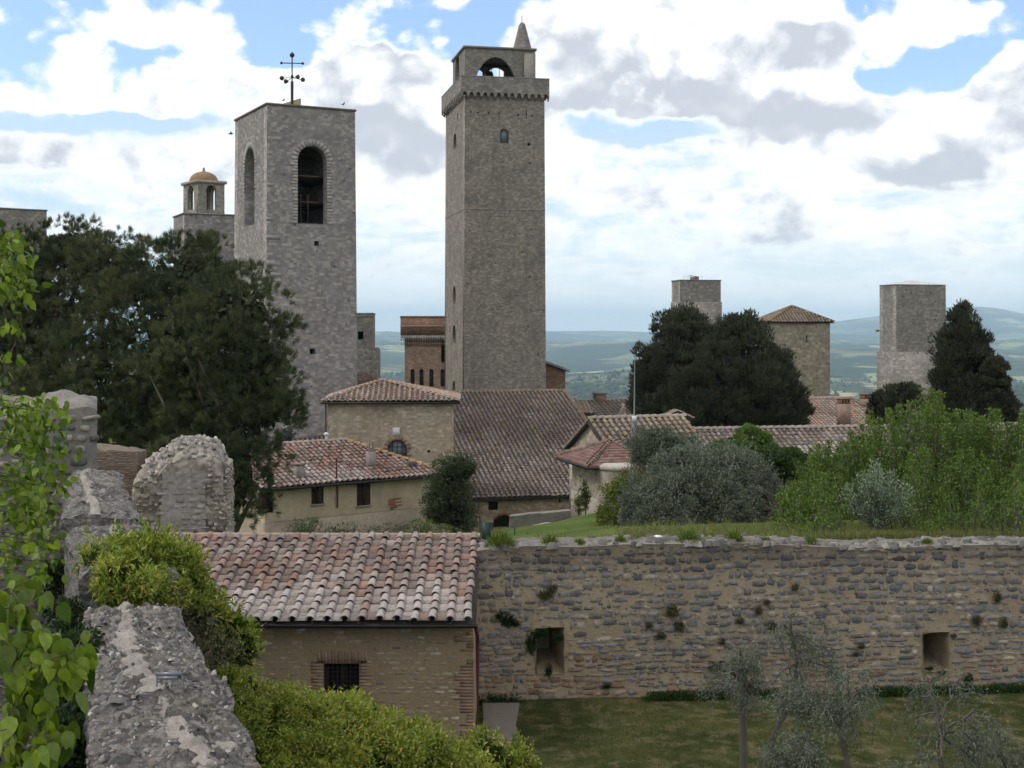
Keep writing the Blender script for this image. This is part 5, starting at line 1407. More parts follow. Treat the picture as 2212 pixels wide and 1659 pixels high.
# ---- garden wall on the right
def garden_wall():
    p0, p1 = W(1024, 0, 29.75), W(2520, 0, 30.95); d = p1[:2] - p0[:2]; L = np.linalg.norm(d); rot = math.degrees(math.atan2(d[1], d[0]))
    fr = Fr(p0[:2], rot, L, 1.05); z0 = LAWN - .25
    def ztop(u):
        u = np.asarray(u, float); x = u / L
        return -4.80 + -.22 * x + .10 * (fbm(np.stack([u * .8, 0*u, 0*u], -1), 4) - .5) * 2 - .10 * np.exp(-(u / .9)**2)
    T = thing('garden_wall', (*fr.p(L/2, .5, 0)[:2], z0), 'long rough wall of grey stones in yellow mortar between the two gardens', 'wall')
    ax = frA(fr); a, b, Z = ax[1], ax[2], ax[3]
    N1 = holeA(fr, 1157, 1218, 1356, 1456); N2 = holeA(fr, 1993, 2051, 1366, 1450); r1, r2 = rect_of(N1), rect_of(N2)
    # mortar face with the two openings cut out, as a grid
    us = np.unique(np.round(np.concatenate([np.arange(0, L, .085), [L, r1[0], r1[1], r2[0], r2[1]]]), 4))
    nz = 44
    mb = MB()
    def sheet(u_, zf):                     # u_ (n,), zf function giving z rows
        pass
    zlev = lambda u: None
    # rows follow absolute heights below the niches' tops, then stretch to the top
    zr = np.unique(np.round(np.concatenate([np.arange(z0, -5.35, .085), [r1[2], r1[3], r2[2], r2[3]]]), 4)); kt = np.linspace(0, 1, 9)[1:]
    U_, K_ = len(us), len(zr) + len(kt)
    Zg = np.zeros((U_, K_)); Zg[:, :len(zr)] = zr[None]; Zg[:, len(zr):] = zr[-1] + (ztop(us) - zr[-1])[:, None] * kt[None]
    Ug = np.repeat(us[:, None], K_, 1)
    P = ax[0] + a * Ug[..., None] + Z * Zg[..., None]
    nrm = (fbm(P * 1.3, 4) - .5) * .012 + (fbm(P * 7, 3) - .5) * .010 - .010
    edge = np.zeros_like(Ug)
    P = P + b * (-nrm[..., None])
    F = grid_faces(U_, K_).reshape(U_ - 1, K_ - 1, 4)
    um = (us[:-1] + us[1:]) / 2; zm = (Zg[:-1, :-1] + Zg[1:, 1:]) / 2
    keep = np.ones((U_ - 1, K_ - 1), bool)
    for r_ in (r1, r2): keep &= ~((um[:, None] > r_[0]) & (um[:, None] < r_[1]) & (zm > r_[2]) & (zm < r_[3]))
    mb.add(P.reshape(-1, 3), F[keep].reshape(-1, 4))
    # niche reveals
    dp = 1.6
    for i, (x0, x1, q0, q1) in enumerate((r1, r2)):
        s = .17
        o = [(x0, q0), (x1, q0), (x1, q1), (x0, q1)]; inn = [(x0 + s, q0 + .22), (x1 - s, q0 + .22), (x1 - s, q1 - .3), (x0 + s, q1 - .3)]
        for k in range(4):
            A0, A1, B0, B1 = o[k], o[(k+1) % 4], inn[k], inn[(k+1) % 4]
            def fn(s_, t_, A0=A0, A1=A1, B0=B0, B1=B1):
                x = (A0[0] + (A1[0] - A0[0]) * s_) * (1 - t_) + (B0[0] + (B1[0] - B0[0]) * s_) * t_
                z = (A0[1] + (A1[1] - A0[1]) * s_) * (1 - t_) + (B0[1] + (B1[1] - B0[1]) * s_) * t_
                P = ax[0] + a * x[..., None] + Z * z[..., None] + b * (t_ * dp - .03)[..., None]
                return rough(P, .05, 4)
            grid_lump(mb, fn, 14, 14, flip=True)
        def back(s_, t_): 
            x = inn[0][0] + (inn[1][0] - inn[0][0]) * s_; z = inn[0][1] + (inn[2][1] - inn[0][1]) * t_
            return rough(ax[0] + a * x[..., None] + Z * z[..., None] + b * (dp - .04), .05, 4)
        grid_lump(mb, back, 10, 14)
    # top and back
    def topf(s_, t_):
        u = s_ * L; z = ztop(u) + .05 * np.sin(t_ * math.pi); P = ax[0] + a * u[..., None] + b * (t_ * 1.05)[..., None] + Z * z[..., None]
        n0 = (fbm((ax[0] + a * u[..., None] + Z * ztop(u)[..., None]) * 1.3, 4) - .5) * .03
        P = P - b * (n0 * (1 - t_))[..., None]
        P[..., 2] += (fbm(P * 3.5, 4) - .5) * .16 * np.sin(np.clip(t_ * 1.6, 0, 1) * math.pi * .5)
        return P
    grid_lump(mb, topf, int(L / .07), 16, mat=1)
    grid_lump(mb, lambda s_, t_: ax[0] + a * (s_ * L)[..., None] + b * 1.05 + Z * (ztop(s_ * L) - .0 - t_ * 1.7)[..., None], int(L / .2), 4)
    mb.poly([fr.p(L, 0, z0), fr.p(L, 1.05, z0), fr.p(L, 1.05, -4.9), fr.p(L, 0, -4.9)])
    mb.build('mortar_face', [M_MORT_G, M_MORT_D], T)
    # stones
    grey = np.array([(.175, .165, .160), (.145, .14, .140), (.21, .195, .185), (.30, .26, .21), (.205, .185, .16)]); brown = np.array([(.26, .19, .13), (.22, .155, .11), (.30, .22, .145), (.22, .14, .10), (.19, .172, .15)])
    def colf(u, z, n):
        low = np.clip((-7.15 - z) / .5 + (fbm(np.stack([u * .5, z, 0*u], -1), 3) - .5) * 2.4, 0, 1)
        pick = rng.random(n) < low * .62
        c = np.where(pick[:, None], brown[rng.integers(0, 5, n)], grey[rng.integers(0, 5, n)]) * rng.uniform(.72, 1.25, (n, 1))
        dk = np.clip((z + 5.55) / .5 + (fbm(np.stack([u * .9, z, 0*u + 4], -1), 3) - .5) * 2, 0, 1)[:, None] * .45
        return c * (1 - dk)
    def mask(u, z, w, h):
        ok = z + h / 2 < ztop(u) - .02
        for r_ in (r1, r2): ok &= ~((u + w/2 > r_[0] - .01) & (u - w/2 < r_[1] + .01) & (z + h/2 > r_[2] - .01) & (z - h/2 < r_[3] + .01))
        ok &= rng.random(len(u)) < np.where(z > -6.9, .86, .93)
        return ok
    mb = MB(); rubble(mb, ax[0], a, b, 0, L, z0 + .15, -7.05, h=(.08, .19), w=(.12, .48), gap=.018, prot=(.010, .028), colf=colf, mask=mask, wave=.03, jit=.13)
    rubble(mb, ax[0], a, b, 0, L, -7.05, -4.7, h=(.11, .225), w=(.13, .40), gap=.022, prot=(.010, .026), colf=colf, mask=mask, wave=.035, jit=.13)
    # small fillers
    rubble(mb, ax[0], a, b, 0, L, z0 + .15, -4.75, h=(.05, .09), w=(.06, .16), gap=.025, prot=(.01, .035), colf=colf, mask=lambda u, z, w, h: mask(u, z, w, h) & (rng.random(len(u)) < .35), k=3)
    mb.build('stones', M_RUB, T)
    # loose stones along the crest
    mb = MB(); n = 700
    u = rng.uniform(0, L, n); v = rng.uniform(0, .95, n); P = ax[0] + a * u[:, None] + b * v[:, None] + Z * (ztop(u) + .0)[:, None]
    tv, tf, _, _ = stone_template(4); tv2 = tv.copy(); tv2[:, [1, 2]] = tv[:, [2, 1]]; tv2[:, 2] = -tv[:, 1]
    Tt = np.repeat(tv2[None], n, 0) * rng.uniform(.75, 1.25, (n, 25, 1)); s = rng.uniform(.04, .19, n)[:, None]
    mb.batch(Tt, tf[:, ::-1], P, a * s * 1.4 + b * s * rng.normal(0, .3, (n, 1)), b * s, np.repeat(Z[None], n, 0) * s * .45, stonecol([(.16, .148, .13), (.13, .12, .105), (.10, .095, .088), (.23, .21, .185)])(0, 0, n))
    for x in (1423,):
        pass
    mb.build('crest_stones', M_RUB, T)
    # pale irregular mortar cap strip
    mb = MB()
    def cap(s_, t_):
        u = s_ * L; w0 = .50 + .13 * np.sin(u * .9) + .35 * (fbm(np.stack([u * 1.3, 0*u, 0*u], -1), 4) - .5); hw = np.clip(.10 + .55 * (fbm(np.stack([u * 1.6, 0*u + 7, 0*u], -1), 4) - .42), .02, .4)
        v = w0 + (t_ - .5) * 2 * hw; z = ztop(u) + .02 + np.minimum(.08, hw * .6) * np.sin(t_ * math.pi) - .06 * (np.abs(t_ - .5) * 2) ** 3
        P = ax[0] + a * u[..., None] + b * v[..., None] + Z * z[..., None]; P[..., 2] += (fbm(P * 6, 4) - .5) * .10; return P
    grid_lump(mb, cap, int(L / .06), 9); mb.build('mortar_cap', M_CAPM, T, smooth=True)
    mb = MB(); c = W(1421, 1162, 30.6); mb.lathe(c - (0, 0, .05), [(.13, 0), (.14, .05), (.09, .1), (.01, .12)], 9, (.75, .74, .72)); mb.build('white_stone', M_TRIM, label='white stone lying on the crest of the garden wall', category='stone')
    return fr, ztop, ax, (r1, r2)
GW = garden_wall()

# ---- the stone house in front
def front_house():
    xr = (1022 - HXD) / FD * 26.4; fr = Fr((-10.6, 26.4), 0, 10.6 + xr, 5.6); z0 = LAWN - .3; ze = ZY(1342, 26.0)
    T = thing('stone_outbuilding', base_of(fr, z0), 'low stone outbuilding with barred window and terracotta tile roof in the foreground garden', 'outbuilding')
    hw = holeA(fr, 699, 776, 1433, 1524); hl = holeA(fr, 430, 468, 1431, 1449)
    r1, r2 = rect_of(hw), rect_of(hl); ax = frA(fr); O, a, b, Z = ax
    zg = ZY(1154, 31.0) - .14
    mb = MB(); walls4(mb, fr, z0, ze - .12, [hw, hl], t=.4, topB2=[(4.3, zg - .1)], topB=[(4.3, zg - .1)]); mb.build('wall', M_HW, T)
    # projecting stones and bricks of the facade
    cs = np.array([(.37, .29, .20), (.33, .26, .175), (.41, .34, .25), (.28, .235, .18), (.45, .40, .32), (.20, .175, .155)])
    def colf(u, z, n): return cs[rng.choice(6, n, p=[.26, .24, .2, .12, .11, .07])] * rng.uniform(.88, 1.1, (n, 1))
    def mask(u, z, w, h):
        ok = rng.random(len(u)) < .62
        for r_ in (r1, r2): ok &= ~((u + w/2 > r_[0] - .26) & (u - w/2 < r_[1] + .26) & (z + h/2 > r_[2] - .05) & (z - h/2 < r_[3] + .28))
        ok &= (u + w/2 < fr.La - .22) | (z > -6.3)
        return ok & (u + w/2 < fr.La - .02)
    mb = MB(); rubble(mb, O, a, b, 0, fr.La, z0 + .3, ze - .15, h=(.06, .14), w=(.10, .34), gap=.02, prot=(.004, .014), colf=colf, mask=mask)
    mb.build('stone_facing', M_RUB, T)
    # brick surrounds and quoins
    bc = lambda: np.array((.27, .175, .12)) * random.uniform(.7, 1.25) + random.uniform(0, .04)
    for r_ in (r1, r2):
        mb = MB()
        x = r_[0] - .12
        while x < r_[1] + .1: mb.box((x, -.006, r_[3] + .01), (x + .055, .05, r_[3] + .01 + random.uniform(.2, .25)), bc(), 0, ax); x += .066
        z = r_[2]
        while z < r_[3]:
            for (x0, s) in ((r_[0], -1), (r_[1], 1)):
                w = random.choice((.13, .25, .25)); lo, hi = sorted((x0, x0 + s * w)); mb.box((lo, -.006, z), (hi, .05, z + .052), bc(), 0, ax)
            z += .064
        mb.build('brick_surround', M_TRIM, T)
    mb = MB(); z = z0 + .3
    while z < ze - .3:
        if fbm(np.array([[z * 1.7, 0, 0]]), 2)[0] > .38:
            w = random.choice((.13, .26, .26, .38)); mb.box((fr.La - w, -.006, z), (fr.La + .004, .3, z + .052), bc(), 0, ax)
        z += .064
    mb.build('brick_quoins', M_TRIM, T)
    # window with its grille
    mb = MB(); pane_in(mb, fr, hw, depth=.24); Wn = mb.build('window', M_DARK, T)
    mb = MB(); u0, u1, q0, q1 = r1
    for (x0, x1, y0, y1) in ((u0, u0 + .05, q0, q1), (u1 - .05, u1, q0, q1), (u0 + .05, u1 - .05, q1 - .05, q1), ((u0+u1)/2 - .03, (u0+u1)/2 + .03, q0, q1 - .05)): mb.box((x0, .17, y0), (x1, .232, y1), ax=ax)
    mb.build('frame', M_SHUT, Wn)
    mb = MB()
    for k in range(1, 8): x = u0 + (u1 - u0) * k / 8; mb.tube([O + a*x + Z*q0 + b*.06, O + a*x + Z*q1 + b*.06], .008, 5)
    for k in range(1, 9): z = q0 + (q1 - q0) * k / 9; mb.tube([O + a*u0 + Z*z + b*.075, O + a*u1 + Z*z + b*.075], .007, 5)
    mb.build('grille', M_IRON, Wn)
    mb = MB(); pane_in(mb, fr, hl, depth=.2); mb.build('window', M_DARK, T)
    # roof
    La = fr.La; yr = 31.0 - 26.4; zr = ZY(1154, 31.0)
    e0, e1 = (O[0] + .0, 26.02, ze), (W(1026, 0, 26.02)[0] + .02, 26.02, ze); r0, r1_ = (O[0], 31.0, zr), (W(1037, 0, 31.0)[0], 31.0, zr - .02)
    mb = MB(); roof_quad(mb, r0, r1_, e1, e0, pal='near', pitch=.335, row=.40, rad=.088, seg=8, white=.62, thick=.08, jit=.012, pan_k=.9, skew=.02)
    bk0, bk1 = (O[0], 32.4, zr - .45), (r1_[0], 32.4, zr - .47); roof_quad(mb, r1_, r0, bk0, bk1, pal='near', pitch=.335, row=.40, rad=.088, seg=5, white=.4, thick=.08)
    # ridge: flat bedding strip
    mb.add([np.array(r0) + (0, -.09, .035), np.array(r1_) + (0, -.09, .035), np.array(r1_) + (0, .09, .035), np.array(r0) + (0, .09, .035), np.array(r0) + (0, -.09, -.03), np.array(r1_) + (0, -.09, -.03)], [(0, 1, 2, 3), (0, 4, 5, 1)], (.34, .25, .19))
    mb.build('roof', M_TILE_N, T)
    mb = MB(); n = 12; xg = np.linspace(e0[0], e1[0] + .03, 40)
    prof = [(math.cos(t) * .075, math.sin(t) * .075) for t in np.linspace(math.pi * 1.0, math.pi * 2.0, 8)]; prof = [(p[0], p[1]) for p in prof] + [(.068, 0), (.055, -.03), (0, -.06), (-.055, -.03), (-.068, 0)]
    vs = []
    for x in xg:
        for (dy, dz) in prof: vs.append((x, 25.95 + dy, ze - .045 + dz + .01 * math.sin(x * .7)))
    k = len(prof); fs = [(i*k+j, i*k+(j+1) % k, (i+1)*k+(j+1) % k, (i+1)*k+j) for i in range(len(xg)-1) for j in range(k)]
    mb.add(vs, fs); mb.add(vs[-k:], [tuple(range(k))]); 
    for x in np.arange(e0[0] + .4, e1[0], .9): mb.box((x, 25.86, ze - .02), (x + .03, 26.05, ze - .01))
    mb.build('gutter', M_GUT, T)
    mb = MB(); x = fr.C[0] + fr.La + .09; y = 26.6; mb.tube([(x - .03, 25.97, ze - .12), (x, 26.15, ze - .3), (x, 26.3, ze - .42), (x, 26.35, ze - .6), (x, 26.35, z0 + .35)], .04, 8); mb.build('downpipe', M_COPPER, T)
    mb = MB(); c = W(652, 1352, 26.2); mb.box((-.10, -.16, -.035), (.10, .12, .03), ax=(c, a, b, Z)); mb.build('housing', M_METALP, lamp := thing('wall_lamp', c, 'small grey lamp fixed under the gutter of the stone outbuilding', 'lamp'))
    mb = MB(); mb.box((-.08, -.162, -.055), (.08, .0, -.036), ax=(c, a, b, Z)); mb.build('glass', M_WHITE, lamp)
M_HW = mat_mortar('yellow_sandy_mortar', (.36, .275, .175), (.31, .235, .15), dark=(.24, .19, .135))
front_house()

# ---- the thick wall climbing away on the left
WP = np.array([(-1.35, 6.0, -3.10, .66), (-2.47, 9.75, -3.18, .60), (-3.09, 11.7, -3.20, .61), (-3.72, 13.4, -3.22, .56), (-4.50, 15.7, -3.24, .52)])   # centre x, y, top z, half width
def wall_sweep(mb, path, z0, res=.028, amp=.07, mat=0, ridge=True, slope=0.0):
    """rough-topped wall along a path (x, y, ztop, halfwidth)"""
    path = np.array(path, float); seg = np.linalg.norm(np.diff(path[:, :2], axis=0), axis=1); S_ = np.concatenate([[0], np.cumsum(seg)]); L = S_[-1]
    def at(s):
        q = [np.interp(s, S_, path[:, k]) for k in range(4)]
        e = .05; dx = np.interp(np.minimum(s + e, L), S_, path[:, 0]) - np.interp(np.maximum(s - e, 0), S_, path[:, 0]); dy = np.interp(np.minimum(s + e, L), S_, path[:, 1]) - np.interp(np.maximum(s - e, 0), S_, path[:, 1])
        h = np.hypot(dx, dy); return q, dx / h, dy / h
    def pos(s, c, k):
        """c in [-1,1] across, k 1 at the top to 0 at the foot"""
        (x, y, zt, hw), tx, ty = at(s); endr = np.clip((L - s) / .5, 0, 1)
        zt = zt - .10 * np.abs(c) ** 3 - .22 * (1 - endr) ** 2 + slope * c
        z = z0 + (zt - z0) * k; hw = hw * (1 + .05 * (1 - k))
        P = np.stack([x + ty * c * hw, y - tx * c * hw, z], -1)
        P = rough(P, amp * .9, 1.5, 3); P = rough(P, amp * .55, 7, 4)
        st = (vnoise(P * np.array([5., 13, 9])) + vnoise(P * np.array([11., 26, 14]) + 5)) / 2
        P[..., 2] += np.where(k > .98, 1, .3) * (np.clip(st - .45, 0, 1) ** 1.0) * .27
        P = P + np.stack([fbm(P * 26 + q * 9, 2) - .5 for q in range(3)], -1) * .035
        return P
    ns = int(L / res)
    grid_lump(mb, lambda s, t: pos(s * L, t * 2 - 1, 0 * s + 1.), ns, int(2 * path[:, 3].mean() / res), mat=mat, flip=True)
    nz = 60
    for c in (-1, 1): grid_lump(mb, lambda s, t: pos(s * L, 0 * s + c, 1 - t ** 1.6), ns // 2, nz, mat=mat, flip=(c < 0))
    for e in (0, L): grid_lump(mb, lambda s, t: pos(0 * s + e, s * 2 - 1, 1 - t ** 1.6), 40, nz, mat=mat, flip=(e == 0))
    return L, at, pos
def mat_walltop():
    m, g, b = new_mat('weathered_wall_top')
    geo = g.n.new('ShaderNodeNewGeometry'); pos = geo.outputs['Position']
    mp = g.n.new('ShaderNodeMapping'); mp.inputs['Scale'].default_value = (1, 1.9, 1.5); mp.inputs['Rotation'].default_value = (0, 0, R(-12)); g.l.new(pos, mp.inputs[0])
    v = g.n.new('ShaderNodeTexVoronoi'); v.inputs['Scale'].default_value = 7; g.l.new(mp.outputs[0], v.inputs['Vector'])
    v2 = g.n.new('ShaderNodeTexVoronoi'); v2.inputs['Scale'].default_value = 19; g.l.new(mp.outputs[0], v2.inputs['Vector'])
    n1 = g.noise(pos, 2.2, 6, .65); n2 = g.noise(mp.outputs[0], 16, 8, .72); n3 = g.noise(pos, 60, 4, .7)
    col = g.mix(g.ss(n1, .35, .65), (.205, .185, .165), (.145, .135, .125))
    col = g.mix(g.m('MULTIPLY', g.ss(g.sep(v.outputs['Color'])[0], .55, .9), .7), col, (.30, .275, .25))
    col = g.mix(g.m('MULTIPLY', g.ss(g.sep(v.outputs['Color'])[1], .68, .85), .75), col, (.085, .08, .085))
    col = g.mix(g.m('MULTIPLY', g.ss(g.sep(v2.outputs['Color'])[2], .72, .9), .7), col, (.36, .34, .315))
    col = g.mix(g.m('MULTIPLY', g.ss(n2, .52, .66), .8), col, (.06, .055, .05))
    col = g.mix(g.m('MULTIPLY', g.ss(n2, .42, .30), .55), col, (.33, .31, .285))
    col = g.mix(g.m('MULTIPLY', g.ss(g.noise(pos, 1.3, 5, .6), .55, .7), .3), col, (.13, .13, .05))
    f = g.mr(n3, .3, .7, .8, 1.2); vm = g.n.new('ShaderNodeVectorMath'); vm.operation = 'SCALE'; g.l.new(col, vm.inputs[0]); g.l.new(f, vm.inputs['Scale'])
    g.l.new(vm.outputs[0], b.inputs['Base Color']); b.inputs['Roughness'].default_value = 1; b.inputs['Specular IOR Level'].default_value = .15
    h = g.m('ADD', n2, g.m('MULTIPLY', v.outputs['Distance'], -.6)); h = g.m('ADD', h, g.m('MULTIPLY', n3, .25))
    bp = g.n.new('ShaderNodeBump'); bp.inputs['Strength'].default_value = 1.0; bp.inputs['Distance'].default_value = .05; g.l.new(h, bp.inputs['Height']); g.l.new(bp.outputs[0], b.inputs['Normal'])
    return m
M_WTOP = mat_walltop()
def ridge_strip(mb, pos, L, s0, s1, cfun, wfun, lift=.05, res=.03, nv=13):
    def fn(s_, t_):
        s = s0 + (s1 - s0) * s_; c0 = cfun(s); w = wfun(s); w = w * np.clip(np.minimum(s - s0, s1 - s) / .12 + .25, 0, 1)
        c = c0 + (t_ - .5) * 2 * w
        P = pos(s, c, 0 * s + 1.)
        base = pos(s, c0 + 0 * c, 0 * s + 1.)
        P[..., 2] = P[..., 2] * .5 + base[..., 2] * .5 + lift * .35 * np.sin(t_ * math.pi) ** .35 - .07 * (np.abs(t_ - .5) * 2) ** 6
        P[..., 2] += (fbm(P * 11, 4) - .5) * .075
        return P
    grid_lump(mb, fn, int((s1 - s0) / res), nv, flip=True)
def fb1(s, k, sc): return fbm(np.stack([s * sc, 0*s + k, 0*s], -1), 4) - .5
def left_wall():
    T = thing('rampart_wall', (-3.3, 11, -8), 'thick weathered stone wall running away at lower left with a pale mortar strip along its top', 'wall')
    mb = MB(); L, at, pos = wall_sweep(mb, WP, -8.6); mb.build('masonry', M_WTOP, T, smooth=False)
    # strip of pale mortar: position across the wall from the photograph
    S1 = np.array([0, 2.9, 4.1, 5.2, 6.6, 8.0, 9.2, 10.2]); C1 = np.array([.62, .42, .25, .05, -.18, -.30, -.16, -.05])
    cf = lambda s: np.interp(s, S1, C1) + fb1(s, 3, 1.1) * .16 + fb1(s, 13, 8) * .09
    wf = lambda s: np.clip(.16 + fb1(s, 9, 1.6) * .16 + fb1(s, 21, 9) * .22, .05, .4)
    mb = MB(); ridge_strip(mb, pos, L, .1, 5.55, cf, wf); ridge_strip(mb, pos, L, 6.1, L - .25, cf, lambda s: wf(s) + .05); mb.build('mortar_strip', M_RIDGE, T, smooth=True)
    mb = MB(); ridge_strip(mb, pos, L, 4.2, 4.34, lambda s: .62 + 0 * s, lambda s: .33 + 0*s, lift=.03); mb.build('mortar_patch', M_RIDGE, T, smooth=True)
    # embedded flat stones
    mb = MB(); n = 170; s = rng.uniform(.2, L - .3, n); c = rng.uniform(-.93, .93, n); ok = np.abs(c - cf(s)) > .2; s, c = s[ok], c[ok]; n = len(s)
    P = pos(s, c, 0 * s + 1.); tv, tf, _, _ = stone_template(4); tv2 = tv.copy(); tv2[:, [1, 2]] = tv[:, [2, 1]]; tv2[:, 2] = -tv[:, 1]
    Tt = np.repeat(tv2[None], n, 0) * rng.uniform(.7, 1.3, (n, 25, 1)); q = rng.uniform(.03, .10, n)[:, None]; th = rng.normal(.25, .35, n)
    A = np.stack([np.cos(th), np.sin(th), rng.normal(0, .12, n)], 1); B = np.stack([-np.sin(th), np.cos(th), rng.normal(.1, .15, n)], 1); C = np.cross(A, B)
    mb.batch(Tt, tf[:, ::-1], P - np.array([0, 0, .02]), A * q * 1.6, B * q * .7, C * q * rng.uniform(.15, .45, (n, 1)), stonecol([(.25, .235, .215), (.17, .16, .15), (.12, .115, .115), (.33, .31, .28), (.21, .185, .15)])(0, 0, n))
    mb.build('embedded_stones', M_RUB, T)
    n = 2600; s = rng.uniform(.05, L - .1, n); c = rng.uniform(-.98, .98, n); ok = np.abs(c - cf(s)) > .15; s, c = s[ok], c[ok]
    mb = MB(); scatter_stones(mb, pos(s, c, 0 * s + 1.) + np.array([0, 0, -.004]), (.012, .045), pal=((.25, .235, .215), (.17, .16, .15), (.11, .105, .105), (.36, .335, .30), (.21, .185, .15), (.13, .12, .11)), flat=.5); mb.build('loose_grit', M_RUB, T)
    # floodlight on the strip
    c = pos(np.array([5.85]), cf(np.array([5.85])) + .12, np.array([1.]))[0] + (0, 0, .10)
    Fl = thing('floodlight', c, 'small flat grey floodlight on a bent bracket fixed to the mortar strip', 'lamp')
    A = (c, unit(np.array([1., -.15, .05])), unit(np.array([.2, 1, -.25])), np.array([0, .2, 1.]))
    mb = MB(); mb.box((-.10, -.05, 0), (.11, .07, .035), ax=A); mb.box((-.085, -.055, -.03), (.09, .05, -.001), ax=A); mb.build('housing', mat_plain('grey_lamp_housing', (.17, .18, .20), rough=.35, metal=.3), Fl)
    mb = MB()
    mb.tube([c + A[1] * -.115 + (0, 0, .01), c + A[1] * -.115 + (0, -.01, -.09)], .008, 6); mb.tube([c + A[1] * .115 + (0, 0, .01), c + A[1] * .115 + (0, -.01, -.09)], .008, 6)
    mb.tube([c + (.03, -.05, -.02), c + (.02, -.06, -.09)], .010, 6); mb.build('bracket', M_METALP, Fl)
    # second, higher length behind the vine, and the third climbing to the ruins
    P2 = [(-4.70, 16.4, -2.98, .58), (-5.70, 19.0, -2.90, .62), (-6.0, 19.9, -2.88, .62)]
    T2 = thing('rampart_wall', (-5.7, 18.5, -8), 'middle step of the thick wall, half hidden by the yellow-green vine', 'wall')
    mb = MB(); L2, at2, pos2 = wall_sweep(mb, P2, -8.6, amp=.08, slope=-.02); mb.build('masonry', M_WTOP, T2)
    mb = MB(); ridge_strip(mb, pos2, L2, 1.2, L2 - .1, lambda s: .1 + fb1(s, 5, 1.2) * .3, lambda s: .20 + fb1(s, 11, 1.6) * .14); mb.build('mortar_strip', M_RIDGE, T2, smooth=True)
    P3 = [(-6.15, 20.0, -2.84, .62), (-6.55, 21.2, -2.74, .55), (-7.15, 22.8, -2.56, .44), (-7.4, 23.8, -2.52, .40)]
    T3 = thing('rampart_wall', (-7.2, 22, -8), 'farthest step of the thick wall rising to the foot of the ruined stone block', 'wall')
    mb = MB(); L3, at3, pos3 = wall_sweep(mb, P3, -8.6, amp=.09, res=.045); mb.build('masonry', M_WTOP, T3)
    mb = MB(); ridge_strip(mb, pos3, L3, .1, L3 - .05, lambda s: -.12 - .25 * s / L3 + fb1(s, 5, 1.2) * .4, lambda s: .15 + fb1(s, 11, 1.6) * .14, lift=.08); mb.build('mortar_strip', M_RIDGE, T3, smooth=True)
left_wall()

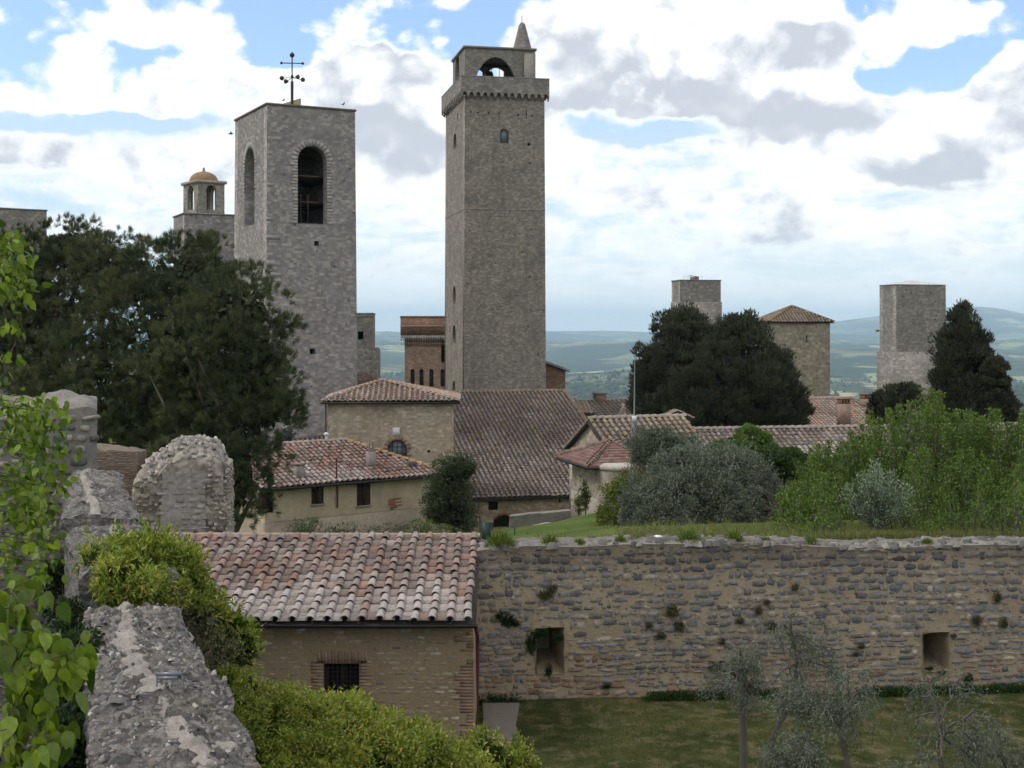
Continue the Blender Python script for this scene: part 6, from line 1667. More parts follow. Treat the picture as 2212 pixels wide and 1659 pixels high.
def ruins():
    # ruined stone block at the left
    Yb = 24.2; x1 = W(209, 0, Yb)[0]; _r = 17.5; fr = Fr((x1 - 6 * math.cos(R(_r)), Yb - 6 * math.sin(R(_r))), _r, 6.0, 1.25)
    def zt(u, v): u = np.asarray(u, float); v = np.asarray(v, float); return ZY(876, 24.2) + .19 * v + .16 * (fbm(np.stack([u * 2.4, v * 3, 0*u], -1), 4) - .5) * 2
    T = thing('ruined_wall', base_of(fr, -9), 'tall dark ruined block of large squared stones behind the leafy branches at left', 'ruin')
    mb = MB(); box_ruin(mb, fr, -9, zt, du=.07, amp=.018, sc=2, rnd=.10, detail=.014); mb.build('masonry', M_MORT_D, T)
    mb = MB(); rubble(mb, fr.p(0, -.012, 0), np.append(fr.a, 0), np.append(fr.b, 0), 0, fr.La - .02, -8.6, ZY(880, 24.2) - .12, h=(.12, .22), w=(.16, .42), gap=.03, prot=(.05, .09),
                      colf=stonecol([(.20, .185, .168), (.115, .11, .108), (.27, .245, .21), (.145, .132, .12), (.31, .28, .245)]), jit=.05)
    mb.build('stones', M_RUB, T)
    # brick recess
    Y2 = 33.6; f2 = rectb(209, 205, 300, Y2, 0, Lb=.8); f2 = Fr((W(190, 0, Y2)[0], Y2), 0, W(296, 0, Y2)[0] - W(190, 0, Y2)[0], .9)
    def zt2(u, v): u = np.asarray(u, float); return ZY(962, 33.6) + .05 * (fbm(np.stack([u * 5, v * 3., 0*u], -1), 4) - .5) * 3 - .13 * u
    T = thing('ruined_wall', base_of(f2, -9), 'low recessed ruin wall of thin brown bricks between the tall block and the broken bastion', 'ruin')
    mb = MB(); box_ruin(mb, f2, -9, zt2, du=.06, amp=.02, sc=2, rnd=.06, detail=.02); mb.build('masonry', M_OLDBR, T)
    mb = MB(); rubble(mb, f2.p(0, -.01, 0), np.array([1., 0, 0]), np.array([0, 1., 0]), 0, f2.La, -7, ZY(975, 33.6), h=(.045, .075), w=(.14, .36), gap=.014, prot=(.006, .02), colf=stonecol([(.22, .16, .115), (.18, .13, .10), (.25, .19, .14), (.15, .12, .10)]), k=3, jit=.05)
    mb.build('bricks', M_RUB, T)
    # broken bastion: three faces
    T = thing('ruined_bastion', (W(395, 0, 26)[0], 26, -9), 'pale broken stub of a bastion with rounded crumbling top, right of the brick ruin', 'ruin')
    Yc = 33.0; f3 = rectb(285, 300, 500, Yc, 10, Lb=2.2); f3 = Fr((W(291, 0, Yc)[0], Yc), 8, 1.0, 2.4); f3.La = f3.ua(488)
    def zt3(u, v):
        u, v = np.broadcast_arrays(np.asarray(u, float), np.asarray(v, float)); x = u / f3.La
        base = np.interp(x, [0, .12, .25, .45, .65, .85, 1.0], [-3.50, -3.40, -3.25, -2.98, -2.95, -3.08, -3.60])
        return base + .20 * (fbm(np.stack([u * 3, v * 3, 0*u], -1), 4) - .5) * 2 + .05 * v
    mb = MB(); box_ruin(mb, f3, -9, zt3, du=.05, amp=.09, sc=1.7, rnd=.30, detail=.09)
    n = 520; u = rng.uniform(0, f3.La, n); v = rng.uniform(0, 2.4, n); ev = np.minimum(np.minimum(u, f3.La - u), np.minimum(v, 2.4 - v)); z = zt3(u, v) - .30 * (1 - np.clip(ev / .45, 0, 1)) ** 2 + .02
    scatter_stones(mb, np.stack([f3.C[0] + f3.a[0]*u + f3.b[0]*v, f3.C[1] + f3.a[1]*u + f3.b[1]*v, z], 1), (.05, .13), 1)
    mb.build('rubble_core', [M_MORT_R, M_RUB], T)
    La = f3.La; ax = frA(f3)
    c1 = stonecol([(.33, .29, .24), (.27, .235, .19), (.22, .195, .165), (.38, .34, .29), (.30, .25, .19)])
    mb = MB(); rubble(mb, f3.p(0, -.03, 0), ax[1], ax[2], .02, La * .26, -7, -2.95, h=(.07, .16), w=(.08, .24), gap=.012, prot=(.03, .10), colf=c1, jit=.16, mask=lambda u, z, w, h: (z < zt3(u, 0) - .25) & (rng.random(len(u)) < .8))
    rubble(mb, f3.p(0, -.03, 0), ax[1], ax[2], La * .80, La - .02, -7, -2.95, h=(.07, .16), w=(.08, .24), gap=.012, prot=(.03, .10), colf=c1, jit=.16, mask=lambda u, z, w, h: (z < zt3(u, 0) - .25) & (rng.random(len(u)) < .8))
    rubble(mb, f3.p(La, 0, 0), ax[2], -ax[1], .1, 1.9, -7, -3.3, h=(.07, .16), w=(.08, .24), gap=.012, prot=(.03, .09), colf=c1, jit=.14)
    mb.build('broken_stonework', M_RUB, T)
    mb = MB(); pts = []
    def face(s_, t_):
        u = La * (.24 + .07 * t_ + (.46 + .10 * (1 - t_)) * s_); z = -7 + (-3.52 + .12 * u / La - .5 * (fbm(np.stack([u * 3, 0*u, 0*u], -1), 3) - .5) + 7) * t_
        P = f3.p(0, 0, 0) + ax[1] * u[..., None] + ax[3] * z[..., None] - ax[2] * .075
        P = rough(P, .035, 1.5); return rough(P, .02, 9, 3)
    grid_lump(mb, face, 40, 90, col=(.27, .25, .225)); 
    rubble(mb, f3.p(0, -.075, 0), ax[1], ax[2], La * .29, La * .78, -7, -2.95, h=(.09, .2), w=(.12, .42), gap=.02, prot=(.012, .03), colf=stonecol([(.27, .25, .225), (.215, .20, .19), (.32, .295, .26), (.25, .22, .185)]), mask=lambda u, z, w, h: z < -3.66)
    mb.build('facing', M_RUBF, T)
    # tiled ledge and terracotta bits at the foot
    mb = MB(); o = W(372, 1158, 24.0)
    for k in range(26):
        p = W(random.uniform(285, 430), 1170 + random.uniform(-8, 8), 32.6 + random.uniform(0, .3)); s = random.uniform(.05, .15)
        mb.box((-s, -s*.7, -.02), (s, s*.7, .03), np.array((.26, .12, .08)) * random.uniform(.6, 1.2), 0, (p, unit(np.array([1, random.uniform(-.5, .5), random.uniform(-.2, .2)])), np.array([0, 1., .2]), np.array([0, -.2, 1.])))
    mb.build('broken_tiles', M_TRIM, T)
M_OLDBR = mat_mortar('thin_brick_mortar', (.21, .165, .125), (.17, .135, .105))
M_RUBF = mat_attr('grey_facing', n_scale=10, n_amt=.3, dirt=((.10, .095, .09), .55, .5, 3))
_m = M_RUBF
ruins()

# ---- low walls and gate by the church
def bits():
    fr = rectb(1100, 1101, 1235, 78, 4, Lb=.5); T = thing('retaining_wall', base_of(fr, -12.5), 'low grey retaining wall stepping down beside the grass slope and arched doorway', 'wall')
    def zt(u, v): u = np.asarray(u, float); return ZY(1113, 78) + .30 * u / fr.La + .04 * (fbm(np.stack([u * 3, 0*u, 0*u], -1), 3) - .5)
    mb = MB(); box_ruin(mb, fr, -13.5, zt, du=.15, amp=.04, sc=2, rnd=.06); mb.build('masonry', M_MORT_D, T)
    f2 = rectb(1085, 1086, 1190, 70, -6, Lb=.6); 
    def zt2(u, v): u = np.asarray(u, float); return ZY(1150, 70) + .55 * u / f2.La
    mb = MB(); box_ruin(mb, f2, -13.5, zt2, du=.15, amp=.05, sc=2, rnd=.06); mb.build('lower_step', M_MORT_R, T)
    Y = 40; T = thing('garden_gate', W(1055, 1180, Y), 'dark green mesh gate between black posts behind the end of the tile roof', 'gate')
    b = W(1040, 1190, Y)
    for x in (1037, 1064):
        mb = MB(); p = W(x, 1190, Y); mb.tube([p - (0, 0, .4), W(x, 1121 if x < 1050 else 1130, Y)], .022, 6); mb.build('post', M_IRON, T)
    mb = MB(); l, r_ = W(1040, 1128, Y), W(1062, 1134, Y); zb = ZY(1185, Y); mb.box((0, -.01, zb), (r_[0] - l[0], .01, l[2]), ax=((l[0], l[1], 0), np.array([1., 0, 0]), np.array([0, 1., 0]), np.array([0, 0, 1.]))); mb.build('mesh_leaf', mat_plain('dark_green_mesh', (.012, .035, .028), rough=.5), T)
    # wire fence posts in front of the plaster house
    src = None
    for i, x in enumerate((1016, 1084, 1112, 1140)):
        p = W(x, 1190, 41); nm = thing('fence_post', p, 'thin dark fence post ' + ['left of the green gate', 'just right of the green gate', 'second to the right of the green gate', 'at the foot of the grass slope right of the gate'][i], 'post', 'fence posts by the gate')
        mb = MB(); mb.tube([p - (0, 0, .4), W(x, [1096, 1150, 1140, 1150][i], 41)], .018, 5); mb.build('post', M_IRON, nm)
bits()
def birds():
    def bird(p, s, label, flying, grp):
        T = None; mb = MB()
        d = np.array([1., .2, .05]); d = unit(d); side = unit(np.cross(d, (0, 0, 1.0))); up = np.array([0, 0, 1.])
        if flying:
            mb.tube([p - d*.5*s, p - d*.3*s, p, p + d*.3*s, p + d*.42*s], [.02*s, .09*s, .12*s, .08*s, .02*s], 8)
            for q in (-1, 1):
                mb.add([p + d*.15*s, p - d*.12*s, p + side*q*.5*s + up*.28*s - d*.1*s, p + side*q*.45*s + up*.26*s + d*.1*s], [(0, 1, 2, 3)]); mb.add([p + side*q*.45*s + up*.26*s + d*.1*s, p + side*q*.5*s + up*.28*s - d*.1*s, p + side*q*1.05*s + up*.12*s - d*.25*s], [(0, 1, 2)])
        else:
            mb.tube([p + up*.12*s - d*.3*s, p + up*.16*s - d*.1*s, p + up*.24*s + d*.05*s, p + up*.36*s + d*.12*s, p + up*.42*s + d*.16*s, p + up*.41*s + d*.24*s], [.02*s, .09*s, .12*s, .06*s, .06*s, .01*s], 8)
            mb.tube([p, p + up*.16*s], .02*s, 4)
        mb.build('bird', mat_plain('dark_feathers', (.05, .045, .045)), label=label, category='bird', group=grp)
    bird(W(499, 289, 90), .42, 'small dark bird in flight just left of the bell tower', True, None)
    bird(W(1896, 715, 120), .5, 'tiny dark bird in flight in front of the far mountain', True, None)
    bird(W(613, 219, 113.5) , .55, 'pigeon perched on the bell tower roof edge, left of the cross', False, 'pigeons on the bell tower')
    bird(W(845, 258, 113.6) if False else W(742, 228, 113.4), .6, 'pigeon perched near the right corner of the bell tower roof', False, 'pigeons on the bell tower')
birds()
# ------------------------------------------------------------------ vegetation
M_LEAF = mat_leaf('leaf', .35)
M_LEAFD = mat_leaf('dark_leaf', .12, rough=.7, spec=.15)
M_OLIVE = mat_leaf('olive_leaf', .15, rough=.5, spec=.35)
M_BARK = mat_plain('bark', (.085, .070, .058), vary=.45, scale=6)
M_BARKG = mat_plain('grey_bark', (.095, .082, .07), vary=.5, scale=8)

def trunk(T, base, top, r0, r1, targets=(), mat=None, name='trunk', wob=.06):
    mb = MB(); base, top = np.array(base, float), np.array(top, float); H = np.linalg.norm(top - base); n = 7
    pts = [base + (top - base) * k / (n - 1) + np.append(rng.normal(0, wob * H * .12, 2), 0) * (0 < k < n) for k in range(n)]
    mb.tube(pts, np.linspace(r0, r1, n), 9)
    for t in targets:
        k = random.randint(n // 2, n - 1); s = pts[k]; t = np.array(t, float); L = np.linalg.norm(t - s)
        mid = (s + t) / 2 + np.array([0, 0, .12 * L]) + rng.normal(0, .05 * L, 3)
        q = [s, s * .6 + mid * .4, mid, mid * .4 + t * .6, t]; rr = min(r1 * .8, max(.015, r0 * .55))
        mb.tube(q, np.linspace(rr, rr * .25, 5), 6)
    return mb.build(name, mat or M_BARK, T)

def pine(label, lobes, base, seed_rot=0, tuft_per=13, needles=30, group=None):
    T = thing('pine_tree', base, label, 'tree', group)
    L = lobes_to_world(lobes); C, Rr, D = clumps_on(L, .92, (.34, .80), inner=.30)
    k = np.repeat(np.arange(len(C)), tuft_per); d = unit(rdirs(len(k)) + D[k] * .5 + np.array([0, 0, .35]))
    P = C[k] + d * (Rr[k] * rng.uniform(.55, 1.08, len(k)))[:, None] * np.array([1, 1, .75])
    tint = rng.random((len(k), 1)) * .4 + rng.random((len(C), 1))[k] * .6
    j = np.repeat(np.arange(len(k)), needles)
    nd = unit(d[j] * .9 + np.array([0, 0, .45]) + rdirs(len(j)) * .55)
    col = leafcol(len(j), (.028, .044, .022), (.135, .148, .070), .25, t=tint[j] ** 1.3)
    mb = MB(); put_leaves(mb, P[j] + rng.normal(0, .04, (len(j), 3)), nd, rng.uniform(.16, .30, len(j)), .020, col)
    # inner shade foliage
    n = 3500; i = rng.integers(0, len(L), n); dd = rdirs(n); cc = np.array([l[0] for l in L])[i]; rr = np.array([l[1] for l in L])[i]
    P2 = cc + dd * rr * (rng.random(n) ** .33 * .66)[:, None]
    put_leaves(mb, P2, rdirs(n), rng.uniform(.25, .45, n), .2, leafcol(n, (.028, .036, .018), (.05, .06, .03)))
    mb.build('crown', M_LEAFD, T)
    tg = [C[i] for i in rng.choice(len(C), min(26, len(C)), replace=False)]
    top = np.array([l[0] for l in L]).mean(0); trunk(T, base, top, .38, .16, tg)
Yp = 55
pine('tall umbrella pine filling the left side of the skyline in front of the domed tower',
     [(60, 600, 60, 110, 95, 2.5), (150, 540, 60, 80, 55, 1.6), (250, 590, 58, 110, 75, 2.4), (90, 720, 58, 150, 130, 3), (-60, 650, 60, 110, 150, 3)], (W(90, 0, 60)[0], 60, -13))
pine('broad dark pine crown in the middle, hiding the foot of the bell tower',
     [(370, 640, 54, 130, 110, 2.6), (300, 760, 53, 180, 150, 3.2), (430, 600, 55, 85, 70, 1.8), (200, 860, 53, 190, 110, 3), (340, 900, 52, 170, 110, 2.6)], (W(330, 0, 54)[0], 54, -13))
pine('rounded pine crown at the right edge of the group, hanging down beside the plaster house',
     [(520, 680, 50, 90, 95, 2.0), (552, 800, 50, 70, 115, 1.9), (500, 900, 50, 120, 120, 2.1), (450, 780, 50, 130, 130, 2.2), (505, 1030, 49, 58, 95, 1.2), (420, 980, 49, 90, 70, 1.4), (580, 870, 51, 52, 65, 1.2)], (W(500, 0, 50)[0], 50, -13))

def cypress(nm, label, lobes, base, spacing=.74, cr=(.30, .85), per=110, ln=(.18, .36), c=((.032, .038, .026), (.092, .094, .060)), up=.9, group=None, wd=.085):
    T = thing(nm, base, label, 'tree', group)
    L = lobes_to_world(lobes); C, Rr, D = clumps_on(L, spacing, cr, inner=.25)
    P, d, k = clump_leaves(C, Rr, D, per, .35); n = len(P)
    t = rng.random((n, 1)) * .6 + rng.random((len(C), 1))[k] * .4
    mb = MB(); put_leaves(mb, P, d * .6 + D[k] * .4 + np.array([0, 0, up]) + rdirs(n) * .35, rng.uniform(*ln, n), wd, leafcol(n, *c, .3, t=t))
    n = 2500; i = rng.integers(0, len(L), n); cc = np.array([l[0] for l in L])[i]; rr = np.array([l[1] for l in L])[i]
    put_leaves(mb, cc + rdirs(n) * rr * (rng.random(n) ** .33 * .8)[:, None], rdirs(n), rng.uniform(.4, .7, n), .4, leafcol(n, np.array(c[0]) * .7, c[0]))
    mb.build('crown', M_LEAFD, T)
    top = W(lobes[0][0], lobes[0][1], lobes[0][2]); trunk(T, base, top, .3, .12, [C[i] for i in rng.choice(len(C), 14)])
cypress('cypress_tree', 'smaller ragged dark cypress at the left of the dense pair, below a far tower stump',
        [(1475, 760, 100, 70, 85, 2.4), (1440, 850, 100, 62, 90, 2.4), (1470, 720, 100, 35, 45, 1.5), (1402, 800, 100, 26, 55, 1.2), (1400, 880, 99, 30, 40, 1.5)], (W(1450, 0, 100)[0], 100, -14))
cypress('cypress_tree', 'very broad dense dark cypress in the middle distance, wider than it is tall',
        [(1600, 805, 98, 92, 102, 3.8), (1630, 855, 97, 92, 82, 3.4), (1545, 840, 98, 110, 100, 3.6), (1600, 712, 98, 40, 28, 1.6), (1690, 890, 97, 46, 42, 2.0), (1570, 900, 97, 120, 42, 2.6)], (W(1600, 0, 98)[0], 98, -14))
cypress('cypress_tree', 'tall conical dark cypress at the right, standing before the broad stone tower',
        [(2075, 810, 92, 46, 100, 1.8), (2070, 870, 92, 56, 75, 2.0), (2078, 725, 92, 26, 50, 1.0), (2050, 790, 92, 26, 70, 1.2), (2108, 770, 92, 22, 55, 1.0), (2075, 685, 92, 10, 28, .4)], (W(2080, 0, 92)[0], 92, -14))
cypress('cypress_tree', 'slim short cypress touching the right side of the tall conical one',
        [(2150, 850, 90, 24, 80, .9), (2165, 890, 90, 26, 50, .9)], (W(2152, 0, 90)[0], 90, -14), spacing=.5, cr=(.25, .4))
cypress('pine_tree', 'small flat topped dark pine between the town roofs and the tall conical cypress',
        [(1935, 868, 88, 42, 28, 1.2), (1915, 895, 88, 32, 25, 1.0), (1958, 850, 88, 26, 16, .8), (1900, 870, 88, 14, 12, .5)], (W(1935, 0, 88)[0], 88, -13), spacing=.45, cr=(.22, .38), per=70)
cypress('cypress_tree', 'single far cypress crown at the right edge of the picture beyond the leafy trees', [(2185, 930, 110, 20, 40, 1.0), (2200, 960, 110, 40, 25, 1.6)], (W(2190, 0, 110)[0], 110, -14), spacing=.6, c=((.03, .045, .02), (.08, .11, .04)))

def bush(nm, label, lobes, base, cat='bush', spacing=.4, cr=(.2, .35), per=110, ln=(.05, .1), wd=.03, c=((.05, .07, .045), (.15, .18, .13)), up=.3, mat=None, group=None, var=.3, shell=.3, fill=1500, fillc=None, shoots=0, tr=(.08, .04), third=None, droop=0, sl_=(.3, .9)):
    T = thing(nm, base, label, cat, group)
    L = lobes_to_world(lobes); C, Rr, D = clumps_on(L, spacing, cr, inner=.25)
    P, d, k = clump_leaves(C, Rr, D, per, shell); n = len(P)
    t = rng.random((n, 1)) * .6 + rng.random((len(C), 1))[k] * .4
    col = leafcol(n, *c, var, t=t)
    if third is not None:
        m_ = (rng.random(n) < third[1] * (.4 + 1.2 * rng.random(len(C))[k])); col[m_] = np.array(third[0]) * rng.uniform(.7, 1.3, (m_.sum(), 1))
    mb = MB(); put_leaves(mb, P, d * .5 + np.array([0, 0, up]) + rdirs(n) * .6 - np.array([0, 0, droop]), rng.uniform(*ln, n), rng.uniform(.7, 1.3, n) * wd, col)
    if shoots:
        i = rng.integers(0, len(C), shoots); sd = unit(D[i] * .5 + np.array([0, 0, 1.0]) + rng.normal(0, .2, (shoots, 3))); sl = rng.uniform(*sl_, shoots)
        q = 26; s = np.repeat(np.arange(shoots), q); f = rng.random(len(s)); P3 = C[i][s] + sd[s] * (sl[s] * f)[:, None] + rng.normal(0, .02, (len(s), 3))
        put_leaves(mb, P3, sd[s] + rdirs(len(s)) * .8, rng.uniform(*ln, len(s)), wd, leafcol(len(s), *c, var))
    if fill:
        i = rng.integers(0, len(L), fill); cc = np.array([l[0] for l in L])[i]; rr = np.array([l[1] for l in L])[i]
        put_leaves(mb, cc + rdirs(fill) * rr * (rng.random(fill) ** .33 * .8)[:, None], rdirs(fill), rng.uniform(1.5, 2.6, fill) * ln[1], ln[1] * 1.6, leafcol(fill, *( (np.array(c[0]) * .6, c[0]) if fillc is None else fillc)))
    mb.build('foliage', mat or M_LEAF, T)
    tg = [C[i] for i in rng.choice(len(C), min(12, len(C)), replace=False)]
    top = np.array(base) * .6 + L[0][0] * .4; trunk(T, base, top, tr[0], tr[1], tg, name='stems')
    return T
def gb(x, Y, dz=0): X = W(x, 0, Y)[0]; return (X, Y, float(ground_z(X, Y)) + dz)
OLC = ((.055, .070, .050), (.20, .22, .165))
bush('olive_tree', 'grey-green olive crown just right of the radio mast', [(1425, 965, 50, 55, 38, .9), (1470, 985, 50, 45, 40, .9), (1400, 985, 50, 28, 40, .7)], gb(1430, 50), 'tree', c=((.05, .068, .045), (.145, .165, .115)), mat=M_OLIVE, per=120, spacing=.34)
bush('olive_tree', 'large rounded silvery olive bush at the left of the wild cluster', [(1460, 1080, 40, 100, 62, 1.3), (1420, 1100, 39.5, 70, 50, 1.1), (1480, 1020, 40.5, 62, 48, 1.0), (1430, 1130, 39, 80, 28, 1.0)], gb(1450, 40), 'tree', c=OLC, mat=M_OLIVE, per=150, spacing=.32, shoots=260)
bush('olive_tree', 'large silvery olive bush at the right of the wild cluster, with one bare curved branch', [(1590, 1050, 41, 75, 70, 1.2), (1610, 1100, 40, 80, 45, 1.2), (1540, 1090, 40, 80, 60, 1.2), (1560, 1010, 42, 55, 40, 1.0), (1640, 1070, 41, 45, 45, 1.0)], gb(1580, 41), 'tree', c=OLC, mat=M_OLIVE, per=150, spacing=.32, shoots=300)
bush('flowering_shrub', 'thin rust-tinted shrub at the right foot of the olive bushes', [(1660, 1105, 40, 28, 45, .5), (1685, 1130, 39.5, 28, 28, .5)], gb(1665, 40), 'shrub', c=((.09, .06, .03), (.20, .12, .05)), spacing=.3, per=50, fill=200)
bush('shrub', 'yellow-green young shrub in front of the curved wall', [(1338, 1085, 43, 26, 42, .5), (1360, 1060, 43, 26, 30, .5), (1330, 1120, 42, 30, 28, .5)], gb(1340, 43), c=((.07, .10, .02), (.17, .20, .045)), spacing=.3, per=70, fill=300, ln=(.06, .11), wd=.045)
bush('shrub', 'shrub with dark leaves and red tips under the rim of the curved wall', [(1375, 1045, 46, 36, 32, .6)], gb(1375, 46), c=((.03, .045, .02), (.08, .09, .04)), third=((.22, .07, .03), .25), spacing=.3, per=90, fill=300)
bush('hedge', 'dense rounded dark green hedge bush below the long tile roof', [(1650, 1000, 55, 72, 34, 1.2), (1700, 1005, 55, 50, 30, 1.0), (1610, 1005, 55, 40, 28, 1.0)], gb(1660, 55), 'hedge', c=((.022, .05, .014), (.07, .12, .03)), per=170, spacing=.36, ln=(.07, .12), wd=.06)
bush('shrub', 'lighter green shrub left of the dark rounded hedge', [(1585, 975, 57, 42, 26, .9), (1555, 985, 57, 30, 24, .8)], gb(1580, 57), c=((.035, .07, .018), (.11, .17, .045)), per=130, spacing=.36, ln=(.08, .13), wd=.06)
bush('young_tree', 'small bright green leafy tree rising over the long tile roof', [(1612, 945, 60, 20, 26, .5), (1640, 955, 60, 22, 22, .5), (1625, 975, 60, 32, 20, .6)], gb(1620, 60), 'tree', c=((.05, .10, .02), (.14, .21, .05)), per=80, spacing=.4, ln=(.10, .18), wd=.08, fill=250)
bush('bay_tree', 'dark upright tree with several thin stems in front of the great church roof', [(975, 1030, 62, 40, 42, .9), (968, 1080, 62, 46, 40, .9), (990, 1115, 62, 36, 32, .8), (945, 1100, 62, 26, 24, .6), (1000, 1010, 62, 25, 25, .6)], gb(980, 62), 'tree', c=((.030, .042, .022), (.095, .115, .065)), per=55, spacing=.40, ln=(.09, .17), wd=.05, fill=500, cr=(.25, .45), tr=(.10, .04))
for i, (x, y, rx, ry, Y, c, lab) in enumerate([(665, 1128, 36, 22, 62, ((.05, .08, .04), (.12, .16, .08)), 'pale green shrub under the middle window of the plaster house'), (640, 1140, 30, 18, 60, ((.04, .07, .03), (.12, .17, .07)), 'low green shrub at the foot of the plaster house nearest the pine'),
        (718, 1138, 30, 18, 60, ((.05, .075, .045), (.12, .15, .09)), 'low greyish shrub below the downpipe of the plaster house'), (860, 1140, 44, 14, 58, ((.05, .07, .04), (.13, .15, .08)), 'thin scrub above the tile ridge below the brick patch'), (905, 1128, 26, 24, 60, ((.05, .09, .02), (.14, .20, .05)), 'yellow-green shrub left of the dark upright tree'), (780, 1140, 40, 12, 60, ((.06, .08, .05), (.12, .15, .10)), 'low grey weeds under the large shuttered window'), (955, 1145, 40, 14, 58, ((.05, .08, .02), (.14, .18, .05)), 'bright green scrub at the foot of the dark upright tree')]):
    bush('shrub', lab, [(x, y + 8, Y, rx * .8, ry * .7, .5)], (W(x, 0, Y)[0], Y, ZY(y + ry, Y) - .5), c=c, per=26, spacing=.42, fill=0, ln=(.08, .14), wd=.045, group='shrubs below the plaster house')

# young saplings on the grass slope
def sapling(nm, label, x, Y, ybase, ytop, c, spread=14, n=22, leaves=22, ln=(.1, .17), wd=.05, mat=None, group=None):
    b = W(x, ybase, Y); T = thing(nm, b, label, 'tree', group); mb = MB(); ml = MB(); H = ZY(ytop, Y) - b[2]; sp = spread / FD * Y
    mb.tube([b - (0, 0, .3), b + (0, 0, H * .5), b + (sp * .1, 0, H)], [.035, .025, .008], 6)
    for k in range(n):
        h = random.uniform(.3, 1) * H; a = random.uniform(0, 6.28); s = b + (0, 0, h * .85); e = s + np.array([math.cos(a) * sp, math.sin(a) * sp, H * .16]) * random.uniform(.4, 1)
        mb.tube([s, (s + e) / 2 + (0, 0, .02), e], [.012, .008, .004], 4)
        f = rng.random((leaves, 1)); P = s + (e - s) * f + rng.normal(0, .05, (leaves, 3)); put_leaves(ml, P, rdirs(leaves) + np.array([0, 0, .2]), rng.uniform(*ln, leaves), wd, leafcol(leaves, *c))
    mb.build('trunk', M_BARK, T); ml.build('crown', mat or M_LEAF, T)
sapling('sapling', 'slender sapling with dark green leaf tufts on the grass slope', 1265, 50, 1128, 1032, ((.03, .05, .02), (.09, .12, .04)), spread=18)
sapling('sapling', 'slender sapling with yellowing leaves, left of the darker one on the slope', 1250, 50.5, 1125, 1068, ((.10, .10, .03), (.20, .18, .05)), spread=12, n=16)

# the big leafy trees on the right
def shoot_tree(label, xs, ybase, Y, shoots, c, topf, spread, group=None, leaves=120, ln=(.06, .12), wd=.042):
    leaves = int(leaves * 1.7)
    b = gb(xs, Y); T = thing('cherry_tree', b, label, 'tree', group); mb = MB(); ml = MB(); b = np.array(b)
    PP, DD = [], []
    for k in range(shoots):
        x = xs + spread * (k + random.random() - shoots / 2) / (shoots / 2) ; yd = random.uniform(-1.3, 1.3); ytop = topf(x) - 22 + abs(random.gauss(0, 62)) + abs(yd) * 10
        e = W(x, ytop, Y + yd); s = b + np.array([(e[0] - b[0]) * .72 + random.gauss(0, .15), yd * .8, -.1]); h = e - s
        pts = [s, s + h * np.array([.35, .4, .3]), s + h * np.array([.7, .75, .65]), e]
        mb.tube(pts, [.035, .025, .015, .004], 5)
        f = rng.random(leaves) ** .65; f = .18 + .85 * f; q = np.clip(f, 0, 1) * 3; i = np.minimum(q.astype(int), 2); fr_ = (q - i)[:, None]; pa = np.array(pts)
        P = pa[i] * (1 - fr_) + pa[i + 1] * fr_; rad = (.04 + .15 * (1 - np.clip(f, 0, 1) ** 2)) ; side = rng.normal(0, 1, (leaves, 3)) * np.array([1, 1, .5]) * rad[:, None]
        P = P + side; PP.append(P); DD.append(unit(side * np.array([1, 1, .4]) + np.array([0, 0, -.35]) + rng.normal(0, .3, (leaves, 3))))
    P = np.concatenate(PP); D_ = np.concatenate(DD); n = len(P); t = rng.random((n, 1)) * .6 + np.clip(fbm(P * 1.1, 3) - .2, 0, 1)[:, None] * .6
    ml.n and None
    put_leaves(ml, P, D_, rng.uniform(*ln, n), rng.uniform(.7, 1.2, n) * wd, leafcol(n, *c, .28, t=np.clip(t, 0, 1)))
    mb.build('trunk', M_BARK, T); ml.build('crown', M_LEAF, T)
CH = ((.042, .080, .016), (.165, .235, .045))
G_ = 'leafy trees above the garden wall'
for x_, w_, t_, lab_ in ((1760, 75, 1085, 'low fresh shoots at the crest, left of the silver shrub'), (1960, 70, 1075, 'low fresh shoots at the crest, right of the silver shrub'), (2070, 70, 1060, 'low fresh shoots at the crest, second to the right of the silver shrub'), (2180, 70, 1050, 'low fresh shoots at the crest at the right edge of the picture')):
    shoot_tree(lab_, x_, 1168, 33.6, 26, CH, lambda x, t_=t_, x_=x_: t_ + abs(x - x_) * .5 + 18 * math.sin(x * .13), w_, 'low shoots along the crest of the garden wall', leaves=46, ln=(.06, .11), wd=.04)
shoot_tree('leafy green cherry tree with upright shoots, left of the silver shrub', 1790, 1160, 41, 62, CH, lambda x: np.interp(x, [1690, 1730, 1760, 1800, 1850, 1900], [1060, 1010, 975, 950, 940, 930]), 105, G_, leaves=200)
shoot_tree('tallest leafy green tree with drooping shoot tips, in the middle of the right thicket', 1985, 1160, 40, 84, CH, lambda x: np.interp(x, [1820, 1880, 1930, 1990, 2020, 2060, 2120, 2180], [950, 905, 885, 852, 848, 880, 900, 930]), 150, G_, leaves=210)
shoot_tree('leafy green tree filling the right edge of the picture', 2190, 1160, 39.5, 74, CH, lambda x: np.interp(x, [2060, 2120, 2180, 2240, 2320], [900, 885, 905, 900, 930]), 130, G_, leaves=200)
shoot_tree('lower leafy green shoots at the very right, nearest the garden wall', 2100, 1168, 35.5, 60, CH, lambda x: 985 + 20 * math.sin(x * .05), 150, G_, leaves=150)
shoot_tree('low leafy shoots at the left foot of the thicket, beside the rust-tinted shrub', 1750, 1168, 36.5, 30, CH, lambda x: 1060 - (x - 1700) * .35, 70, G_, leaves=110)
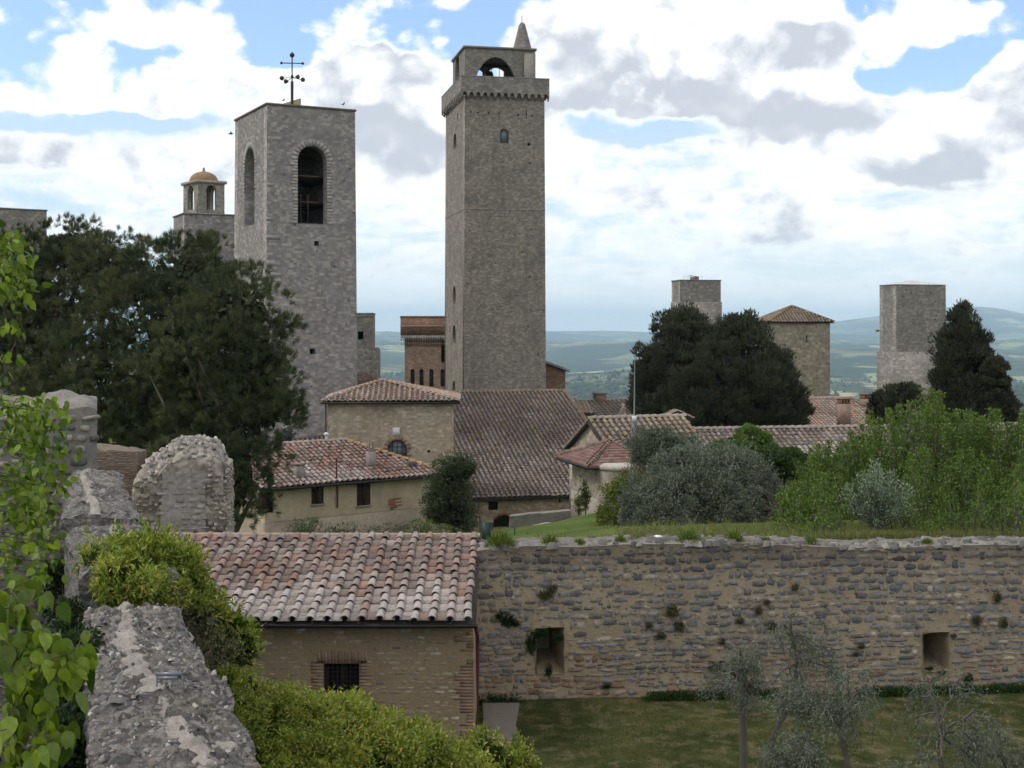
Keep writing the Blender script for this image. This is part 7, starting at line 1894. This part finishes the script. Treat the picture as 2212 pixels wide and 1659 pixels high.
def silver_shrub():
    b = gb(1895, 33.4); T = thing('silver_shrub', b, 'pale silvery shrub growing on the crest of the garden wall', 'shrub'); mb = MB(); ml = MB(); b = np.array(b); b[2] = -5.0; PP, DD = [], []
    for k in range(95):
        x = 1895 + random.gauss(0, 42); x = min(max(x, 1825), 1972); ytop = 990 + abs(x - 1892) * .75 + abs(random.gauss(0, 48)); yd = random.uniform(-.6, .6); e = W(x, ytop, 33.2 + yd); s = b + (0, yd * .3, 0); h = e - s
        pts = np.array([s, s + h * (.3, .3, .4), s + h * (.65, .65, .75), e]); mb.tube(pts, [.014, .01, .007, .003], 4); n = 80
        f = rng.random(n) ** .8; q = f * 3; i = np.minimum(q.astype(int), 2); fr_ = (q - i)[:, None]; P = pts[i] * (1 - fr_) + pts[i + 1] * fr_ + rng.normal(0, .055, (n, 3)); PP.append(P); DD.append(rdirs(n) + np.array([0, 0, .9]))
    P = np.concatenate(PP); n = len(P); put_leaves(ml, P, np.concatenate(DD), rng.uniform(.05, .10, n), .026, leafcol(n, (.10, .145, .085), (.26, .32, .21)))
    mb.build('stems', M_BARKG, T); ml.build('foliage', M_OLIVE, T)
silver_shrub()

# ---- recursive branches for the pruned olives and the near tree
def grow(mb, p, d, L, r, depth, tips, wob=.25, grav=-.0, kids=(3, 5), mind=0, spread=.9):
    n = 5; pts = [p]; q = p.copy(); dd = d.copy()
    for k in range(n):
        dd = unit(dd + rng.normal(0, wob, 3) * .5 + np.array([0, 0, grav])); q = q + dd * L / n; pts.append(q)
    mb.tube(pts, np.linspace(r, r * .45, n + 1), 7 if r > .03 else 4, cap=False)
    if depth == 0:
        tips.append(np.array(pts)); return
    for k in range(random.randint(*kids)):
        i = random.randint(2, n); nd = unit(dd * .6 + rng.normal(0, spread, 3) * np.array([1, 1, .7]) + np.array([0, 0, .15]))
        grow(mb, pts[i], nd, L * random.uniform(.6, .85), r * random.uniform(.4, .55), depth - 1, tips, wob * 1.2, grav * 1.6 - .02, kids, spread=spread)
def pruned_olive(label, base, dirs, L, r, per=34, ln=(.04, .075), wd=.015, c=OLC, grav=-.05, depth=2, extra=None, seed=None):
    T = thing('pruned_olive_tree', base, label, 'tree', 'pruned olives in the lower garden'); mb = MB(); ml = MB(); tips = []
    base = np.array(base, float)
    for seg in dirs: # explicit trunk polylines
        pts = np.array(seg, float); mb.tube(pts, np.linspace(r, r * .6, len(pts)), 9)
        top = pts[-1]; dlast = unit(pts[-1] - pts[-2])
        for k in range(6): grow(mb, top - dlast * random.uniform(0, .25), unit(dlast * .4 + rdirs(1)[0] * .95 + np.array([0, 0, .25])), L, r * .5, depth, tips, .4, grav, (3, 4))
    P, D_ = [], []
    for t in tips:
        f = rng.random(per) * 5; i = np.minimum(f.astype(int), 4); q = (f - i)[:, None]; P.append(t[i] * (1 - q) + t[i + 1] * q + rng.normal(0, .07, (per, 3))); D_.append(rdirs(per) * .8 + unit(t[-1] - t[0]) + np.array([0, 0, -.3]))
    P = np.concatenate(P); n = len(P); put_leaves(ml, P, np.concatenate(D_), rng.uniform(*ln, n), wd, leafcol(n, *c, .3))
    # drooping twigs
    m_ = min(len(tips), 90); P, D_ = [], []
    for t in [tips[i] for i in rng.choice(len(tips), m_, replace=False)]:
        s = t[-1]; H = random.uniform(.12, .38); e = s + np.array([random.gauss(0, .05), random.gauss(0, .05), -H]); mb.tube([s, (s + e) / 2 + (random.gauss(0, .02), 0, 0), e], [.004, .003, .002], 3, cap=False)
        k = int(H * 70); f = rng.random((k, 1)); P.append(s + (e - s) * f + rng.normal(0, .015, (k, 3))); D_.append(rdirs(k) * .6 + np.array([0, 0, -1]))
    P = np.concatenate(P); n = len(P); put_leaves(ml, P, np.concatenate(D_), rng.uniform(*ln, n), wd, leafcol(n, *c, .3))
    mb.build('trunk', M_BARKG, T); ml.build('crown', M_OLIVE, T)
def wl(*pts): return [W(*p) for p in pts]
OL2 = ((.065, .085, .055), (.17, .19, .14))
pruned_olive('pruned olive with a straight dark trunk on the lawn, leftmost of the group', (W(1607, 1690, 24.5)[0], 24.5, LAWN), [wl((1607, 1690, 24.5), (1606, 1600, 24.5), (1603, 1520, 24.5), (1598, 1440, 24.5))], .50, .085, per=75, c=OL2, grav=-.05)
pruned_olive('pruned olive with a leaning bare trunk, second from the left', (W(1650, 1720, 25.2)[0], 25.2, LAWN), [wl((1640, 1700, 25.2), (1670, 1590, 25.2), (1700, 1530, 25.2), (1718, 1480, 25.2), (1722, 1405, 25.2))], .55, .06, per=50, c=OL2, grav=-.05)
pruned_olive('large near olive with pale crooked limbs and dense grey foliage', (W(1800, 1990, 19.5)[0], 19.5, LAWN), [wl((1800, 1990, 19.5), (1810, 1760, 19.5), (1830, 1640, 19.5), (1800, 1530, 19.7)), wl((1800, 1990, 19.5), (1760, 1760, 19.3), (1745, 1650, 19.2))], .50, .055, per=80, c=OL2, grav=-.06, wd=.014)
pruned_olive('near olive with thin arching twigs at lower right', (W(2060, 2030, 18.8)[0], 18.8, LAWN), [wl((2070, 2030, 18.8), (2060, 1760, 18.8), (2030, 1640, 18.8), (2030, 1560, 18.8))], .60, .05, per=45, c=OL2, grav=-.06, wd=.014)
pruned_olive('olive at the right edge with sparse silvery leaves', (W(2200, 2000, 19.5)[0], 19.5, LAWN), [wl((2215, 2000, 19.5), (2200, 1780, 19.5), (2190, 1650, 19.5))], .55, .05, per=45, c=OL2, grav=-.05, wd=.014)
pruned_olive('low olive crown at the bottom edge between the two near trunks', (W(1920, 2080, 18)[0], 18, LAWN), [wl((1920, 2080, 18), (1925, 1840, 18), (1930, 1720, 18))], .5, .045, per=60, c=OL2, grav=-.06, wd=.014)

# ---- vines on the thick wall and the hedge of the same plant in front of the outbuilding
VC = ((.07, .115, .012), (.33, .37, .065))
def vine(nm, label, lobes, base, cat, spacing=.24, per=150, cr=(.09, .28), third=((.38, .33, .09), .16), fill=900, ln=(.055, .10)):
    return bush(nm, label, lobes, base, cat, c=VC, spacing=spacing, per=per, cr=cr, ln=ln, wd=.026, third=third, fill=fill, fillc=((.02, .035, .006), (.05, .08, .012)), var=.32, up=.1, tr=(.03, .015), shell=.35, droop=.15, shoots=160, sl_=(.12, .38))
vine('climbing_vine', 'bushy yellow-green vine sprawling over the middle of the thick wall', [(290, 1205, 17.2, 98, 30, .5), (268, 1255, 16.2, 46, 28, .35), (360, 1215, 17.4, 55, 24, .45), (262, 1282, 16.4, 32, 22, .28), (330, 1275, 16.7, 75, 24, .35), (405, 1290, 17.2, 45, 26, .3), (455, 1330, 17.3, 34, 24, .25), (500, 1365, 17.3, 20, 26, .16), (522, 1400, 17.3, 9, 26, .1), (218, 1228, 16.9, 24, 22, .22), (395, 1240, 17.6, 28, 16, .25)], (-4.7, 17, -3.6), 'vine')
bush('climbing_vine', 'dry thin twigs and faded leaves hanging under the vine at the wall edge', [(440, 1375, 16.9, 50, 42, .3), (470, 1410, 16.8, 35, 30, .25), (400, 1330, 17, 40, 30, .3)], (-3.9, 16.9, -4.2), 'vine', c=((.10, .10, .06), (.20, .19, .10)), spacing=.22, cr=(.1, .2), per=26, fill=60, ln=(.04, .08), wd=.018, tr=(.03, .01))
vine('hedge', 'tangled yellow-green creeper hedge in front of the barred window', [(700, 1620, 19.0, 150, 75, 1.1), (560, 1590, 18.4, 85, 75, .9), (820, 1640, 19.2, 130, 70, 1.0), (500, 1520, 18.2, 50, 50, .6), (640, 1560, 19.0, 60, 45, .7), (930, 1690, 19.5, 110, 60, .9), (760, 1570, 19.4, 60, 42, .6), (600, 1690, 18, 160, 80, 1.0), (470, 1490, 18.0, 24, 26, .4)], (W(700, 0, 19)[0], 19, LAWN), 'hedge', spacing=.34, cr=(.14, .42), per=240, fill=2500)
vine('hedge', 'pale yellow tip of the creeper hedge at its right end above the path', [(1045, 1640, 20.5, 38, 34, .4), (1100, 1665, 20.6, 50, 26, .4), (1000, 1680, 20.3, 50, 30, .5)], (W(1050, 0, 20.5)[0], 20.5, LAWN), 'hedge', third=((.42, .32, .12), .4), per=70)

# ---- near tree at the left edge with large leaves
def near_tree():
    base = np.array([-3.6, 6.2, -8.6]); T = thing('leafy_tree', base, 'tree with large heart-shaped bright green leaves reaching in from the left edge', 'tree')
    # ovate leaf, folded and curled
    prof = [(0, 0), (.30, .08), (.46, .30), (.44, .52), (.30, .76), (.12, .92), (0, 1.05)]
    LV = [(0, 0, 0), (0, .3, 0), (0, .6, 0), (0, 1.05, -.14)]
    L_, R_ = [], []
    for (w, y) in prof[1:-1]: L_.append((-w, y, .10 * w / .46 - .10 * y * y)); R_.append((w, y, .10 * w / .46 - .10 * y * y))
    V = LV + L_ + R_; nL = len(L_)
    F3 = []
    def li(k): return 4 + k
    def ri(k): return 4 + nL + k
    quads = [(0, li(0), li(1), 1), (1, li(1), li(3), 2), (0, 1, ri(1), ri(0)), (1, 2, ri(3), ri(1))]
    tris = [(li(1), li(2), li(3)), (2, li(3), li(4)), (2, li(4), 3), (ri(1), ri(3), ri(2)), (2, ri(4), ri(3)), (2, 3, ri(4))]
    def put(ml, P, D_, ln, wd, col):
        n = len(P); D_ = unit(D_); X = unit(np.cross(D_, rdirs(n) * 1.0 + np.array([0, -.9, .5]))); Nn = np.cross(X, D_)
        tv = np.array(V)
        ml.batch(tv, quads, P, X * wd[:, None], D_ * ln[:, None], Nn * wd[:, None], col); ml.batch(tv, tris, P, X * wd[:, None], D_ * ln[:, None], Nn * wd[:, None], col)
    ml = MB(); mb = MB()
    src = W(-160, 1500, 5.6)
    mb.tube([base, (-3.5, 6.0, -5), src, W(-120, 1000, 6.0), W(-150, 500, 6.5)], [.22, .18, .12, .08, .05], 10)
    cl = [(20, 1270, 5.2, 40, 30, 16), (55, 1310, 5.1, 45, 30, 18), (30, 1400, 5.0, 45, 50, 26), (95, 1360, 5.0, 40, 34, 16), (100, 1430, 4.9, 60, 45, 34), (150, 1440, 4.9, 42, 42, 26), (165, 1400, 5.0, 24, 24, 10), (40, 1500, 5.0, 50, 45, 24), (105, 1500, 5.0, 50, 30, 18), (35, 1570, 4.9, 34, 45, 18), (20, 1640, 4.8, 40, 30, 16), (95, 1605, 4.8, 40, 32, 20), (125, 1590, 4.9, 26, 26, 10), (60, 1655, 4.8, 50, 20, 12)]
    for (x, y, Y, rx, ry, n) in cl:
        n = int(n * 1.25); c = W(x, y, Y); P = c + rng.normal(0, .5, (n, 3)) * np.array([rx / FD * Y, .16, ry / FD * Y])
        D_ = np.stack([rng.normal(.15, .35, n), rng.normal(-.1, .35, n), rng.normal(-1, .3, n)], 1)
        col = leafcol(n, (.05, .095, .012), (.20, .26, .026), .3); ln = rng.uniform(.045, .10, n); put(ml, P, D_, ln, ln * rng.uniform(.55, .9, n), col)
        s0 = src + (0, 0, (c[2] - src[2]) * .5); mb.tube([s0, (s0 + c) / 2 + (0, 0, .05), c], [.012, .008, .003], 5)
        for p in P[::2]: mb.tube([c, p], [.002, .0015], 3, cap=False)
    # mid-distance boughs with smaller looking leaves
    cl = [(40, 870, 9, 60, 22, 60), (100, 890, 9, 30, 24, 40), (40, 930, 9, 60, 50, 150), (100, 960, 9, 36, 34, 60), (50, 1030, 9, 70, 50, 190), (105, 1050, 8.8, 30, 40, 50), (40, 1110, 8.8, 60, 45, 130), (80, 1160, 8.6, 30, 40, 50), (20, 1190, 8.5, 30, 50, 60), (90, 1170, 8.5, 24, 26, 24),
          (10, 520, 8, 24, 30, 40), (28, 560, 8, 26, 26, 46), (20, 620, 8, 30, 40, 60), (45, 610, 8, 14, 24, 20), (5, 700, 8, 12, 26, 14), (2, 765, 8, 14, 10, 10), (0, 825, 8, 12, 18, 10), (35, 545, 8, 16, 12, 16), (100, 1215, 8.4, 20, 30, 16), (92, 1240, 8.3, 20, 20, 12)]
    for (x, y, Y, rx, ry, n) in cl:
        c = W(x, y, Y); n = int(n * 1.15); P = c + rng.normal(0, .55, (n, 3)) * np.array([rx / FD * Y, .3, ry / FD * Y])
        D_ = np.stack([rng.normal(.1, .5, n), rng.normal(0, .4, n), rng.normal(-.7, .4, n)], 1)
        col = leafcol(n, (.045, .085, .012), (.22, .29, .03), .3); ln = rng.uniform(.035, .075, n); put(ml, P, D_, ln, ln * rng.uniform(.5, .85, n), col)
        s0 = W(-130, y + 60, 7.5); mb.tube([s0, (s0 + c) / 2 + (0, 0, .12), c], [.008, .005, .002], 5)
    mb.build('trunk', M_BARK, T); ml.build('crown', mat_leaf('large_leaf', .42, rough=.45, spec=.4), T)
near_tree()

# ---- ivy and weeds
bush('ivy', 'dark ivy climbing the inner side of the thick wall at lower left', [(165, 1480, 13.5, 24, 110, .25), (150, 1620, 11.5, 30, 80, .25), (120, 1260, 19, 14, 60, .3), (150, 1380, 15.5, 16, 70, .3)], (-4.8, 14, -8.5), 'ivy', c=((.012, .025, .010), (.04, .065, .022)), spacing=.2, cr=(.1, .2), per=60, ln=(.04, .07), wd=.045, fill=300, tr=(.02, .01))
bush('dead_shrub', 'tangle of brown dry twigs at the foot of the brick ruin', [(240, 1080, 22.8, 26, 18, .3)], (W(240, 0, 22.8)[0], 22.8, -4.0), 'shrub', c=((.07, .045, .035), (.13, .09, .07)), spacing=.15, cr=(.08, .15), per=60, ln=(.06, .12), wd=.008, fill=60, tr=(.01, .005))
def wall_plants():
    fr, ztop, ax, nich = GW
    P = [(1178, 1285, 26, 20, 0), (1193, 1272, 10, 10, 0), (1096, 1338, 14, 14, 1), (1112, 1345, 10, 8, 1), (1078, 1328, 8, 8, 1), (1452, 1320, 15, 16, 0), (1467, 1352, 13, 13, 0), (1402, 1350, 9, 7, 0), (1428, 1372, 12, 8, 0), (1638, 1318, 9, 12, 0), (1667, 1352, 10, 12, 0), (1655, 1300, 8, 8, 0), (1700, 1352, 10, 6, 0), (1716, 1268, 9, 8, 0), (1558, 1385, 8, 8, 0), (1598, 1340, 10, 8, 0),
         (1148, 1385, 12, 26, 1), (1168, 1368, 14, 12, 1), (1205, 1375, 12, 12, 1), (2108, 1340, 12, 12, 0), (2152, 1290, 10, 14, 0), (2166, 1345, 9, 14, 0), (2058, 1372, 8, 5, 0), (1860, 1395, 8, 6, 0), (1848, 1412, 6, 6, 0), (2033, 1450, 8, 6, 1), (2005, 1442, 10, 5, 1), (1185, 1445, 8, 14, 1), (2090, 1462, 10, 10, 1), (1540, 1440, 10, 10, 1), (1310, 1480, 10, 6, 1)]
    def where(x, y): return ['low', 'middle', 'upper'][0 if y > 1400 else 1 if y > 1320 else 2]
    src = {}
    for i, (x, y, rx, ry, kind) in enumerate(P):
        u = fr.ua(x); p = fr.p(u, -.03, ZY(y, fr.ya(u))); s = rx / FD * 30
        if (kind not in src):
            T = thing('wall_plant', p, '', 'plant', 'plants rooted in the face of the garden wall'); n = 420; mb = MB()
            d = rdirs(n); d[:, 1] = -np.abs(d[:, 1]); PP = d * rng.uniform(.2, 1, n)[:, None] * np.array([.16, .07, .16]) + p
            c = ((.045, .05, .012), (.12, .105, .035)) if kind == 0 else ((.015, .035, .012), (.045, .08, .025))
            put_leaves(mb, PP, d + np.array([0, -.3, .1 if kind == 0 else -.4]), rng.uniform(.03, .07, n), .016 if kind == 0 else .035, leafcol(n, *c)); mb.build('leaves', M_LEAF, T)
            mb = MB()
            for q in PP[::30]: mb.tube([p + (0, .05, 0), q], [.004, .002], 3)
            mb.build('stems', M_BARK, T); src[kind] = (T, s); T.scale = (1, 1, ry / rx)
        else:
            S0, s0 = src[kind]; T = copy_thing(S0, p - np.array(S0['_w']), ''); k = s / .16; T.scale = (k, 1, ry / FD * 30 / .16)
        near = min([(abs(x - a), t) for a, t in ((1187, 'near the left niche'), (1330, 'between the left niche and the second plain stretch'), (1450, 'left of the leaning olive'), (1600, 'above the leftmost olive'), (1680, 'above the second olive'), (1860, 'left of the right niche'), (2022, 'by the right niche'), (2120, 'right of the right niche'))])[1]
        T['label'] = ('reddish-green' if kind == 0 else 'dark green') + ' plant in the ' + where(x, y) + ' wall ' + near
wall_plants()
# give equal labels a place word
_seen = {}
for o in [o for o in COL.objects if o.name.startswith('wall_plant')]: _seen.setdefault(o['label'], []).append(o)
for l, os_ in _seen.items():
    if len(os_) > 1:
        os_.sort(key=lambda o: o.location.x)
        for i, o in enumerate(os_): o['label'] = l + ', ' + (('leftmost', 'rightmost') if len(os_) == 2 else ('leftmost', 'second', 'third', 'fourth', 'fifth', 'sixth'))[i] + ' of its kind there'
def stuff_grass():
    fr, ztop, ax, nich = GW; mb = MB()
    # tall dry and green grass along the terrace edge and wall crest
    def tuft(P, n_, ln, wd, c, lean=.35): 
        k = np.repeat(np.arange(len(P)), n_); n = len(k); put_leaves(mb, P[k] + rng.normal(0, 1, (n, 3)) * np.array([.05, .05, 0]), np.array([0, 0, 1.]) + rng.normal(0, lean, (n, 3)), rng.uniform(.5, 1.2, n) * ln, wd, leafcol(n, *c, .3))
    n = 3600; u = rng.uniform(0, fr.La, n); dens = fbm(np.stack([u * .7, 0*u, 0*u], -1), 3); ok = dens > rng.uniform(.35, .75, n); u = u[ok]; v = rng.uniform(.12, 1.15, len(u))
    P = np.stack([fr.C[0] + fr.a[0]*u + fr.b[0]*v, fr.C[1] + fr.a[1]*u + fr.b[1]*v, ztop(u) - .02], 1); tuft(P, 12, .085, .008, ((.06, .09, .02), (.20, .19, .08)))
    n = 9000; x = rng.uniform(-.4, 17, n); y = 31.0 + (x + .85) * .08 + rng.exponential(1.3, n); gz = ground_z(x, y); P = np.stack([x, y, gz], 1); d2 = fbm(P * .5, 3); P = P[d2 > rng.uniform(.25, .65, n)]; tuft(P, 9, .26, .013, ((.070, .105, .026), (.26, .235, .11)), .3)
    mb.build('wild_grass', M_LEAF, kind='stuff', label='wild dry and green grass along the crest of the garden wall and terrace', category='grass', origin=(8, 31.5, -5))
    mb = MB(); n = 30000; x = rng.uniform(-2, 16, n); y = rng.uniform(23, 30.6, n); ok = fbm(np.stack([x, y, 0*x], -1) * 1.1, 4) > rng.uniform(.3, .62, n); x, y = x[ok], y[ok]; P = np.stack([x, y, 0*x + LAWN], 1)
    ok = ~((x < .2) & (x > -.8)); P = P[ok]; k = np.repeat(np.arange(len(P)), 4); n = len(k)
    put_leaves(mb, P[k] + rng.normal(0, .03, (n, 3)) * np.array([1, 1, 0]), np.array([0, 0, 1.]) + rng.normal(0, .5, (n, 3)), rng.uniform(.03, .075, n), .009, leafcol(n, (.035, .06, .012), (.12, .125, .04), .3))
    mb.build('lawn_grass', M_LEAF, kind='stuff', label='short patchy lawn grass below the garden wall', category='grass', origin=(7, 27, LAWN))
    mb = MB(); n = 900; u = rng.uniform(0, fr.La, n); ok = fbm(np.stack([u * .6, 0*u + 3, 0*u], -1), 3) > rng.uniform(.38, .6, n); u = u[ok]; v = -.08 - rng.random(len(u)) * .22
    P = np.stack([fr.C[0] + fr.a[0]*u + fr.b[0]*v, fr.C[1] + fr.a[1]*u + fr.b[1]*v, 0*u + LAWN + .02], 1); k = np.repeat(np.arange(len(P)), 26); n = len(k); d = rdirs(n); d[:, 2] = np.abs(d[:, 2])
    put_leaves(mb, P[k] + d * rng.uniform(0, .17, (n, 1)), d + np.array([0, 0, .3]), rng.uniform(.03, .06, n), .04, leafcol(n, (.014, .035, .010), (.045, .085, .022)))
    mb.build('wall_foot_weeds', M_LEAF, kind='stuff', label='dark green weeds growing along the foot of the garden wall', category='weeds', origin=(7, 29.8, LAWN))
    # clumps on the crest, each its own plant
    S0 = None
    for i, (x, y, s, lab) in enumerate([(1082, 1188, .30, 'feathery green weed clump on the crest nearest the tile roof'), (1190, 1190, .20, 'low green weed clump on the crest above the left niche'), (1345, 1185, .14, 'small weed clump on the crest left of the white stone'), (1494, 1182, .30, 'bright green weed clump hanging over the crest right of the white stone'), (1590, 1172, .22, 'pale green weed clump on the crest above the leftmost olive'), (1660, 1178, .13, 'small weed clump on the crest above the second olive'), (1760, 1182, .16, 'weed clump on the crest left of the silvery shrub'), (2012, 1190, .14, 'small brownish weed clump on the crest right of the silvery shrub'), (1255, 1186, .14, 'low weed clump on the crest, halfway from roof to white stone')]):
        p = fr.p(fr.ua(x), .25, 0); p[2] = float(ztop(fr.ua(x))) + .02
        if S0 is None:
            T = thing('weed_clump', p, lab, 'plant', 'weed clumps on the crest of the garden wall'); mb = MB(); n = 700; d = rdirs(n); d[:, 2] = np.abs(d[:, 2]) * 1.1 - .2
            put_leaves(mb, p + d * rng.uniform(.05, 1, (n, 1)) * .16, d + np.array([0, 0, .9]), rng.uniform(.05, .12, n), .013, leafcol(n, (.06, .095, .02), (.19, .24, .07))); mb.build('leaves', M_LEAF, T); S0 = T
            T.scale = (s / .16,) * 3
        else:
            T = copy_thing(S0, p - np.array(S0['_w']), lab); T.scale = (s / .16 * .9, s / .16 * .9, s / .16 * random.uniform(.8, 1.2)); T.rotation_euler = (0, 0, i * 1.3)
stuff_grass()

# ------------------------------------------------------------------ air
def haze():
    mb = MB(); mb.box((-30000, -30000, -520), (30000, 34000, 480))
    m = bpy.data.materials.new('haze'); m.use_nodes = True; nt = m.node_tree; nt.nodes.clear()
    v = nt.nodes.new('ShaderNodeVolumePrincipled'); v.inputs['Color'].default_value = (.60, .82, 1.0, 1); v.inputs['Density'].default_value = 5.0e-5; v.inputs['Anisotropy'].default_value = 0
    o = nt.nodes.new('ShaderNodeOutputMaterial'); nt.links.new(v.outputs[0], o.inputs['Volume'])
    mb.build('haze', m, kind='stuff', label='pale blue haze over the far plain', category='haze', origin=(0, 0, 0))
haze()
